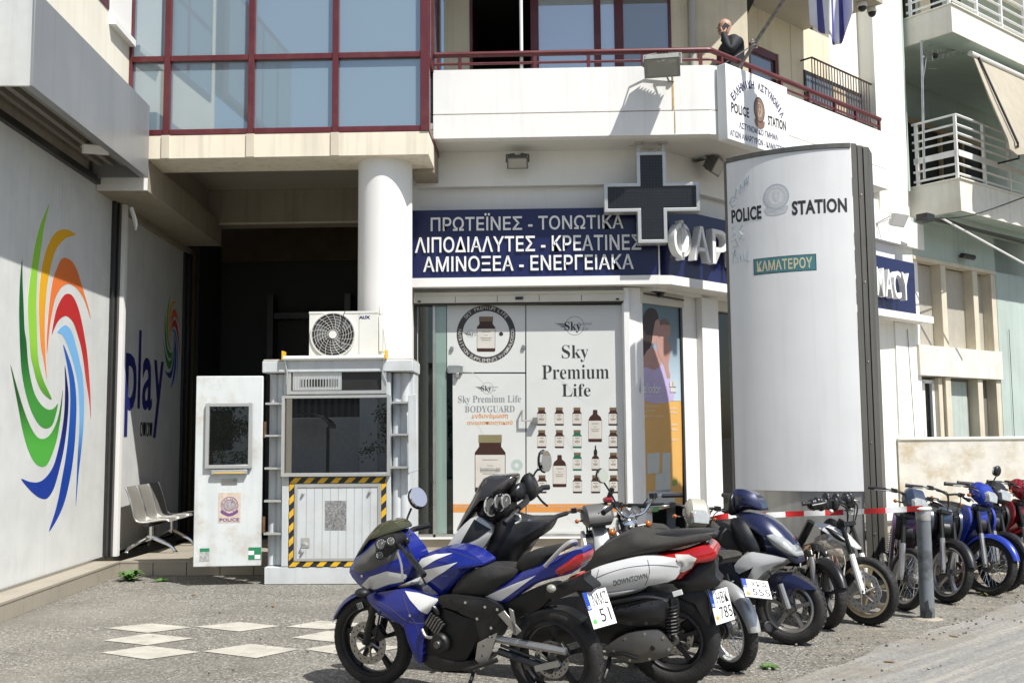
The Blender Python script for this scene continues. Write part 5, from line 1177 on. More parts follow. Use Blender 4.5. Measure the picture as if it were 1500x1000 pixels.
# awning let down from the upper balcony
aw = thing('awning', 'pale fabric awning let down over the right hand apartment balcony', 'awning', tuple(pt(NEXT, 4, .9, 7)))
a_t, z_t = on(NEXT, 1427, 82, .8); a_b, z_b = on(NEXT, 1477, 205, 1.5)
awm = mat('awning_fabric', (.40, .36, .28), .9, var=.06, scale=2, streak=.15)
n_ = 20
def f(mb):
    vs = []
    for i in range(n_+1):
        s = i/n_*5.5
        vs.append([(a_t+s, .78, z_t), (a_t*.5+a_b*.5+s, 1.14, (z_t+z_b)/2-.03), (a_b+s, 1.5, z_b), (a_b+s, 1.52, z_b-.16-.06*abs(math.sin(i*1.57))), (a_b+s, 1.49, z_b-.16-.06*abs(math.sin(i*1.57))), (a_b+s, 1.48, z_b), (a_t*.5+a_b*.5+s, 1.12, (z_t+z_b)/2-.045), (a_t+s, .77, z_t-.01)])
    mb.loft(vs, awm)
part('fabric', f, parent=aw, M=NEXT, sm=30)
part('roller', lambda mb: mb.tube([(a_t-.1, .78, z_t+.03), (a_t+5.6, .78, z_t+.03)], .05, acw, 10), parent=aw, M=NEXT)
q1, q2 = on(NEXT, 1438, 82, .86), on(NEXT, 1491, 210, 1.56)
part('arm', lambda mb: (mb.tube([(q1[0], .8, q1[1]), (q2[0], 1.56, q2[1])], .022, blackr, 8), mb.tube([(q2[0], 1.56, q2[1]), (on(NEXT, 1493, 232, 1.3)[0], 1.3, on(NEXT, 1493, 232, 1.3)[1]), (on(NEXT, 1460, 240, .8)[0], .8, on(NEXT, 1460, 240, .8)[1])], .018, blackr, 8)), parent=aw, M=NEXT)
aw = thing('folded_awning', 'folded dark awning arms under the lower apartment balcony', 'awning', tuple(pt(NEXT, 4, .5, 5.3)))
g = lambda x, y, o: (on(NEXT, x, y, o)[0], o, on(NEXT, x, y, o)[1])
part('bar', lambda mb: (mb.tube([g(1354, 318, .5), g(1500, 356, .5)], .03, blackr, 8), mb.bx(g(1350, 318, .5)[0], g(1361, 318, .5)[0], .4, .6, g(1355, 324, .5)[2], g(1355, 314, .5)[2], blackr)), parent=aw, M=NEXT)
part('arm', lambda mb: mb.tube([g(1380, 320, .6), g(1500, 386, 1.2)], .018, whitem, 8), parent=aw, M=NEXT)
part('arm', lambda mb: mb.tube([g(1378, 319, .55), g(1420, 333, .6), g(1500, 352, .7)], .016, blackr, 8), parent=aw, M=NEXT)
# aerial on the balcony
an = thing('aerial', 'television aerial on a pole tied to the lower apartment balcony railing', 'aerial', g(1353, 265, .3)); an.location = pt(NEXT, *g(1353, 262, .3))
part('pole', lambda mb: mb.tube([g(1354, 262, .3), g(1350, 60, .3)], .022, steel, 8), parent=an, M=NEXT)
def f(mb):
    a, b = Vector(g(1353, 83, .3)), Vector(g(1452, 66, .6)); mb.tube([a, b], .018, steel, 6)
    for k in range(12):
        p = a.lerp(b, .12+k*.075); e = (.10-.004*k); mb.tube([p+Vector((0, .0, -e)), p+Vector((0, 0, e))], .009, steel, 5)
    c = a.lerp(b, .6); mb.box(c+Vector((0, 0, -.02)), (.22, .08, .07), black); c = a.lerp(b, .16); mb.box(c+Vector((0, 0, -.02)), (.1, .06, .07), black)
    for k in range(5): mb.tube([a+Vector((.05, .05, -.22+k*.13)), a+Vector((.32, .05, -.17+k*.16))], .006, steel, 4)
part('antenna', f, parent=an, M=NEXT)
part('stay', lambda mb: mb.tube([g(1352, 120, .3), g(1358, 80, .32)], .008, steel, 6), parent=an, M=NEXT)
# overhead cable and wires
tag(MB(NEXT).tube([g(1350, 320, .9), g(1420, 316, .95), g(1500, 289, 1.0)], .012, black, 6, sm=5).make('overhead_cable'), 'black cable sagging below the lower apartment balcony', 'cable')
for x, x2 in ((1329, 1340), (1478, 1486)):
    tag(MB(NEXT).tube([g(x, 482, .03), g((x+x2)/2, 560, .03), g(x2, 640, .03)], .006, black, 5).make('wall_cable'), 'thin cable down the pale wall left of the apartment windows' if x < 1400 else 'thin cable down the mint wall right of the apartment windows', 'cable')
# ================================================================ rendered low wall
WY = 17.6; WL = wallframe((0, WY), (1, 0)); lx0 = on(WL, 1318, 700, 0)[0]
lw_ = thing('low_wall', 'low garden wall of peeling white and ochre plaster at the right', 'wall', (lx0+2, WY+.15, 0))
peel = mat('peeling_plaster', (.70, .68, .61), .9, var=.08, scale=5, bump=.35, bscale=14, dirt=(.50, .41, .26), dirt_amt=.8, dirt_scale=2.6)
zt2 = on(WL, 1400, 644, 0)[1]
part('wall_body', lambda mb: mb.bx(lx0, lx0+6, WY, WY+.25, .003, zt2, peel), parent=lw_)
part('coping', lambda mb: mb.bx(lx0, lx0+6, WY-.02, WY+.27, zt2+.001, zt2+.05, whn), parent=lw_, bevel=.01)
part('ledge', lambda mb: mb.tube([(lx0, WY-.03, on(WL, 1400, 747, 0)[1]), (lx0+6, WY-.03, on(WL, 1400, 747, 0)[1])], .055, whn, 14), parent=lw_)
part('skirting', lambda mb: [mb.bx(lx0, lx0+6, WY-.06-.05*i, WY-.002, .003+(2-i)*.1, .1+(2-i)*.1, ncream) for i in range(3)], parent=lw_, bevel=.006)
mb = MB(); e0 = atZ(1375, 862), atZ(1500, 858)
mb.prism([(e0[0].x, e0[0].y+.35), (e0[1].x+3, e0[1].y+.15), (12, 17.5), (5.2, 17.5)], .0, .11, mat('pavement_slab', (.33, .29, .24), .85, var=.12, scale=3, bump=.2, dirt=(.2, .17, .13), dirt_amt=.4), lambda u, v, d: (u, v, d)); mb.make('pavement', sm=0, kind='structure', bevel=.015)

# ================================================================ bollard with barrier tape
bp_ = atZ(1359, 906); bz = atY(1354, 741, bp_.y).z
bl = thing('bollard', 'grey steel bollard post with peeling paint at its foot and a rounded cap', 'bollard', tuple(bp_))
bgm = mat('bollard_grey', (.175, .195, .205), .5, metal=.2, var=.12, streak=.3, dirt=(.02, .02, .02), dirt_amt=.8, dirt_scale=4)
part('post', lambda mb: mb.lathe([(.062, .003), (.06, .012), (.06, bz-.12)], bp_, (0, 0, 1), bgm, 24), parent=bl)
part('bare_patch', lambda mb: mb.prism([(bp_.x-.045, .03), (bp_.x+.012, .012), (bp_.x+.02, .06), (bp_.x-.005, .10), (bp_.x-.012, .17), (bp_.x-.035, .15), (bp_.x-.03, .08)], bp_.y-.0615, bp_.y-.04, ink, lambda u, v, d: (u, d, v)), parent=bl)
part('cap', lambda mb: mb.lathe([(.062, bz-.119), (.064, bz-.02), (.055, bz), (0, bz+.006)], bp_, (0, 0, 1), mat('cap_grey', (.40, .39, .37), .4, metal=.4, dirt=(.16, .13, .1), dirt_amt=.7, dirt_scale=9), 24), parent=bl)
part('footing', lambda mb: mb.lathe([(.13, .002), (.10, .012), (.065, .016)], bp_, (0, 0, 1), sand, 16), parent=bl)
tr, tw = mat('tape_red', (.62, .03, .03), .4), mat('tape_white', (.78, .78, .76), .4)
tpts = [(1016, 768, 9.5), (1042, 760, 9.45), (1070, 755, 9.4), (1126, 754, 9.4), (1170, 752, 9.35), (1231, 750, 9.3), (1290, 747.5, 9.2), (1333, 745, 9.12), (1352, 744, 9.08)]
tp_ = smooth_loop([atY(*q) for q in tpts], 14, False)
def f(mb):
    L = 0
    for i in range(len(tp_)-1):
        a, b = tp_[i], tp_[i+1]; L += (b-a).length; h = Vector((0, .006*math.sin(i*.3), .024)); tl = .012*math.sin(i*.17)
        k = (L+.0)/.17; m = tr if int(k) % 2 else tw; sl_ = (b-a)*.0
        mb.add([a-h, b-h, b+h, a+h, a-h+Vector((0, .0015, 0)), b-h+Vector((0, .0015, 0)), b+h+Vector((0, .0015, 0)), a+h+Vector((0, .0015, 0))], [(0, 1, 2, 3), (4, 7, 6, 5), (0, 4, 5, 1), (3, 2, 6, 7)], m)
tm = MB(); f(tm)
c = tp_[-1]; tm.tube([bp_+Vector((.066*math.cos(a), .066*math.sin(a), bz-.02)) for a in [k*math.pi/6 for k in range(12)]], .012, tw, 4, closed=True, flat=1.4)
k4 = tp_[int(len(tp_)*.42)]
tape = tag(tm.make('barrier_tape', sm=30), 'red and white barrier tape strung from the bollard behind the scooters', 'barrier tape')
# ================================================================ weeds
leafm = mat('weed_leaf', (.07, .16, .03), .7, var=.3, scale=30); grassm = mat('dry_grass', (.14, .16, .05), .8, var=.3, scale=30)
def weed(p, r, n, m, label, h=1.0, seed=1):
    rn = random.Random(seed); mb = MB()
    for i in range(n):
        a = rn.uniform(0, 6.28); l = r*rn.uniform(.5, 1.1); up = rn.uniform(.3, 1.1)*h; w = l*.16; d = Vector((math.cos(a), math.sin(a), 0)); s = Vector((-d.y, d.x, 0))
        q0 = Vector(p); q1 = q0+d*l*.5+Vector((0, 0, l*.55*up)); q2 = q0+d*l+Vector((0, 0, l*.5*up))
        mb.add([q0-s*w*.3, q0+s*w*.3, q1+s*w, q2, q1-s*w], [(0, 1, 2, 4), (4, 2, 3)], m)
    tag(mb.make('weed', sm=0), label, 'weed', 'weeds in the paving')
weed(atZ(191, 850), .19, 60, leafm, 'leafy green weed at the platform foot below the bench', 1.1, 3)
weed(atZ(234, 851), .13, 26, leafm, 'low straggly weed along the platform foot near the booth door', .4, 5)
weed(atZ(1128, 978), .09, 40, leafm, 'small green weed on the asphalt edge nearest the viewer', .5, 7)
weed(atZ(1444, 872), .10, 44, grassm, 'tuft of dry grass on the ground right of the bollard', .8, 9)

rn = random.Random(11); mb = MB(); pm = [mat('pebble_%d' % i, c, .9) for i, c in enumerate(((.35, .33, .29), (.2, .185, .16), (.10, .09, .08)))]
for _ in range(420):
    k = rn.uniform(-.5, 9); q = p0+d*k+nn*rn.gauss(.1, .28) if rn.random() < .6 else Vector((rn.uniform(-4.6, 3), rn.uniform(5.5, 12), 0)); r = rn.uniform(.004, .014)
    mb.ell((q.x, q.y, .012+r*.3), (r, r*rn.uniform(.6, 1), r*.6), rn.choice(pm), Matrix.Rotation(rn.uniform(0, 3), 3, 'Z'), 6, 4)
mb.make('gravel', kind='stuff')
rn = random.Random(5)
for x, y in ((-2.6, 9.9), (-1.4, 8.6), (-3.6, 10.6), (2.4, 7.4), (3.2, 8.3), (4.6, 9.9)):
    mb = MB(); a = rn.uniform(0, 3); T = Matrix.Translation((x, y, .014)) @ Matrix.Rotation(a, 4, 'Z')
    plate(mb, smooth_pts([(-.035, 0), (-.01, .014), (.03, .010), (.045, -.004), (.01, -.016), (-.02, -.012)]), mat('dry_leaf', (.22, .14, .06), .8, var=.3), T, 0, .003); tag(mb.make('dry_leaf', sm=0), 'small dry brown leaf lying on the grey asphalt', 'leaf', 'dry leaves on the asphalt')
# ================================================================ across the street, behind the viewer (seen in the panes)
swall = mat('opposite_render', (.68, .66, .61), .9, var=.1)
ob = thing('street_wall', 'pale garden wall topped with a dark slatted fence across the street', 'wall', (-6, -15, 0))
part('wall_body', lambda mb: mb.bx(-24, -6.75, -15.3, -15, .003, 2.35, swall), parent=ob)
part('fence', lambda mb: (mb.bx(-24, -6.75, -15.2, -15.15, 2.36, 3.4, blackr), [mb.bx(x*.25-24, x*.25-23.87, -15.14, -15.12, 2.36, 3.4, mat('fence_slat', (.10, .10, .095), .6)) for x in range(69)]), parent=ob)
ob = thing('street_house', 'plain pale house front across the street beside the slatted fence', 'building', (0, -15, 0))
part('facade', lambda mb: (mb.bx(-6.74, 18, -15.6, -15.02, 0.003, 4.4, swall), mb.bx(-6.74, -6.1, -15.02, -14.8, .003, 4.4, whn)), parent=ob)
part('coping', lambda mb: mb.bx(-6.8, 18, -15.7, -14.9, 4.401, 4.6, mat('opposite_band', (.25, .24, .22), .9)), parent=ob)
for x in (-5.5, 1, 6, 11): part('window', lambda mb: (mb.bx(x, x+1.6, -15.019, -14.97, 1.2, 2.6, blackr), mb.bx(x-.1, x+1.7, -15.019, -14.92, 1.08, 1.2, whn)), parent=ob)
ob = thing('bus_shelter', 'dark arched bus shelter standing across the street', 'bus shelter', (-8.6, -14, 0))
part('roof', lambda mb: mb.loft([[(-8.6+1.05*math.cos(a)*k, y, 1.95+.55*math.sin(a)*k) for k in (1, .96) for a in ([math.pi*i/12 for i in range(13)] if k == 1 else [math.pi*i/12 for i in range(12, -1, -1)])] for y in (-14.6, -13.4)], blackr), parent=ob)
for x in (-9.58, -7.62): part('post', lambda mb: mb.bx(x-.05, x+.05, -13.5, -13.4, .003, 1.98, blackr), parent=ob)
ob = thing('street_tree', 'dense green tree across the street behind the viewer', 'tree', (-4.6, -12.8, 0))
rn = random.Random(4); lf_ = [mat('tree_leaf_%d' % i, c, .6, var=.2) for i, c in enumerate(((.045, .09, .03), (.07, .12, .035), (.03, .06, .022)))]
part('trunk', lambda mb: (mb.tube([(-4.6, -12.8, .003), (-4.55, -12.8, .9), (-4.7, -12.7, 1.7), (-4.6, -12.7, 2.6)], [.14, .11, .08, .04], mat('bark', (.10, .075, .055), .9, bump=.5), 10, sm=3), [mb.tube([(-4.6, -12.75, 1.1+.2*k), (-4.6+.6*math.cos(k*2.1), -12.75+.6*math.sin(k*2.1), 1.7+.2*k)], [.05, .02], mat('bark', (.1, .075, .055)), 6) for k in range(5)]), parent=ob)
def f(mb):
    cl = [Vector((-4.6+rn.gauss(0, .65), -12.8+rn.gauss(0, .5), 1.95+rn.gauss(0, .55))) for _ in range(34)]
    for c in cl:
        for _ in range(70):
            p = c+Vector((rn.gauss(0, .2), rn.gauss(0, .2), rn.gauss(0, .17))); u = Vector((rn.gauss(0, 1), rn.gauss(0, 1), rn.gauss(0, 1))).normalized(); v = u.orthogonal().normalized(); l = rn.uniform(.05, .1)
            mb.add([p-u*l, p+v*l*.4, p+u*l, p-v*l*.4], [(0, 1, 2, 3)], lf_[rn.randrange(3)])
part('crown', f, parent=ob, sm=0)
# ================================================================ motorcycles and scooters
rub = mat('tyre_rubber', (.014, .0135, .013), .75, var=.25, scale=12, bump=.35, bscale=70, dirt=(.07, .062, .052), dirt_amt=.35, dirt_scale=6)
plas = mat('bike_black_plastic', (.010, .010, .011), .4, var=.2, scale=7, rvar=.12, dirt=(.05, .045, .04), dirt_amt=.18, dirt_scale=9)
plg = mat('bike_grey_plastic', (.10, .10, .10), .45, var=.1, dirt=(.2, .18, .15), dirt_amt=.2)
seatm = mat('seat_vinyl', (.012, .012, .012), .6, var=.15, scale=9, bump=.2, bscale=160, dirt=(.08, .07, .06), dirt_amt=.35)
dseat = mat('dusty_seat_vinyl', (.030, .027, .023), .7, var=.2, scale=7, bump=.2, bscale=160, dirt=(.075, .065, .05), dirt_amt=.5)
eng = mat('engine_metal', (.16, .155, .145), .45, metal=.8, var=.25, scale=14, dirt=(.06, .045, .03), dirt_amt=.6, dirt_scale=9)
engd = mat('engine_black', (.014, .014, .014), .45, metal=.3, var=.3, scale=12)
cast = mat('cast_alloy', (.42, .41, .39), .38, metal=.85, var=.1, scale=9, dirt=(.12, .1, .08), dirt_amt=.3)
discm = mat('brake_disc_steel', (.36, .35, .33), .3, metal=.95, var=.1, scale=20)
rust = mat('brake_disc_rust', (.18, .11, .07), .6, metal=.4, var=.3, scale=20)
blackalloy = mat('black_alloy', (.018, .018, .02), .4, metal=.3)
tail_red = mat('tail_lamp_red', (.38, .012, .012), .12, var=.15, scale=30, coat=.6)
clear = mat('lamp_clear', (.62, .60, .55), .1, var=.08, scale=40, coat=.6)
amber = mat('lamp_amber', (.42, .11, .012), .15, coat=.5)
lens = mat('headlamp_lens', (.45, .46, .44), .08, metal=.3, var=.15, scale=30, coat=.8)
mirr = mat('mirror_glass', (.75, .77, .78), .02, metal=1.0, var=.0)
smoke = mat('smoked_screen', (.028, .025, .024), .12, var=.1, coat=.7)
eublue = mat('plate_blue', (.01, .05, .35), .4)
def paint(name, c, fl=.25, ro=.3): return mat(name, c, ro, metal=fl, var=.05, scale=5, coat=.7, dirt=tuple(min(1, x*.7+.05) for x in c), dirt_amt=.12)
cblue = paint('race_blue_paint', (.005, .016, .23)); cnavy = paint('navy_paint', (.014, .018, .060)); cwhite = paint('pearl_white_paint', (.74, .74, .72), .05)
cbeige = paint('old_beige_paint', (.36, .345, .285), 0, .45); cpurp = paint('purple_paint', (.075, .028, .085), .1, .4); cblue2 = paint('bright_blue_paint', (.022, .050, .38)); cred = paint('dark_red_paint', (.26, .010, .018)); csil = paint('silver_paint', (.50, .50, .49), .5, .35)
cgrey = paint('steel_blue_paint', (.035, .05, .085), .2)

def tyre(mb, c, r, w, m=None, h=None):
    h = h or w*.78; R = r-h; q = []
    for k in range(14):
        a = 2*math.pi*k/14; ca, sa = math.cos(a), math.sin(a)
        q.append((R+h*.5+h*.5*(abs(ca)**.8)*(1 if ca > 0 else -1), w*.5*(abs(sa)**.75)*(1 if sa > 0 else -1)))
    mb.lathe(q, c, (0, 1, 0), m or rub, 44, closed=True)
    # tread grooves
    for k in range(40):
        a = 2*math.pi*k/40
        for s in (-1, 1):
            p = Vector(c)+Vector((math.cos(a)*(r-.0035), s*w*.17, math.sin(a)*(r-.0035))); R_ = Matrix.Rotation(-a, 3, 'Y') @ Matrix.Rotation(s*.6, 3, 'X')
            mb.box(p, (.008, w*.24, .006), ink, R_)
def wheel(parent, c, r, w, style, rimc, M=None, disc=None, front=True, steer=None, hub=None, side=1):
    c = Vector(c); M = M or Matrix.Identity(4); h = w*.78; ri = r-h
    mb = MB(M)
    mb.lathe([(ri+.008, -w*.36), (ri+.010, w*.36), (ri-.006, w*.40), (ri-.016, w*.30), (ri-.022, w*.1), (ri-.022, -w*.1), (ri-.016, -w*.30), (ri-.006, -w*.40)], c, (0, 1, 0), rimc, 44, closed=True)
    mb.lathe([(0, -.055), (.035, -.055), (.045, -.03), (.03, -.02), (.03, .02), (.045, .03), (.035, .055), (0, .055)], c, (0, 1, 0), hub or eng, 20)
    if style == 'spoke':
        mb.lathe([(.03, -.045), (.062, -.045), (.065, .045), (.03, .045)], c, (0, 1, 0), eng, 22)
        for k in range(36):
            a = 2*math.pi*k/36; b = a+(.42 if k % 2 else -.42); s = -1 if k % 4 < 2 else 1
            mb.tube([c+Vector((.06*math.cos(b), s*.035, .06*math.sin(b))), c+Vector(((ri-.016)*math.cos(a), s*.004, (ri-.016)*math.sin(a)))], .0022, chrome, 4)
    else:
        n = int(style[4:]); 
        for k in range(n):
            a = 2*math.pi*k/n+.3; d = Vector((math.cos(a), 0, math.sin(a))); e = Vector((-d.z, 0, d.x))
            for sg in ((-1, 1) if style[:4] == 'twin' else (0,)):
                p0, p1 = c+d*.03+e*sg*.012, c+d*(ri-.012)+e*sg*.045
                vs = []
                for p, hw, hy in ((p0, .020, .022), (c+d*(ri*.55)+e*sg*.03, .011, .016), (p1, .017, .018)): vs.append([p+e*hw+Vector((0, hy, 0)), p-e*hw+Vector((0, hy, 0)), p-e*hw-Vector((0, hy, 0)), p+e*hw-Vector((0, hy, 0))])
                mb.loft(vs, rimc)
    wo = mb.make('wheel', parent)
    mb = MB(M); tyre(mb, c, r, w); mb.make('tyre', wo)
    if disc:
        R, dm, wavy = disc; y = side*.062; mb = MB(M)
        n = 48; o_ = [((R*(1+.035*math.cos(k*2*math.pi/n*8)) if wavy else R)) for k in range(n)]
        vs = []
        for yy in (y-.002, y+.002):
            for rr in (1, .62): vs += [c+Vector((o_[k]*(rr if rr == 1 else .66)*math.cos(2*math.pi*k/n), yy, o_[k]*(rr if rr == 1 else .66)*math.sin(2*math.pi*k/n))) for k in range(n)]
        fs = []
        for k in range(n):
            j = (k+1) % n; fs += [(k, j, n+j, n+k), (2*n+k, 3*n+k, 3*n+j, 2*n+j), (k, 2*n+k, 2*n+j, j), (n+k, n+j, 3*n+j, 3*n+k)]
        mb.add(vs, fs, dm)
        for k in range(6):
            a = 2*math.pi*k/6; mb.tube([c+Vector((.03*math.cos(a), y, .03*math.sin(a))), c+Vector((R*.7*math.cos(a+.35), y, R*.7*math.sin(a+.35)))], .008, dm, 5)
        for k in range(24):
            a = 2*math.pi*k/24; rr = R*(.76 if k % 2 else .88); mb.tube([c+Vector((rr*math.cos(a), y-.0025, rr*math.sin(a))), c+Vector((rr*math.cos(a), y+.0025, rr*math.sin(a)))], .006, ink, 6)
        mb.make('brake_disc', wo)
        mb = MB(M); a = 2.5; mb.box(c+Vector((R*.9*math.cos(a), y+side*.012, R*.9*math.sin(a))), (.07, .05, .09), engd, Matrix.Rotation(-a, 3, 'Y')); mb.make('brake_caliper', parent, bevel=.008)
    return wo
def fender(mb, c, r, w, a0, a1, m, taper=.35, n=18, th=.003, drop=.5):
    """curved mudguard: an arched section swept round the wheel from angle a0 to a1 (0 = forward, 90 = up)"""
    secs = []
    for i in range(n+1):
        t = i/n; a = rad(a0+(a1-a0)*t); k = 1-taper*abs(2*t-1)**2.2; d = Vector((math.cos(a), 0, math.sin(a)))
        ring_ = []
        for sgn, off in ((1, 0), (-1, -th)):
            for j in range(9):
                u = (j/8*2-1)*sgn; ring_.append(Vector(c)+d*(r+off-drop*w*.5*abs(u)**2.4*k)+Vector((0, u*w*.5*k, 0)))
        secs.append(ring_)
    mb.loft(secs, m)
def springs(mb, a, b, r, m, m2, n=9):
    a, b = Vector(a), Vector(b); mb.tube([a, b], r*.45, m2, 8); d = (b-a); u = d.normalized().orthogonal(); w = d.normalized().cross(u)
    mb.tube([a+d*(.15+.7*k/(n*8))+(u*math.cos(k*math.pi/4)+w*math.sin(k*math.pi/4))*r for k in range(n*8+1)], r*.2, m, 5)
def number_plate(parent, M, l1, l2, w=.20, h=.18, dot=(.5, .25, .03)):
    """M: x right, y up, z out; letters above, digits below, blue band left"""
    mb = MB(M); mb.bx(-w/2-.004, w/2+.004, -h/2-.004, h/2+.004, -.006, -.0005, plas); mb.bx(-w/2, w/2, -h/2, h/2, -.0005, .002, lett)
    mb.bx(-w/2, -w/2+w*.17, -h*.0, h/2, .002, .0026, eublue)
    mb.make('number_plate', parent, sm=0); mb = MB()
    T = M @ Matrix.Translation((0, 0, .0022)); sq = 'GR'
    text(mb, l1, ink, T, w=w*.62, h=h*.34, at=(w*.12, h*.25), depth=.001); text(mb, l2, ink, T, w=w*(.22*len(l2)), h=h*.36, at=(w*.14, -h*.2), depth=.001)
    text(mb, sq, lett, T @ Matrix.Translation((0, 0, .0006)), w=w*.12, h=h*.09, at=(-w*.415, h*.08), depth=.001)
    plate(mb, disc(w*.08, 14, -w*.36, -h*.32), mat('plate_dot_%.1f' % dot[0], dot, .5), T, 0, .001); ring(mb, w*.045, w*.055, V[4], T, 0, .001, cx=-w*.37, cy=-h*.1, n=14)
    mb.make('plate_lettering', parent.children[-1] if False else [c for c in parent.children if c.name.startswith('number_plate')][-1], sm=0)
def decal(part_, poly, m, side=1, name='stripe', lift=.004, cuts=7):
    """flat outline (x,z) laid on the side of a body"""
    me = part_.data; bv = BVHTree.FromPolygons([v.co.copy() for v in me.vertices], [tuple(p.vertices) for p in me.polygons])
    bm = bmesh.new(); bm.faces.new([bm.verts.new((x, 0, z)) for x, z in poly]); bmesh.ops.triangulate(bm, faces=bm.faces)
    bmesh.ops.subdivide_edges(bm, edges=bm.edges, cuts=cuts, use_grid_fill=True); bmesh.ops.triangulate(bm, faces=bm.faces)
    bm.verts.ensure_lookup_table(); vs = []; hit = []
    for v in bm.verts:
        h = bv.ray_cast(Vector((v.co.x, side*2, v.co.z)), Vector((0, -side, 0)))
        hit.append(h[0] is not None); vs.append(Vector((v.co.x, h[0].y+side*lift, v.co.z)) if h[0] else v.co.copy())
    fs = [tuple(v.index for v in f.verts) for f in bm.faces if all(hit[v.index] for v in f.verts)]
    bm.free()
    if fs:
        mb = MB(); mb.add(vs, fs, m); o = mb.make(name, part_, sm=60); return o
def decal_text(part_, body, m, x0, z0, x1, z1, h, side=1, bold=0.0, shear=.3):
    """lettering on a body side, reading from (x0,z0) to (x1,z1)"""
    me = part_.data; bv = BVHTree.FromPolygons([v.co.copy() for v in me.vertices], [tuple(p.vertices) for p in me.polygons])
    t_ = MB(); d = Vector((x1-x0, 0, z1-z0)); u = d.normalized(); n = Vector((0, side, 0)); up = n.cross(u)
    text(t_, body, m, Matrix.Translation((x0, 0, z0)) @ Matrix((u, up, n)).transposed().to_4x4(), w=d.length, h=h, depth=.001, bold=bold, at=(0, 0), align='L', shear=shear)
    for i, v in enumerate(t_.v):
        hh = bv.ray_cast(Vector((v.x, side*2, v.z)), Vector((0, -side, 0)))
        t_.v[i] = Vector((v.x, (hh[0].y if hh[0] else 0)+side*.001+v.y, v.z))
    t_.make('lettering', part_, sm=0)

def seam(part_, pts, side=1, m=None, r=.0017):
    """the gap between two panels: a dark line lying on the body side"""
    me = part_.data; bv = BVHTree.FromPolygons([v.co.copy() for v in me.vertices], [tuple(p.vertices) for p in me.polygons]); q = []
    for p in smooth_loop([(x, 0, z) for x, z in pts], 5, False):
        h = bv.ray_cast(Vector((p.x, side*2, p.z)), Vector((0, -side, 0)))
        if h[0]: q.append(h[0]+Vector((0, side*.0008, 0)))
    if len(q) > 1: mb = MB(); mb.tube(q, r, m or mat('gap_grey', (.06, .06, .06), .8), 5); mb.make('panel_gap', part_)
class Bike:
    def __init__(s, name, label, cat, R, Fp, lean=6, group='motorcycles and scooters parked in front of the station'):
        s.R = Vector((R[0], R[1], 0)); d = Vector((Fp[0]-R[0], Fp[1]-R[1], 0)); s.wb = d.length; s.d = d/s.wb
        left = Vector((-s.d.y, s.d.x, 0)); a = rad(lean); s.up = Vector((0, 0, 1))*math.cos(a)+left*math.sin(a); s.left = left*math.cos(a)-Vector((0, 0, 1))*math.sin(a)
        s.o = thing(name, label, cat, tuple(s.R), math.atan2(s.d.y, s.d.x), group); s.o.rotation_euler = (-a, 0, math.atan2(s.d.y, s.d.x))
        s.Z = (0, 0, 1.0)
    def L(s, x, y, off=0.0):
        """photo place -> (x,z) in the bike's own plane, off to its left"""
        px_, py_ = s.Z[0]+x/s.Z[2], s.Z[1]+y/s.Z[2]; p = atP(px_, py_, s.R+s.left*off, s.left) - s.R
        return p.dot(s.d), p.dot(s.up)
    def O(s, pts, off=0.0): return [s.L(x, y, off) for x, y in pts]
    def P(s, name, pts, hw, m, y0=0.0, edge=.55, parent=None, off=0.0, rings=5, sm=3, wf=None, loc=False, both=False, angle=40):
        mb = MB(); q = pts if loc else s.O(pts, off)
        mb.pillow(q, hw, m, y0, edge, rings, sm, wf)
        return mb.make(name, parent or s.o, angle)
    def T(s, name, pts, r, m, n=8, sm=0, loc=False, parent=None, flat=1.0):
        mb = MB(); q = []
        for p in pts:
            if loc: q.append(p)
            else:
                x, z = s.L(p[0], p[1], p[2]); q.append((x, p[2], z))
        mb.tube(q, r, m, n, sm=sm, flat=flat); return mb.make(name, parent or s.o)
def mirror(parent, p0, p1, pc, face, M=None, rx=.07, rz=.05):
    """stem p0-p1 and an oval head at pc looking along face"""
    mb = MB(M); mb.tube([p0, ((Vector(p0)+Vector(p1))/2+Vector((0, 0, .01))), p1], .007, plas, 8, sm=3)
    f_ = Vector(face).normalized(); x = f_.cross(Vector((0, 0, 1))).normalized(); y = x.cross(f_); T = Matrix((x, y, f_)).transposed().to_4x4()
    mb.ell(pc, (rx, rz, .028), plas, T.to_3x3()); o = mb.make('mirror', parent)
    mb = MB(M); plate(mb, [(rx*.9*math.cos(a*.2618), rz*.9*math.sin(a*.2618)) for a in range(24)], mirr, Matrix.Translation(pc) @ T, .012, .030); mb.make('mirror_glass', o, sm=0)

LOCAL[0] = True
# ---------------------------------------------------------------- blue and white sport motorcycle
b = Bike('sport_motorcycle', 'blue and white faired sport motorcycle nearest the viewer, small dark windscreen', 'motorcycle', (.07, 6.26), (-1.11, 6.80), 5)
Za, Zb = (480, 640, 2.7778), (640, 640, 2.7778); b.Z = Za
wheel(b.o, (0, 0, .298), .298, .115, 'cast5', blackalloy, disc=(.11, discm, False)); wheel(b.o, (b.wb, 0, .292), .292, .095, 'cast5', blackalloy, disc=(.138, discm, False))
mb = MB(); fender(mb, (b.wb, 0, .292), .325, .12, 75, 185 if False else 150, cblue, .3); fender(mb, (b.wb, 0, .292), .325, .12, 20, 75, cblue, .3); mb.make('front_fender', b.o)
mb = MB()
for s in (-1, 1): mb.tube([(b.wb, s*.085, .292), (b.wb-.10, s*.085, .60)], .026, engd, 10); mb.tube([(b.wb-.10, s*.085, .60), (b.wb-.2, s*.085, .92)], .018, chrome, 10)
mb.make('fork', b.o)
fa = b.P('upper_fairing', [(90, 548), (112, 500), (150, 435), (190, 395), (245, 385), (300, 430), (345, 500), (330, 560), (300, 600), (240, 615), (190, 632), (140, 610)], .175, cblue, edge=.6, off=.1)
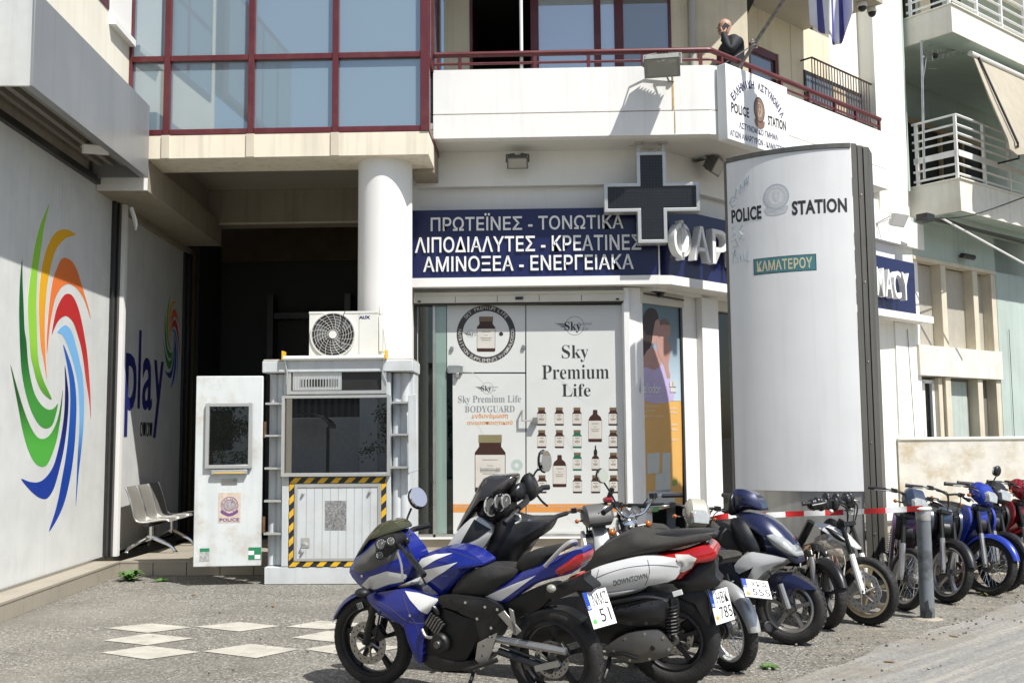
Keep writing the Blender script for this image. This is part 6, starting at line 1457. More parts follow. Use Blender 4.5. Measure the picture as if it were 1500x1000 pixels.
decal(fa, b.O([(126, 606), (175, 566), (245, 543), (300, 562), (345, 590), (335, 600), (300, 592), (240, 602), (185, 622), (150, 622)], .16), cwhite)
decal_text(fa, 'RR', mat('red_print', (.45, .02, .03), .4), *b.L(165, 594, .17), *b.L(228, 574, .17), .022, bold=.03)
ck = b.P('cockpit', [(105, 530), (150, 470), (200, 430), (270, 440), (280, 500), (215, 545), (140, 566)], .10, plg, y0=.095, edge=.5, off=.15)
b.P('windscreen', [(112, 500), (150, 432), (180, 388), (215, 353), (255, 338), (292, 352), (302, 376), (250, 384), (210, 402), (172, 440), (138, 492)], .15, mat('olive_smoked_screen', (.05, .05, .022), .12, coat=.7), edge=.45, off=.05)
ic = b.P('instrument_pod', [(190, 440), (205, 410), (260, 400), (280, 440), (262, 470), (240, 505), (200, 500), (182, 470)], .10, plas, y0=.10, off=.18)
for zx, zy, r in ((220, 432, .034), (258, 420, .026), (213, 478, .024)):
    x, z = b.L(zx, zy, .2); mb = MB(); f_ = Vector((-.55, .65, .35)).normalized(); T = frame((x, .205, z), Vector((0, 0, 1)).cross(f_), (0, 0, 1))
    plate(mb, disc(r, 20), mat('gauge_face', (.10, .10, .10), .3), T, 0, .006); ring(mb, r, r+.006, plas, T, 0, .009); plate(mb, [(-.002, 0), (.002, 0), (r*.6, r*.5)], lett, T, .006, .007)
    for k in range(9): a = rad(220-k*32); plate(mb, rect(r*.78*math.cos(a)-.002, r*.78*math.cos(a)+.002, r*.78*math.sin(a)-.002, r*.78*math.sin(a)+.002), lett, T, .006, .007)
    mb.make('gauge', ic, sm=0)
tk = b.P('fuel_tank', [(345, 520), (385, 480), (440, 460), (500, 453), (560, 466), (608, 496), (628, 522), (570, 545), (515, 592), (465, 645), (420, 620), (370, 570)], .135, cblue, edge=.6, off=.1)
decal(tk, b.O([(340, 570), (385, 542), (528, 508), (478, 545), (388, 600)], .13), cwhite); decal(tk, b.O([(345, 535), (372, 497), (430, 478), (500, 474), (440, 498), (360, 548)], .13), cwhite)
b.P('seat', [(625, 530), (700, 530), (765, 542), (748, 575), (700, 605), (650, 645), (570, 658), (500, 640), (535, 580), (580, 545)], .125, seatm, edge=.7, off=.1)
lf = b.P('lower_fairing', [(150, 650), (215, 632), (310, 620), (400, 640), (448, 662), (400, 728), (388, 760), (380, 860), (372, 925), (345, 900), (330, 830), (290, 770), (215, 735), (180, 700)], .165, cblue, edge=.7, off=.14, wf=None)
decal(lf, b.O([(305, 628), (360, 636), (450, 664), (402, 728), (368, 694), (332, 660)], .15), cwhite)
seam(lf, b.O([(170, 660), (250, 690), (320, 740), (372, 760), (385, 755)], .15)); seam(lf, b.O([(300, 640), (330, 700), (360, 770), (365, 860)], .15)); seam(fa, b.O([(110, 520), (200, 560), (300, 545), (335, 520)], .16)); seam(tk, b.O([(370, 560), (440, 560), (520, 560), (600, 520)], .12)); seam(tk, b.O([(480, 460), (540, 480), (600, 505)], .12))
cr = b.P('crankcase', [(395, 770), (430, 720), (470, 700), (540, 730), (600, 750), (625, 790), (600, 830), (570, 890), (530, 930), (430, 920), (388, 870)], .10, engd, edge=.85, off=.1, sm=2)
fb_ = b.P('frame_beam', [(440, 650), (520, 640), (640, 655), (700, 690), (706, 730), (672, 790), (650, 840), (625, 850), (632, 770), (600, 715), (540, 690), (470, 690)], .13, plas, edge=.9, off=.12, sm=2)
b.P('belly_pan', [(372, 905), (420, 885), (500, 905), (560, 910), (640, 905), (600, 945), (500, 952), (420, 945)], .10, plas, edge=.85, off=.1, sm=2)
b.P('side_cover', [(500, 655), (575, 660), (650, 662), (690, 690), (660, 730), (600, 740), (540, 715)], .138, plas, edge=.93, off=.12, sm=1)
b.P('radiator', [(380, 690), (402, 690), (412, 800), (392, 810)], .12, engd, edge=.9, off=.1)
for q in ((690, 700), (665, 775), (640, 690), (560, 672), (608, 738), (150, 560), (345, 720), (210, 715)):
    x, z = b.L(*q, .14); mb = MB(); mb.tube([(x, .10, z), (x, .142 if q[0] > 400 else .172, z)], .009, chrome, 8); mb.make('bolt', b.o)
b.T('throttle_cable', [(300, 420, .03), (330, 450, .10), (360, 520, .10), (400, 600, .09)], .006, plas, sm=4); b.T('brake_hose', [(250, 450, .02), (220, 560, .10), (215, 700, .10), (190, 830, .10)], .006, plas, sm=4)
b.T('water_pipe', [(405, 700, .10), (430, 690, .12), (450, 720, .11)], .014, plas, sm=4)
x, z = b.L(455, 838, .13); mb = MB(); mb.lathe([(.062, 0), (.066, .03), (.055, .045), (.03, .048), (.028, .056), (0, .056)], (x, .105, z), (0, 1, 0), engd, 26); mb.lathe([(.024, .057), (.020, .066), (0, .066)], (x, .105, z), (0, 1, 0), eng, 16); mb.make('engine_cover', cr)
mb = MB()
for k in range(6):
    x, z = b.L(415+k*9, 735+k*9, .12); mb.box((x, .07, z), (.012, .14, .085), eng, Matrix.Rotation(rad(-35), 3, 'Y'))
mb.make('cylinder_fins', cr)
b.T('hose', [(385, 780, .14), (400, 810, .15), (430, 815, .14)], .010, steel, sm=3)
b.Z = Zb
b.P('pillion_seat', [(318, 520), (350, 478), (430, 457), (500, 445), (524, 458), (460, 490), (420, 530), (340, 548)], .09, seatm, edge=.7, off=.08)
tl = b.P('tail', [(165, 658), (230, 615), (330, 556), (410, 522), (450, 500), (560, 460), (590, 466), (580, 520), (545, 555), (470, 575), (390, 602), (310, 655), (250, 678)], .10, cblue, edge=.75, off=.09)
decal(tl, b.O([(172, 658), (300, 602), (405, 560), (362, 592), (290, 645), (255, 668)], .1), cwhite); decal_text(tl, 'RACING', ink, *b.L(312, 612, .1), *b.L(378, 582, .1), .022, bold=.03)
x, z = b.L(312, 570, .1)
b.P('tail_light', [(462, 548), (520, 510), (588, 473), (582, 520), (530, 552), (485, 566)], .105, tail_red, edge=.8, off=.09)
b.P('stop_light', [(546, 580), (552, 562), (590, 548), (592, 570), (560, 588)], .05, tail_red, edge=.8)
b.P('tail_underside', [(455, 625), (500, 592), (550, 575), (610, 548), (614, 568), (652, 602), (640, 620), (590, 618), (540, 636), (490, 652)], .07, plas, edge=.85)
b.P('rear_frame', [(270, 675), (330, 645), (400, 612), (470, 590), (500, 600), (470, 650), (430, 690), (360, 715), (290, 720)], .06, engd, edge=.9, sm=2)
b.P('inner_mudguard', [(330, 740), (400, 705), (470, 690), (540, 700), (600, 740), (585, 752), (530, 722), (470, 712), (405, 726), (345, 760)], .055, plas, edge=.9)
b.T('grab_rail', [(440, 524, .11), (470, 492, .12), (512, 448, .12), (545, 425, .10), (566, 424, .05), (562, 436, 0)], .013, csil, sm=3)
x, z = b.L(465, 615, .16); mb = MB(); mb.ell((x, .16, z), (.030, .024, .024), mat('lamp_grey', (.30, .29, .26), .15, coat=.6)); mb.tube([(x, .08, z), (x, .15, z)], .012, plas, 6); mb.make('indicator', b.o)
mb = MB()
for p0, p1, w0, m in (((215, 815), (525, 872), .022, cast), ((250, 870), (470, 950), .022, plas)):
    x0, z0 = b.L(*p0, .11); x1, z1 = b.L(*p1, .11); mb.tube([(x0, .105, z0), (x1, .105, z1)], w0, m, 6); 
x0, z0 = b.L(478, 935, .13); mb.box((x0+.05, .12, z0), (.16, .018, .035), cast, Matrix.Rotation(rad(16), 3, 'Y')); mb.make('swing_arm', b.o)
b.Z = Za
mb = MB(); q = b.O([(596, 905), (606, 838), (684, 798), (660, 880), (640, 918), (615, 925)], .16); mb.prism(q, .135, .15, cast, lambda u, v, d: (u, d, v)); 
for zx, zy in ((625, 890), (665, 815), (650, 815), (630, 850)): x, z = b.L(zx, zy, .16); mb.tube([(x, .149, z), (x, .153, z)], .006, ink, 8)
mb.make('foot_bracket', b.o, bevel=.003)
mb = MB()
for pp in ([(690, 722), (715, 705), (785, 790), (765, 808)], [(735, 696), (752, 706), (768, 800), (755, 805)]): q = b.O(pp, .14); mb.prism(q, .12, .135, cast, lambda u, v, d: (u, d, v))
mb.make('foot_bracket', b.o, bevel=.003)
b.T('footrest', [(555, 940, .15), (600, 935, .22), (690, 905, .20)], .014, plas, sm=3); b.T('gear_lever', [(560, 945, .17), (640, 925, .18)], .010, plas)
b.T('side_stand', [(600, 930, .13), (585, 985, .18), (565, 1030, .24)], .012, plas)
b.T('handlebar', [(270, 430, .05), (290, 440, .20), (335, 490, .29)], .013, plas); b.T('grip', [(325, 478, .27), (362, 520, .31), (392, 562, .35)], .019, plas, 10); b.T('clutch_lever', [(285, 470, .28), (300, 520, .33), (305, 585, .36)], .007, cast, sm=3)
b.T('far_grip', [(330, 385, -.15), (352, 374, -.24), (418, 358, -.30)], .018, plas, 10)
for p in ((318, 372, -.1), (330, 402, -.05), (300, 400, 0), (322, 420, .1), (345, 425, -.1), (290, 395, .02)): x, z = b.L(*p); mb = MB(); mb.ell((x, p[2], z), (.02, .02, .024), random.choice((plas, chrome, engd))); mb.make('switch_gear', b.o)
x, z = b.L(345, 422, -.08); mb = MB(); mb.box((x, -.08, z), (.03, .03, .02), cred); mb.make('switch_gear', b.o)
pA = b.L(312, 372, -.12); pB = b.L(340, 290, -.2); pC = b.L(363, 250, -.22); mirror(b.o, (pA[0], -.12, pA[1]), (pB[0], -.2, pB[1]), (pC[0], -.22, pC[1]), (-.70, .35, .45), rx=.066, rz=.078)
x, z = b.L(140, 632, .2); mb = MB(); mb.ell((x, .2, z), (.05, .04, .028), plas); mb.tube([(x-.02, .1, z), (x, .19, z)], .014, plas, 6); mb.make('indicator', b.o)
dx, dz = b.L(131, 685, .06); decal_parts = None
mb = MB(); T = frame((dx, .058, dz), (-.9, 0, .35), (.35, 0, .9)); plate(mb, rect(-.022, .022, -.02, .02), V[5], T, 0, .001); [plate(mb, rect(-.018+.012*i, -.012+.012*i, -.016, .016), ink, T, .001, .0015) for i in range(3)]; mb.make('sticker', b.o, sm=0)
b.Z = Zb
x, z = b.L(640, 703, 0); T = frame((x, 0, z), (-.45, -1, 0), (.42, 0, .9)); number_plate(b.o, T @ Matrix.Translation((0, 0, .05)), 'ΝΜΖ', '51', .185, .21, (.1, .45, .1))
b.T('mudguard', [(570, 600, 0), (600, 640, 0), (655, 760, 0)], .03, plas, flat=.9); b.T('chain_run', [(260, 845, .08), (470, 925, .08)], .010, eng)
# ---------------------------------------------------------------- white maxi scooter
b = Bike('maxi_scooter', 'large white and black maxi scooter with red tail lights behind the blue sport motorcycle', 'scooter', (.83, 6.79), (-.62, 7.2), 5)
Zc = (840, 640, 2.7778); b.Z = Zc
wheel(b.o, (0, 0, .300), .300, .145, 'cast5', blackalloy, disc=(.12, discm, False), side=-1); wheel(b.o, (b.wb, 0, .305), .305, .12, 'cast5', blackalloy, disc=(.13, discm, False))
bd_ = b.P('side_panel', [(10, 610), (50, 555), (110, 525), (200, 500), (288, 484), (380, 490), (436, 505), (414, 578), (300, 607), (180, 638), (80, 648), (25, 635)], .195, cwhite, edge=.82, off=.17)
seam(bd_, b.O([(40, 600), (120, 560), (220, 530), (330, 520), (425, 530)], .19)); seam(bd_, b.O([(100, 540), (90, 590), (80, 640)], .19)); seam(bd_, b.O([(300, 500), (310, 550), (290, 605)], .19))
b.P('lower_strip', [(70, 640), (200, 618), (300, 608), (240, 640), (120, 660)], .185, csil, edge=.8, off=.17)
decal_text(bd_, 'DOWNTOWN', ink, *b.L(165, 604, .19), *b.L(306, 572, .19), .034, bold=-.005)
b.P('seat', [(20, 560), (50, 500), (100, 455), (160, 420), (235, 388), (300, 398), (420, 405), (520, 395), (560, 415), (470, 440), (300, 480), (150, 512), (70, 540)], .155, dseat, edge=.7, off=.12)
b.P('rear_rack', [(330, 398), (420, 390), (540, 387), (578, 396), (570, 412), (480, 422), (400, 420), (340, 412)], .11, plas, edge=.7, off=.1)
tlp = b.P('tail_light', [(285, 494), (360, 478), (430, 470), (530, 442), (572, 462), (580, 490), (550, 510), (505, 515), (470, 548), (436, 577), (411, 574), (432, 520), (380, 503)], .165, tail_red, edge=.75, off=.14)
decal(tlp, b.O([(412, 478), (470, 476), (503, 490), (480, 535), (448, 548), (430, 545), (440, 505)], .15), clear, name='clear_lens')
b.P('tail_underside', [(410, 585), (450, 570), (510, 515), (575, 500), (578, 560), (600, 590), (560, 615), (470, 625), (420, 610)], .12, plas, edge=.8, off=.08)
b.P('stop_light', [(518, 565), (525, 545), (555, 540), (560, 562), (535, 570)], .10, tail_red, edge=.85, off=.1)
b.P('engine_case', [(70, 665), (200, 640), (330, 630), (410, 640), (430, 700), (400, 790), (300, 830), (180, 850), (90, 820), (60, 740)], .15, plas, edge=.8, off=.12)
b.P('air_filter_box', [(130, 715), (200, 690), (320, 665), (380, 670), (384, 705), (370, 745), (290, 770), (190, 760)], .07, plas, y0=.15, edge=.6, off=.2)
b.P('transmission_cover', [(130, 860), (215, 800), (320, 785), (368, 800), (402, 850), (385, 885), (320, 905), (250, 915), (180, 895)], .055, mat('cvt_grey', (.13, .125, .115), .42, metal=.6, var=.1, dirt=(.07, .06, .05), dirt_amt=.4), y0=.185, edge=.5, off=.2)
for q in ((165, 868), (210, 820), (290, 800), (365, 815), (388, 862), (310, 900), (230, 905)):
    x, z = b.L(*q, .22); mb = MB(); mb.tube([(x, .19, z), (x, .226, z)], .009, steel, 8); mb.make('bolt', b.o)
for k in range(4): b.T('case_rib', [(150+k*50, 740-k*8, .205), (170+k*50, 690-k*6, .200)], .006, plas)
b.T('hose', [(120, 680, .17), (200, 665, .2), (300, 650, .19), (390, 665, .16)], .012, plas, sm=4); b.T('kick_lever', [(140, 890, .22), (200, 880, .24), (260, 900, .24)], .010, engd)
x, z = b.L(322, 857, .24); mb = MB(); mb.lathe([(.016, 0), (.014, .01), (.005, .011)], (x, .236, z), (0, 1, 0), engd, 14); mb.make('drain_plug', b.o)
mb = MB(); x0, z0 = b.L(398, 655, .17); x1, z1 = b.L(406, 830, .17); springs(mb, (x0, .17, z0), (x1, .17, z1), .028, plas, engd); mb.make('shock_absorber', b.o)
x, z = b.L(425, 632, .16); mb = MB(); mb.box((x, .17, z), (.06, .012, .03), lett, Matrix.Rotation(.3, 3, 'Y')); mb.make('foil_tag', b.o)
b.P('rear_mudguard', [(415, 625), (480, 605), (545, 620), (560, 700), (555, 760), (530, 720), (500, 660), (440, 640)], .085, plas, edge=.8)
x, z = b.L(578, 688, 0); T = frame((x, 0, z), (-.62, -1, 0), (.30, 0, .95)); number_plate(b.o, T @ Matrix.Translation((0, 0, .05)), 'ΗΒΚ', '785', .185, .205, (.75, .33, .04))
b.T('side_stand', [(150, 880, .15), (140, 940, .2), (125, 985, .28)], .014, plas)
b.P('floorboard', [(-260, 700), (-100, 660), (40, 640), (90, 700), (60, 800), (-60, 840), (-200, 820)], .19, plas, edge=.85, off=.12)
b.Z = Zb
ff = b.P('front_fairing', [(20, 500), (45, 440), (95, 370), (160, 322), (224, 372), (205, 425), (160, 482), (110, 540), (40, 560)], .225, paint('light_silver_paint', (.60, .60, .58), .1, .35), edge=.8, off=.18)
decal(ff, b.O([(95, 442), (150, 334), (218, 376), (172, 408)], .2), plas)
b.P('windscreen', [(76, 385), (92, 340), (140, 255), (185, 170), (240, 162), (300, 158), (304, 186), (272, 232), (215, 235), (165, 290), (120, 345)], .19, smoke, edge=.4, off=.1)
ds = b.P('dashboard', [(160, 318), (170, 265), (215, 230), (270, 235), (290, 290), (265, 335), (215, 350)], .15, plas, y0=.04, edge=.6, off=.15)
for zx, zy, r in ((212, 282, .045), (248, 268, .036), (272, 262, .03)):
    x, z = b.L(zx, zy, .22); f_ = Vector((-.75, .5, .35)).normalized(); mb = MB(); T = frame((x, .195, z), Vector((0, 0, 1)).cross(f_), (0, 0, 1)); plate(mb, [(p[0], p[1]*1.3) for p in disc(r, 22)], mat('gauge_face', (.1, .1, .1), .3), T, 0, .010)
    ring(mb, r, r+.008, chrome, T, 0, .014, sy=1.3); plate(mb, [(-.002, 0), (.002, 0), (r*.5, r*.7)], lett, T, .010, .011); mb.make('gauge', ds, sm=0)
b.P('leg_shield', [(222, 388), (262, 330), (340, 345), (440, 345), (446, 362), (420, 405), (370, 440), (330, 500), (290, 560), (180, 560), (168, 500), (208, 436)], .19, plas, edge=.7, off=.15)
b.T('handlebar', [(350, 200, -.15), (365, 260, 0), (330, 290, .2)], .022, plas); b.P('bar_cover', [(345, 175), (372, 145), (402, 180), (410, 230), (375, 262), (350, 225)], .06, plas, y0=-.1, off=-.1)
b.P('meter_cowl', [(298, 222), (315, 195), (345, 188), (358, 225), (340, 258), (305, 255)], .09, plas)
b.T('grip', [(405, 225, -.2), (430, 205, -.26), (455, 203, -.3)], .019, plas, 10); b.T('brake_lever', [(400, 225, -.2), (425, 258, -.28), (450, 280, -.32)], .008, plas, sm=3)
b.T('grip', [(330, 300, .2), (300, 330, .28), (275, 350, .34)], .019, plas, 10); b.T('clutch_lever', [(318, 312, .26), (336, 320, .27), (338, 340, .28), (318, 352, .3)], .009, cast, sm=3)
x, z = b.L(378, 357, .1); mb = MB(); mb.lathe([(.03, 0), (.03, .02), (.018, .024), (0, .024)], (x, .1, z), (-.4, .5, .75), chrome, 16); mb.make('fuel_cap', b.o)
pA = b.L(388, 170, -.15); pB = b.L(412, 130, -.2); pC = b.L(434, 98, -.22); mirror(b.o, (pA[0], -.15, pA[1]), (pB[0], -.2, pB[1]), (pC[0], -.22, pC[1]), (-.85, .45, .05), rx=.056, rz=.082)
mb = MB(); fender(mb, (b.wb, 0, .305), .34, .15, 10, 150, cwhite, .3); mb.make('front_fender', b.o)
# ---------------------------------------------------------------- navy scooter
b = Bike('scooter', 'dark navy scooter with silver side panel, long headlamp facing right', 'scooter', (.80, 8.72), (1.88, 8.08), 3)
Zd = (1000, 680, 3.125); b.Z = Zd
st = rad(22)
hx = b.wb-.17
def steer(x0, z0, x1, z1, a):
    """turn about the steering axis through two points of the bike plane"""
    ax_ = Vector((x1-x0, 0, z1-z0)).normalized(); p = Vector((x0, 0, z0)); return Matrix.Translation(p) @ Matrix.Rotation(a, 4, ax_) @ Matrix.Translation(-p)
S = steer(b.wb, .26, b.wb-.26, .95, rad(4))
wheel(b.o, (b.wb, 0, .27), .27, .12, 'cast5', cast, M=S, disc=(.115, discm, False)); wheel(b.o, (0, 0, .27), .27, .12, 'cast5', cast)
mb = MB(S); mb.tube([(b.wb, .085, .27), (b.wb-.06, .085, .45)], .026, cast, 10); mb.tube([(b.wb, -.085, .27), (b.wb-.06, -.085, .45)], .026, cast, 10); mb.make('fork', b.o)
b.P('front_fender', [(412, 510), (440, 494), (505, 500), (570, 530), (618, 570), (560, 566), (518, 575), (498, 605), (500, 640), (470, 630), (438, 600), (420, 560)], .085, cnavy, edge=.75)
b.P('front_cowl', [(262, 225), (320, 216), (400, 240), (470, 300), (520, 365), (545, 430), (530, 452), (470, 420), (400, 405), (380, 350), (330, 290), (280, 260)], .165, cnavy, edge=.5)
b.P('leg_shield', [(250, 250), (300, 250), (350, 310), (385, 400), (350, 420), (330, 395), (290, 380), (262, 330)], .19, plas, edge=.8)
hl = b.P('headlamp', [(378, 308), (430, 318), (480, 345), (515, 385), (530, 418), (480, 405), (430, 378), (395, 345)], .13, lens, y0=-.055, edge=.7, off=-.1)
hc = b.P('handlebar_cowl', [(232, 130), (262, 112), (310, 118), (350, 145), (377, 195), (370, 210), (300, 205), (240, 222), (228, 180)], .12, cnavy, edge=.6)
b.P('inner_cowl', [(225, 225), (228, 140), (250, 125), (262, 165), (262, 222)], .13, plas)
b.T('grip', [(240, 140, .12), (215, 142, .22), (186, 140, .30)], .020, plas, 10); b.T('grip', [(262, 150, -.1), (262, 150, -.3)], .02, plas, 10)
b.P('side_panel', [(240, 460), (300, 398), (340, 402), (478, 430), (430, 460), (380, 490), (340, 530), (318, 545), (300, 520), (330, 470), (310, 440), (285, 450), (262, 500)], .19, paint('light_silver_paint', (.60, .60, .58), .1, .35), edge=.9, sm=2, off=-.15)
b.P('panel_recess', [(290, 470), (310, 440), (338, 455), (330, 500), (300, 520), (280, 500)], .14, plas, edge=.95)
b.P('floorboard', [(140, 470), (240, 450), (330, 530), (360, 600), (330, 640), (220, 560), (150, 520)], .14, plas, edge=.8)
b.P('seat', [(100, 250), (150, 255), (230, 300), (270, 335), (285, 380), (240, 410), (170, 370), (110, 300)], .13, dseat, edge=.7)
b.P('rear_body', [(95, 300), (150, 320), (240, 400), (250, 460), (200, 480), (130, 420), (100, 360)], .15, cnavy, edge=.7)
mb = MB(); x0, z0 = b.L(408, 500, .08); x1, z1 = b.L(420, 545, .08); mb.tube([(x0, .08, z0), (x1, .08, z1)], .02, chrome, 8); mb.make('shock_absorber', b.o)
b.P('exhaust_tip', [(285, 580), (320, 565), (380, 595), (375, 605), (310, 612)], .05, csil, y0=.1)
b.T('brake_cable', [(385, 540, .1), (370, 600, .12), (400, 640, .1)], .006, plas, sm=3)
x, z = b.L(300, 595, .15); mb = MB(); mb.ell((x, .15, z), (.02, .012, .014), tail_red); mb.make('reflector', b.o)
seam([c for c in b.o.children if c.name.startswith('front_cowl')][0], b.O([(285, 255), (350, 320), (390, 400), (470, 425)], -.1), -1)
dcl = [c for c in b.o.children if c.name.startswith('front_cowl')][0]; decal_text(dcl, 'SCOOTER', V[4], *b.L(318, 238, .14), *b.L(410, 292, .14), .022) if False else None

# ---------------------------------------------------------------- underbones and small motorcycles
def moped(label, R, Fp, body, head, fend, style='spoke', rimc=chrome, r=.280, tw=.092, lean=6, steer_a=0, seat=seatm, disc_=None, cat='moped', name='moped', basket=False, wreck=False, naked=False,
          mirrors=(1, -1), plate_=None, rack=False, bags=False, shield=None, rfender=None, legc=csil, tailm=None, forkm=cast, bare=False, tl=True, dside=1):
    b = Bike(name, label, cat, R, Fp, lean); o = b.o; W = b.wb
    S = steer(W-.02, r, W-.22, .95, rad(steer_a))
    wheel(o, (W, 0, r), r, tw, style, rimc, M=S, disc=disc_, side=dside); wheel(o, (0, 0, r), r, tw+.01, style, rimc)
    mb = MB(S)
    for s in (-1, 1): mb.tube([(W+.005, s*.075, r-.02), (W-.01, s*.075, r+.04), (W-.085, s*.075, r+.30)], [.022, .028, .026], forkm, 10); mb.tube([(W-.085, s*.075, r+.30), (W-.16, s*.072, r+(.34 if bare else .53))], .021, engd, 8); mb.tube([(W+.005, s*.05, r), (W+.005, s*.095, r)], .018, eng, 8)
    if not bare: mb.box((W-.165, 0, r+.545), (.07, .19, .035), engd, Matrix.Rotation(rad(-16), 3, 'Y'))
    mb.make('fork', o)
    if fend:
        mb = MB(S); fender(mb, (W, 0, r), r+.035, .115, 18, 165, fend, .3, drop=.8); mb.make('front_fender', o)
    H = (W-.20, r+.60)
    mb = MB(S); y_ = .33
    if bare: mb.tube([(H[0]+.06, 0, H[1]-.25), (H[0]+.05, 0, H[1]-.2)], .03, engd, 10)
    elif naked: mb.tube([(H[0], 0, H[1]+.10), (H[0], .10, H[1]+.11), (H[0]-.04, .22, H[1]+.22), (H[0]-.12, .36, H[1]+.21)], .011, chrome, 8, sm=3); mb.tube([(H[0], 0, H[1]+.10), (H[0], -.10, H[1]+.11), (H[0]-.04, -.22, H[1]+.22), (H[0]-.12, -.36, H[1]+.21)], .011, chrome, 8, sm=3)
    else:
        for s in (-1, 1): mb.tube([(H[0], 0, H[1]+.12), (H[0]-.01, s*.14, H[1]+.15), (H[0]-.10, s*.33, H[1]+.13)], .011, blackr, 8, sm=3)
    mb.make('handlebar', o)
    hz = H[1]+(.21 if naked else .135)
    for s in () if bare else (-1, 1):
        mb = MB(S); p0, p1 = ((H[0]-.06, s*.25, hz+.005), (H[0]-.135, s*.38, hz-.01)); mb.tube([p0, p1], .018, plas, 10); mb.lathe([(.021, 0), (.021, .01), (0, .012)], p1, (-.5, s*.85, 0), plas, 10); mb.make('grip', o)
        mb = MB(S); mb.tube([(H[0]-.03, s*.2, hz+.01), (H[0]+.005, s*.27, hz), (H[0]-.055, s*.37, hz-.02)], .006, cast, 6, sm=3); mb.box((H[0]-.03, s*.19, hz+.015), (.05, .04, .04), plas); mb.make('brake_lever', o)
        if s in mirrors: mirror(o, (H[0]-.03, s*.18, hz+.02), (H[0]-.03, s*.27, hz+.20), (H[0]-.04, s*.29, hz+.25), (-1, 0, .05), M=S, rx=.05, rz=.058)
    if not bare:
        for k in range(5):
            s = random.choice((-1, 1)); y0_ = s*random.uniform(.1, .22); mb = MB(S)
            mb.tube([(H[0]-.02, y0_, hz), (H[0]+.06+.03*random.random(), y0_*.6, H[1]+.08+.06*random.random()), (H[0]+.04, y0_*.3+.03, H[1]-.08), (H[0]-.02, .03*s, H[1]-.24)], .0045, plas, 5, sm=4); mb.make('control_cable', o)
        for s in (-1, 1) if not naked else ():
            mb = MB(S); mb.tube([(H[0]-.02, s*.08, H[1]+.06), (H[0]-.01, s*.15, H[1]+.06)], .008, plas, 6); mb.ell((H[0]-.005, s*.17, H[1]+.06), (.022, .018, .018), amber if not wreck else clear); mb.make('indicator', o)
    if bags:
        for s in (-1, 1):
            mb = MB(S)
            for k in range(12): mb.ell((H[0]-.02-.008*k+random.uniform(-.02, .02), s*(.08+.021*k), hz+random.uniform(-.02, .03)), (.045, .03, random.uniform(.04, .07)), mat('black_bag', (.018, .018, .019), .3, var=.3, scale=20, bump=.6, bscale=30))
            mb.make('bag_wrapping', o)
    if head:
        mb = MB(S); mb.pillow([(H[0]-.09, H[1]+.10), (H[0]-.06, H[1]+.19), (H[0]+.03, H[1]+.21), (H[0]+.11, H[1]+.13), (H[0]+.13, H[1]+.03), (H[0]+.06, H[1]-.01), (H[0]-.03, H[1]+.03)], .105, head, edge=.55); hc = mb.make('head_cowl', o)
        mb = MB(S); mb.loft([[(H[0]+q[2], q[0], H[1]+q[1]) for q in ring_] for ring_ in ([(-.072, .02, .10), (.072, .02, .10), (.080, .11, .09), (.05, .15, .06), (-.05, .15, .06), (-.080, .11, .09)], [(-.062, .03, .158), (.062, .03, .158), (.070, .10, .150), (.042, .13, .128), (-.042, .13, .128), (-.070, .10, .150)])], lens); mb.make('headlamp', hc, bevel=.006)
        mb = MB(S); T = frame((H[0]-.085, 0, H[1]+.15), (0, -1, 0), (.45, 0, .9)); plate(mb, rect(-.05, .05, -.03, .035), plas, T, 0, .012); plate(mb, disc(.026, 18), V[2], T, .012, .014); mb.make('speedometer', hc, sm=0)
    if naked:
        mb = MB(S); c = Vector((H[0]+.10, 0, H[1]+.02)); mb.ell(c, (.075, .085, .085), chrome); mb.lathe([(.086, .0), (.088, .02), (.08, .028), (0, .04)], c+Vector((.02, 0, 0)), (1, 0, -.08), lens, 24); mb.make('headlamp', o)
        for y in (.05, -.05):
            mb = MB(S); T = frame((H[0]+.02, y, H[1]+.14), (0, -1, 0), (.6, 0, .8)); mb.lathe([(.04, -.05), (.045, 0), (.036, .004)], (H[0]+.03, y, H[1]+.13), (-.75, 0, .65), chrome, 20); mb.lathe([(.036, .004), (0, .006)], (H[0]+.03, y, H[1]+.13), (-.75, 0, .65), plas, 20); mb.make('gauge', o)
        for s in (-1, 1):
            mb = MB(S); mb.tube([(H[0]+.08, s*.08, H[1]), (H[0]+.07, s*.16, H[1])], .009, chrome, 6); mb.ell((H[0]+.07, s*.18, H[1]), (.025, .03, .028), amber); mb.make('indicator', o)
        tk = b.P('fuel_tank', [(W-.24, .80), (W-.34, .88), (W-.52, .90), (W-.68, .82), (W-.72, .74), (W-.5, .70), (W-.3, .72)], .125, body, loc=True)
        b.T('frame_tube', [(W-.2, 0, .86), (W-.28, 0, .55), (W-.38, 0, .28), (W-.75, 0, .25)], .02, plas, loc=True)
    else:
        sh = shield or body
        if bare: pass
        elif not wreck:
            b.P('spine_cover', [(W-.13, .70), (W-.15, .84), (W-.23, .88), (W-.32, .74), (W-.44, .58), (W-.62, .52), (W-.60, .44), (W-.42, .46), (W-.26, .56)], .075, sh, edge=.7, loc=True)
            for s in (-1, 1):
                b.P('leg_shield', [(W-.14, .80), (W-.12, .70), (W-.20, .56), (W-.30, .40), (W-.42, .29), (W-.50, .31), (W-.44, .46), (W-.36, .64), (W-.27, .82), (W-.20, .86)], .020, sh, y0=s*.135, edge=.6, loc=True)
                b.P('shield_web', [(W-.15, .80), (W-.20, .62), (W-.34, .62), (W-.27, .82)], .035, plas, y0=s*.10, edge=.8, loc=True)
            b.P('horn_box', [(W-.10, .66), (W-.14, .74), (W-.2, .66), (W-.16, .58)], .05, engd, loc=True)
        else:
            mb = MB()
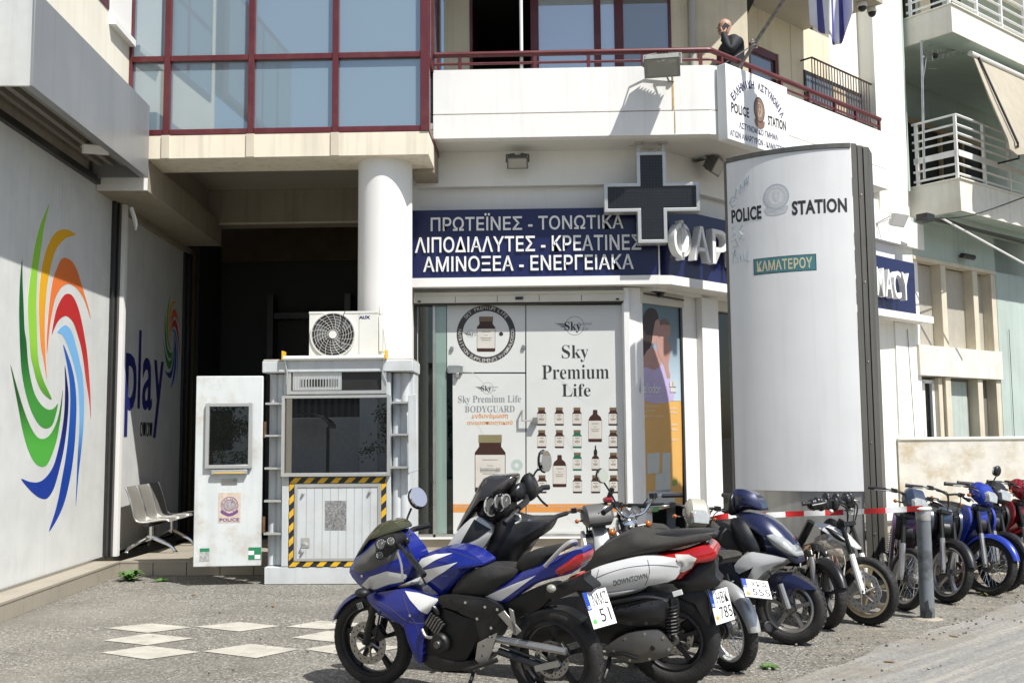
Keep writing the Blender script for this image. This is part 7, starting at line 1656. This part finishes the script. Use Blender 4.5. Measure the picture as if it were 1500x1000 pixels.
            for k in range(16):
                x = W-.22-.5*random.random(); z = .66-.25*random.random(); y = random.choice((-1, 1))*random.uniform(.04, .1)
                mb.tube([(x, y, z), (x+random.uniform(-.06, .06), y*1.2, z-.08), (x+random.uniform(-.12, .12), y*1.3, z-.2-.1*random.random())], random.uniform(.003, .007), random.choice((plas, cast, rust, mat('old_wire', (.3, .26, .2), .6))), 5, sm=3)
            mb.make('loose_wiring', o)
            b.P('radiator_block', [(W-.15, .70), (W-.28, .74), (W-.42, .70), (W-.40, .58), (W-.26, .54), (W-.16, .60)], .09, mat('grimy_alloy', (.46, .41, .33), .7, metal=.1, var=.4, scale=25, bump=.6, bscale=30, dirt=(.15, .09, .05), dirt_amt=.7, dirt_scale=12), edge=.7, loc=True)
            b.P('rusty_bracket', [(W-.40, .66), (W-.6, .60), (W-.66, .50), (W-.5, .50)], .07, mat('rusty_frame', (.20, .13, .08), .8, var=.4, scale=18, bump=.5), loc=True)
        b.T('frame_tube', [(W-.2, 0, .86), (W-.36, 0, .62), (W-.58, 0, .48), (.25, 0, .50)], .035, sh if not wreck else engd, loc=True, sm=3)
    b.P('seat', [(.60, .70), (.46, .73), (.25, .77), (-.02, .81), (-.14, .80), (-.10, .75), (.12, .70), (.40, .66), (.56, .66)], .115, seat, edge=.7, loc=True)
    if tl: b.P('tail', [(.60, .67), (.40, .68), (.12, .71), (-.12, .76), (-.27, .75), (-.22, .66), (-.02, .60), (.25, .50), (.46, .46), (.56, .52)], .105, tailm or body, edge=.7, loc=True)
    if tl: b.P('tail_light', [(-.24, .74), (-.31, .72), (-.30, .66), (-.24, .65)], .07, tail_red, loc=True, edge=.7)
    cr = b.P('engine_block', [(W-.42, .40), (W-.55, .43), (W-.78, .40), (W-.84, .30), (W-.76, .20), (W-.50, .20), (W-.40, .30)], .10, eng, edge=.75, loc=True)
    mb = MB(); mb.tube([(W-.45, 0, .34), (W-.25, 0, .40)], .06, eng, 14)
    for k in range(6): x = W-.42+k*.028; mb.lathe([(.078, 0), (.078, .007)], (x, 0, .347+k*.0085), (1, 0, .3), eng, 16)
    mb.make('cylinder', cr)
    for s in (-1, 1): 
        mb = MB(); mb.lathe([(.075, 0), (.07, .03), (.03, .04), (0, .04)], (W-.64, s*.085, .30), (0, s, 0), eng if s < 0 else engd, 22); mb.make('engine_cover', cr)
        mb = MB(); springs(mb, (.03, s*.125, r+.04), (.10, s*.115, r+.34), .024, chrome, engd); mb.make('shock_absorber', o)
    mb = MB()
    for s in (-1, 1): mb.tube([(0, s*.10, r), (.40, s*.09, .33)], .018, engd, 8)
    mb.make('swing_arm', o)
    b.T('exhaust', [(W-.28, -.05, .33), (W-.36, -.11, .22), (W-.6, -.15, .19), (.30, -.16, .24), (-.05, -.17, .28), (-.22, -.17, .30)], [.016, .018, .02, .035, .04, .036], (rust if wreck else engd if naked else chrome), 10, sm=3, loc=True)
    mb = MB(); mb.lathe([(.037, 0), (.030, .006), (.026, -.02), (0, -.02)], (-.222, -.17, .30), (-1, 0, .12), ink, 14); mb.make('exhaust_end', o)
    b.P('chain_case', [(-.05, .33), (.3, .38), (.36, .33), (.3, .29), (.0, .24), (-.06, .27)], .012, plas, y0=.085, loc=True)
    mb = MB(); fender(mb, (0, 0, r), r+.045, .13, 65, 175, rfender or plas, .25, drop=.8); mb.make('rear_fender', o)
    b.T('side_stand', [(W-.72, .09, .22), (W-.70, .15, .12), (W-.66, .20, .01)], .010, plas, loc=True)
    for s in (-1, 1): b.T('footrest', [(W-.66, s*.08, .24), (W-.66, s*.21, .24)], .014, plas, loc=True)
    if rack: b.T('rear_rack', [(.02, .10, .80), (-.30, .11, .83), (-.34, 0, .83), (-.30, -.11, .83), (.02, -.10, .80)], .009, chrome, loc=True)
    if plate_: number_plate(o, frame((-.36, 0, .60), (-.35, -1, -.25), (.75, 0, .65)), *plate_, .18, .15)
    if basket:
        mb = MB(S); bx, bz_ = W+.06, H[1]-.02; wire = mat('basket_wire', (.03, .03, .03), .5)
        for k in range(6):
            z = bz_+k*.042; e = .015*k/5; mb.tube([(bx-.13-e, -.15-e, z), (bx+.13+e, -.15-e, z), (bx+.13+e, .15+e, z), (bx-.13-e, .15+e, z)], .0035, wire, 4, closed=True)
        for k in range(9):
            y = -.15+.3*k/8
            for x in (-.13, .13): mb.tube([(bx+x, y, bz_), (bx+x*1.1, y*1.1, bz_+.21)], .003, wire, 4)
            x = -.13+.26*k/8
            for y2 in (-.15, .15): mb.tube([(bx+x, y2, bz_), (bx+x*1.1, y2*1.1, bz_+.21)], .003, wire, 4)
            mb.tube([(bx-.13, y, bz_), (bx+.13, y, bz_)], .003, wire, 4)
        mb.make('basket', o)
    return b
def away(x, y, hd, n): return (x, y), (x+n*math.cos(rad(hd)), y+n*math.sin(rad(hd)))
R_, F_ = (.66, 7.38), (.50, 8.58)
b = moped('dusty moped with grey meter cover and red lever, behind the white scooter seat', R_, F_, csil, None, plas, mirrors=(), seat=seatm)
b.P('meter_cover', [(b.wb-.34, .92), (b.wb-.32, 1.00), (b.wb-.24, 1.05), (b.wb-.12, 1.05), (b.wb-.04, .98), (b.wb-.08, .90), (b.wb-.22, .88)], .13, plg, loc=True, edge=.7); b.P('fluid_reservoir', [(b.wb-.26, 1.06), (b.wb-.26, 1.10), (b.wb-.16, 1.10), (b.wb-.16, 1.06)], .04, cred, y0=-.1, loc=True)
b.T('raised_grip', [(b.wb-.22, -.1, 1.08), (b.wb-.25, -.14, 1.17)], .02, plas, 10, loc=True)
moped('black naked motorcycle with chrome gauges and silver spoked rear wheel behind the white scooter', (1.27, 7.20), (.70, 8.30), plas, None, plas, 'spoke', mat('white_enamel_rim', (.70, .70, .68), .35, var=.03), .285, .085, naked=True, name='motorcycle', cat='motorcycle', mirrors=(1,), steer_a=6, plate_=('ΧΡΑ', '555'), rfender=csil, seat=dseat, tl=False)
moped('old moped with pale beige square head cowl, mostly hidden behind its neighbours', (.93, 9.36), (1.15, 8.14), plas, cbeige, plas, seat=dseat, mirrors=())
b = moped('half stripped white moped with gold front rim and bags on its handlebars', (1.67, 9.50), (2.70, 8.86), plas, None, None, 'cast6', mat('gold_rim', (.74, .60, .38), .45, metal=.25, var=.1, dirt=(.3, .22, .14), dirt_amt=.3), .282, .09, seat=dseat, disc_=(.165, mat('pale_wave_disc', (.62, .61, .58), .35, metal=.5), True), dside=-1, wreck=True, steer_a=-16, bags=True, mirrors=(), shield=cwhite, tailm=plas, forkm=lett)
b.Z = (1000, 660, 2.942)
b.P('front_panel', [(552, 314), (600, 310), (650, 328), (690, 352), (748, 415), (735, 422), (690, 412), (640, 390), (602, 405), (618, 372), (600, 345)], .10, cwhite, edge=.6, off=-.1, sm=2)
b.P('panel_insert', [(610, 328), (650, 342), (690, 370), (715, 400), (680, 395), (640, 370)], .108, plas, edge=.8, off=-.1)
b.P('front_inner', [(600, 330), (640, 290), (680, 330), (700, 400), (650, 440), (610, 400)], .06, plas, off=0)
b.P('cylinder_head', [(596, 408), (640, 395), (690, 402), (722, 430), (712, 470), (670, 482), (620, 472), (598, 445)], .09, mat('grimy_alloy', (.5, .46, .38), .7), edge=.7, off=-.08)
for k in range(14):
    x0, y0 = 520+k*13+random.uniform(-8, 8), 440+random.uniform(-20, 25); b.T('loose_wire', [(x0, y0, -.11), (x0+random.uniform(-12, 14), y0+35, -.13), (x0+random.uniform(-16, 20), y0+random.uniform(50, 110), -.12)], random.uniform(.004, .009), random.choice((cast, lett, mat('old_wire', (.3, .26, .2), .6), plas, rust)), 6, sm=3)
b.T('dangling_strap', [(700, 480, -.12), (690, 560, -.14), (672, 660, -.13), (668, 740, -.12)], .007, mat('pale_strap', (.5, .48, .42), .8), 6, sm=4)
moped('dark dusty moped without handlebars squeezed between the navy scooter and the gold rimmed one', (1.72, 9.75), (2.30, 8.72), plas, None, plas, 'cast5', blackalloy, .27, .09, steer_a=-12, mirrors=(), seat=dseat, bare=True)
moped('purple moped half hidden behind the bollard, narrow spoked wheel', (3.62, 10.78), (3.27, 9.60), cpurp, cgrey, None, 'spoke', cast, .28, .075, steer_a=30, mirrors=(), seat=seatm)
moped('black moped with dull blue leg shield and five spoke front wheel behind the bollard', (3.86, 11.18), (3.80, 10.0), plas, None, plas, 'cast5', cast, .285, .08, steer_a=24, disc_=(.11, rust, False), mirrors=(), shield=cgrey, naked=False)
moped('bright blue moped with square headlamp, third from the right end of the row', (4.12, 11.56), (4.36, 10.42), cblue2, cblue2, cblue2, 'spoke', blackalloy, .285, .08, steer_a=22, mirrors=(1,), shield=cblue2)
moped('dark moped hidden behind the bright blue one, only its front wheel showing', (4.42, 11.80), (4.60, 10.68), plas, plas, plas, 'spoke', blackalloy, .285, .08, steer_a=20, mirrors=())
moped('dark red moped with front basket at the right edge', (4.66, 12.22), (5.12, 11.12), cred, cred, cred, 'spoke', chrome, .285, .075, steer_a=14, mirrors=(1,), basket=True)
LOCAL[0] = False
# ================================================================ man on the balcony with a phone at his ear
pp = atY(1068, 43, 13.55); PX, PY = pp.x, pp.y; PZ = 5.452
skinm = mat('man_skin', (.46, .26, .18), .5, var=.06, scale=20); jack = mat('dark_jacket', (.012, .013, .018), .75, var=.2, scale=9, bump=.4, bscale=25); trou = mat('dark_trousers', (.014, .014, .017), .8, var=.2)
def skinned(nodes, edges, root=0, sub=2):
    me = bpy.data.meshes.new('skel'); me.from_pydata([n[0] for n in nodes], edges, []); o = bpy.data.objects.new('skel', me); COL.objects.link(o)
    md = o.modifiers.new('skin', 'SKIN'); md.use_smooth_shade = True
    for i, n in enumerate(nodes):
        sv = me.skin_vertices[0].data[i]; r = n[1]; sv.radius = r if isinstance(r, tuple) else (r, r); sv.use_root = (i == root)
    s = o.modifiers.new('sub', 'SUBSURF'); s.levels = sub; s.render_levels = sub
    ev = o.evaluated_get(bpy.context.evaluated_depsgraph_get()); m = bpy.data.meshes.new_from_object(ev)
    vs = [v.co.copy() for v in m.vertices]; fs = [tuple(p.vertices) for p in m.polygons]
    bpy.data.objects.remove(o); bpy.data.meshes.remove(me); bpy.data.meshes.remove(m); return vs, fs
# local frame: x is where he faces, y his left, z up
N = [((0, 0, .96), (.15, .12)), ((.0, 0, 1.12), (.195, .155)), ((-.01, 0, 1.30), (.215, .165)), ((-.01, 0, 1.43), (.155, .125)), ((.02, 0, 1.50), .062), ((.045, 0, 1.555), .06),
     ((.0, .10, .90), .095), ((.01, .11, .50), .065), ((-.01, .12, .08), .042), ((.12, .13, .035), .035),
     ((.0, -.10, .90), .095), ((.03, -.11, .50), .065), ((-.02, -.12, .08), .042), ((.11, -.13, .035), .035),
     ((-.02, .20, 1.40), .095), ((.10, .29, 1.20), .072), ((.13, .20, 1.43), .05), ((.125, .145, 1.535), .032),
     ((-.02, -.20, 1.40), .095), ((.02, -.27, 1.13), .07), ((.20, -.20, .98), .042), ((.29, -.17, .97), .03)]
E_ = [(0, 1), (1, 2), (2, 3), (3, 4), (4, 5), (0, 6), (6, 7), (7, 8), (8, 9), (0, 10), (10, 11), (11, 12), (12, 13), (3, 14), (14, 15), (15, 16), (16, 17), (3, 18), (18, 19), (19, 20), (20, 21)]
vs, fs = skinned(N, E_)
mb = MB()
def cls(f):
    c = sum((vs[i] for i in f), Vector())/len(f)
    if c.z > 1.515 or (c.z > 1.47 and abs(c.y) < .08 and c.x > .0): return skinm
    if (c-Vector(N[17][0])).length < .055 or (c-Vector(N[21][0])).length < .05: return skinm
    return trou if c.z < .93 and abs(c.y) < .22 and c.x < .19 else jack
for m in (skinm, jack, trou): mb.add(vs, [f for f in fs if cls(f) is m], m)
# head: skull, jaw, nose, ears, brow, lips
hd = [((.062, 0, 1.665), (.098, .076, .100)), ((.072, 0, 1.62), (.080, .066, .085)), ((.098, 0, 1.575), (.052, .050, .045))]
secs = []
for k in range(13):
    z = 1.535+k*.0194
    pr = [(.055, .045, .048), (.088, .062, .052), (.098, .066, .058), (.102, .069, .066), (.103, .071, .075), (.105, .073, .085), (.104, .075, .092), (.102, .076, .097), (.098, .075, .098), (.090, .070, .094), (.076, .060, .082), (.055, .044, .060), (.015, .012, .018)][k]
    secs.append([(.058+(pr[0] if math.cos(a) > 0 else pr[2])*math.cos(a)*.92, pr[1]*math.sin(a), z) for a in [2*math.pi*i/20 for i in range(20)]])
mb.loft(secs, skinm)
mb.loft([[(.145, -.010, 1.665), (.145, .010, 1.665), (.150, 0, 1.668)], [(.158, -.014, 1.632), (.158, .014, 1.632), (.176, 0, 1.632)], [(.150, -.012, 1.620), (.150, .012, 1.620), (.160, 0, 1.620)]], skinm)
for s in (-1, 1):
    mb.ell((.045, s*.076, 1.642), (.020, .008, .032), skinm); mb.ell((.140, s*.030, 1.668), (.012, .013, .008), mat('eye_dark', (.03, .02, .02), .3)); mb.tube([(.138, s*.015, 1.684), (.135, s*.046, 1.684)], .006, mat('brow', (.06, .04, .03), .8), 5)
mb.tube([(.150, -.022, 1.590), (.155, 0, 1.592), (.150, .022, 1.590)], .005, mat('lips', (.33, .13, .11), .5), 6)
# fingers closed round the phone (left hand) and resting on the rail (right hand)
for k, (l, z) in enumerate(((.07, 1.60), (.078, 1.585), (.074, 1.568), (.06, 1.552))):
    mb.tube([(.130, .130, 1.535+k*-.006), (.152, .128, z-.012), (.140, .098, z+.004), (.118, .092, z+.006)], [.011, .010, .009, .007], skinm, 7, sm=2)
mb.tube([(.112, .150, 1.535), (.088, .135, 1.565), (.078, .112, 1.592)], [.012, .011, .008], skinm, 7, sm=2)
for k in range(4): mb.tube([(.29, -.19+k*.014, .975), (.35, -.20+k*.018, .975), (.375, -.20+k*.018, .94)], [.010, .009, .007], skinm, 6, sm=2)
mb.tube([(.28, -.15, .98), (.31, -.125, .97), (.33, -.12, .95)], [.011, .010, .008], skinm, 6, sm=2)
LOCAL[0] = True
man = mb.make('person', sm=60, label='bald man in dark jacket on the balcony holding a phone to his ear', cat='person')
mb = MB(); mb.tube([(.085*math.cos(a)*.9+.02, .09*math.sin(a), 1.475+.012*math.cos(a)) for a in [2*math.pi*k/16 for k in range(16)]], .022, jack, 7, closed=True); mb.make('collar', man)
man.location = (PX, PY, PZ); man.rotation_euler = (0, 0, rad(187)); 
man.scale = (1.0,)*3
LOCAL[0] = False
ph = MB(); ph.box((0, 0, 0), (.012, .075, .15), black, None); pho = ph.make('mobile_phone', bevel=.006, label='dark mobile phone held to the ear of the man on the balcony', cat='phone')
M_ = Matrix.LocRotScale(man.location, man.rotation_euler, None) @ Matrix.Translation((.095, .098, 1.60)) @ Matrix.Rotation(rad(-38), 4, 'Y') @ Matrix.Rotation(rad(90), 4, 'Z')
pho.matrix_world = M_
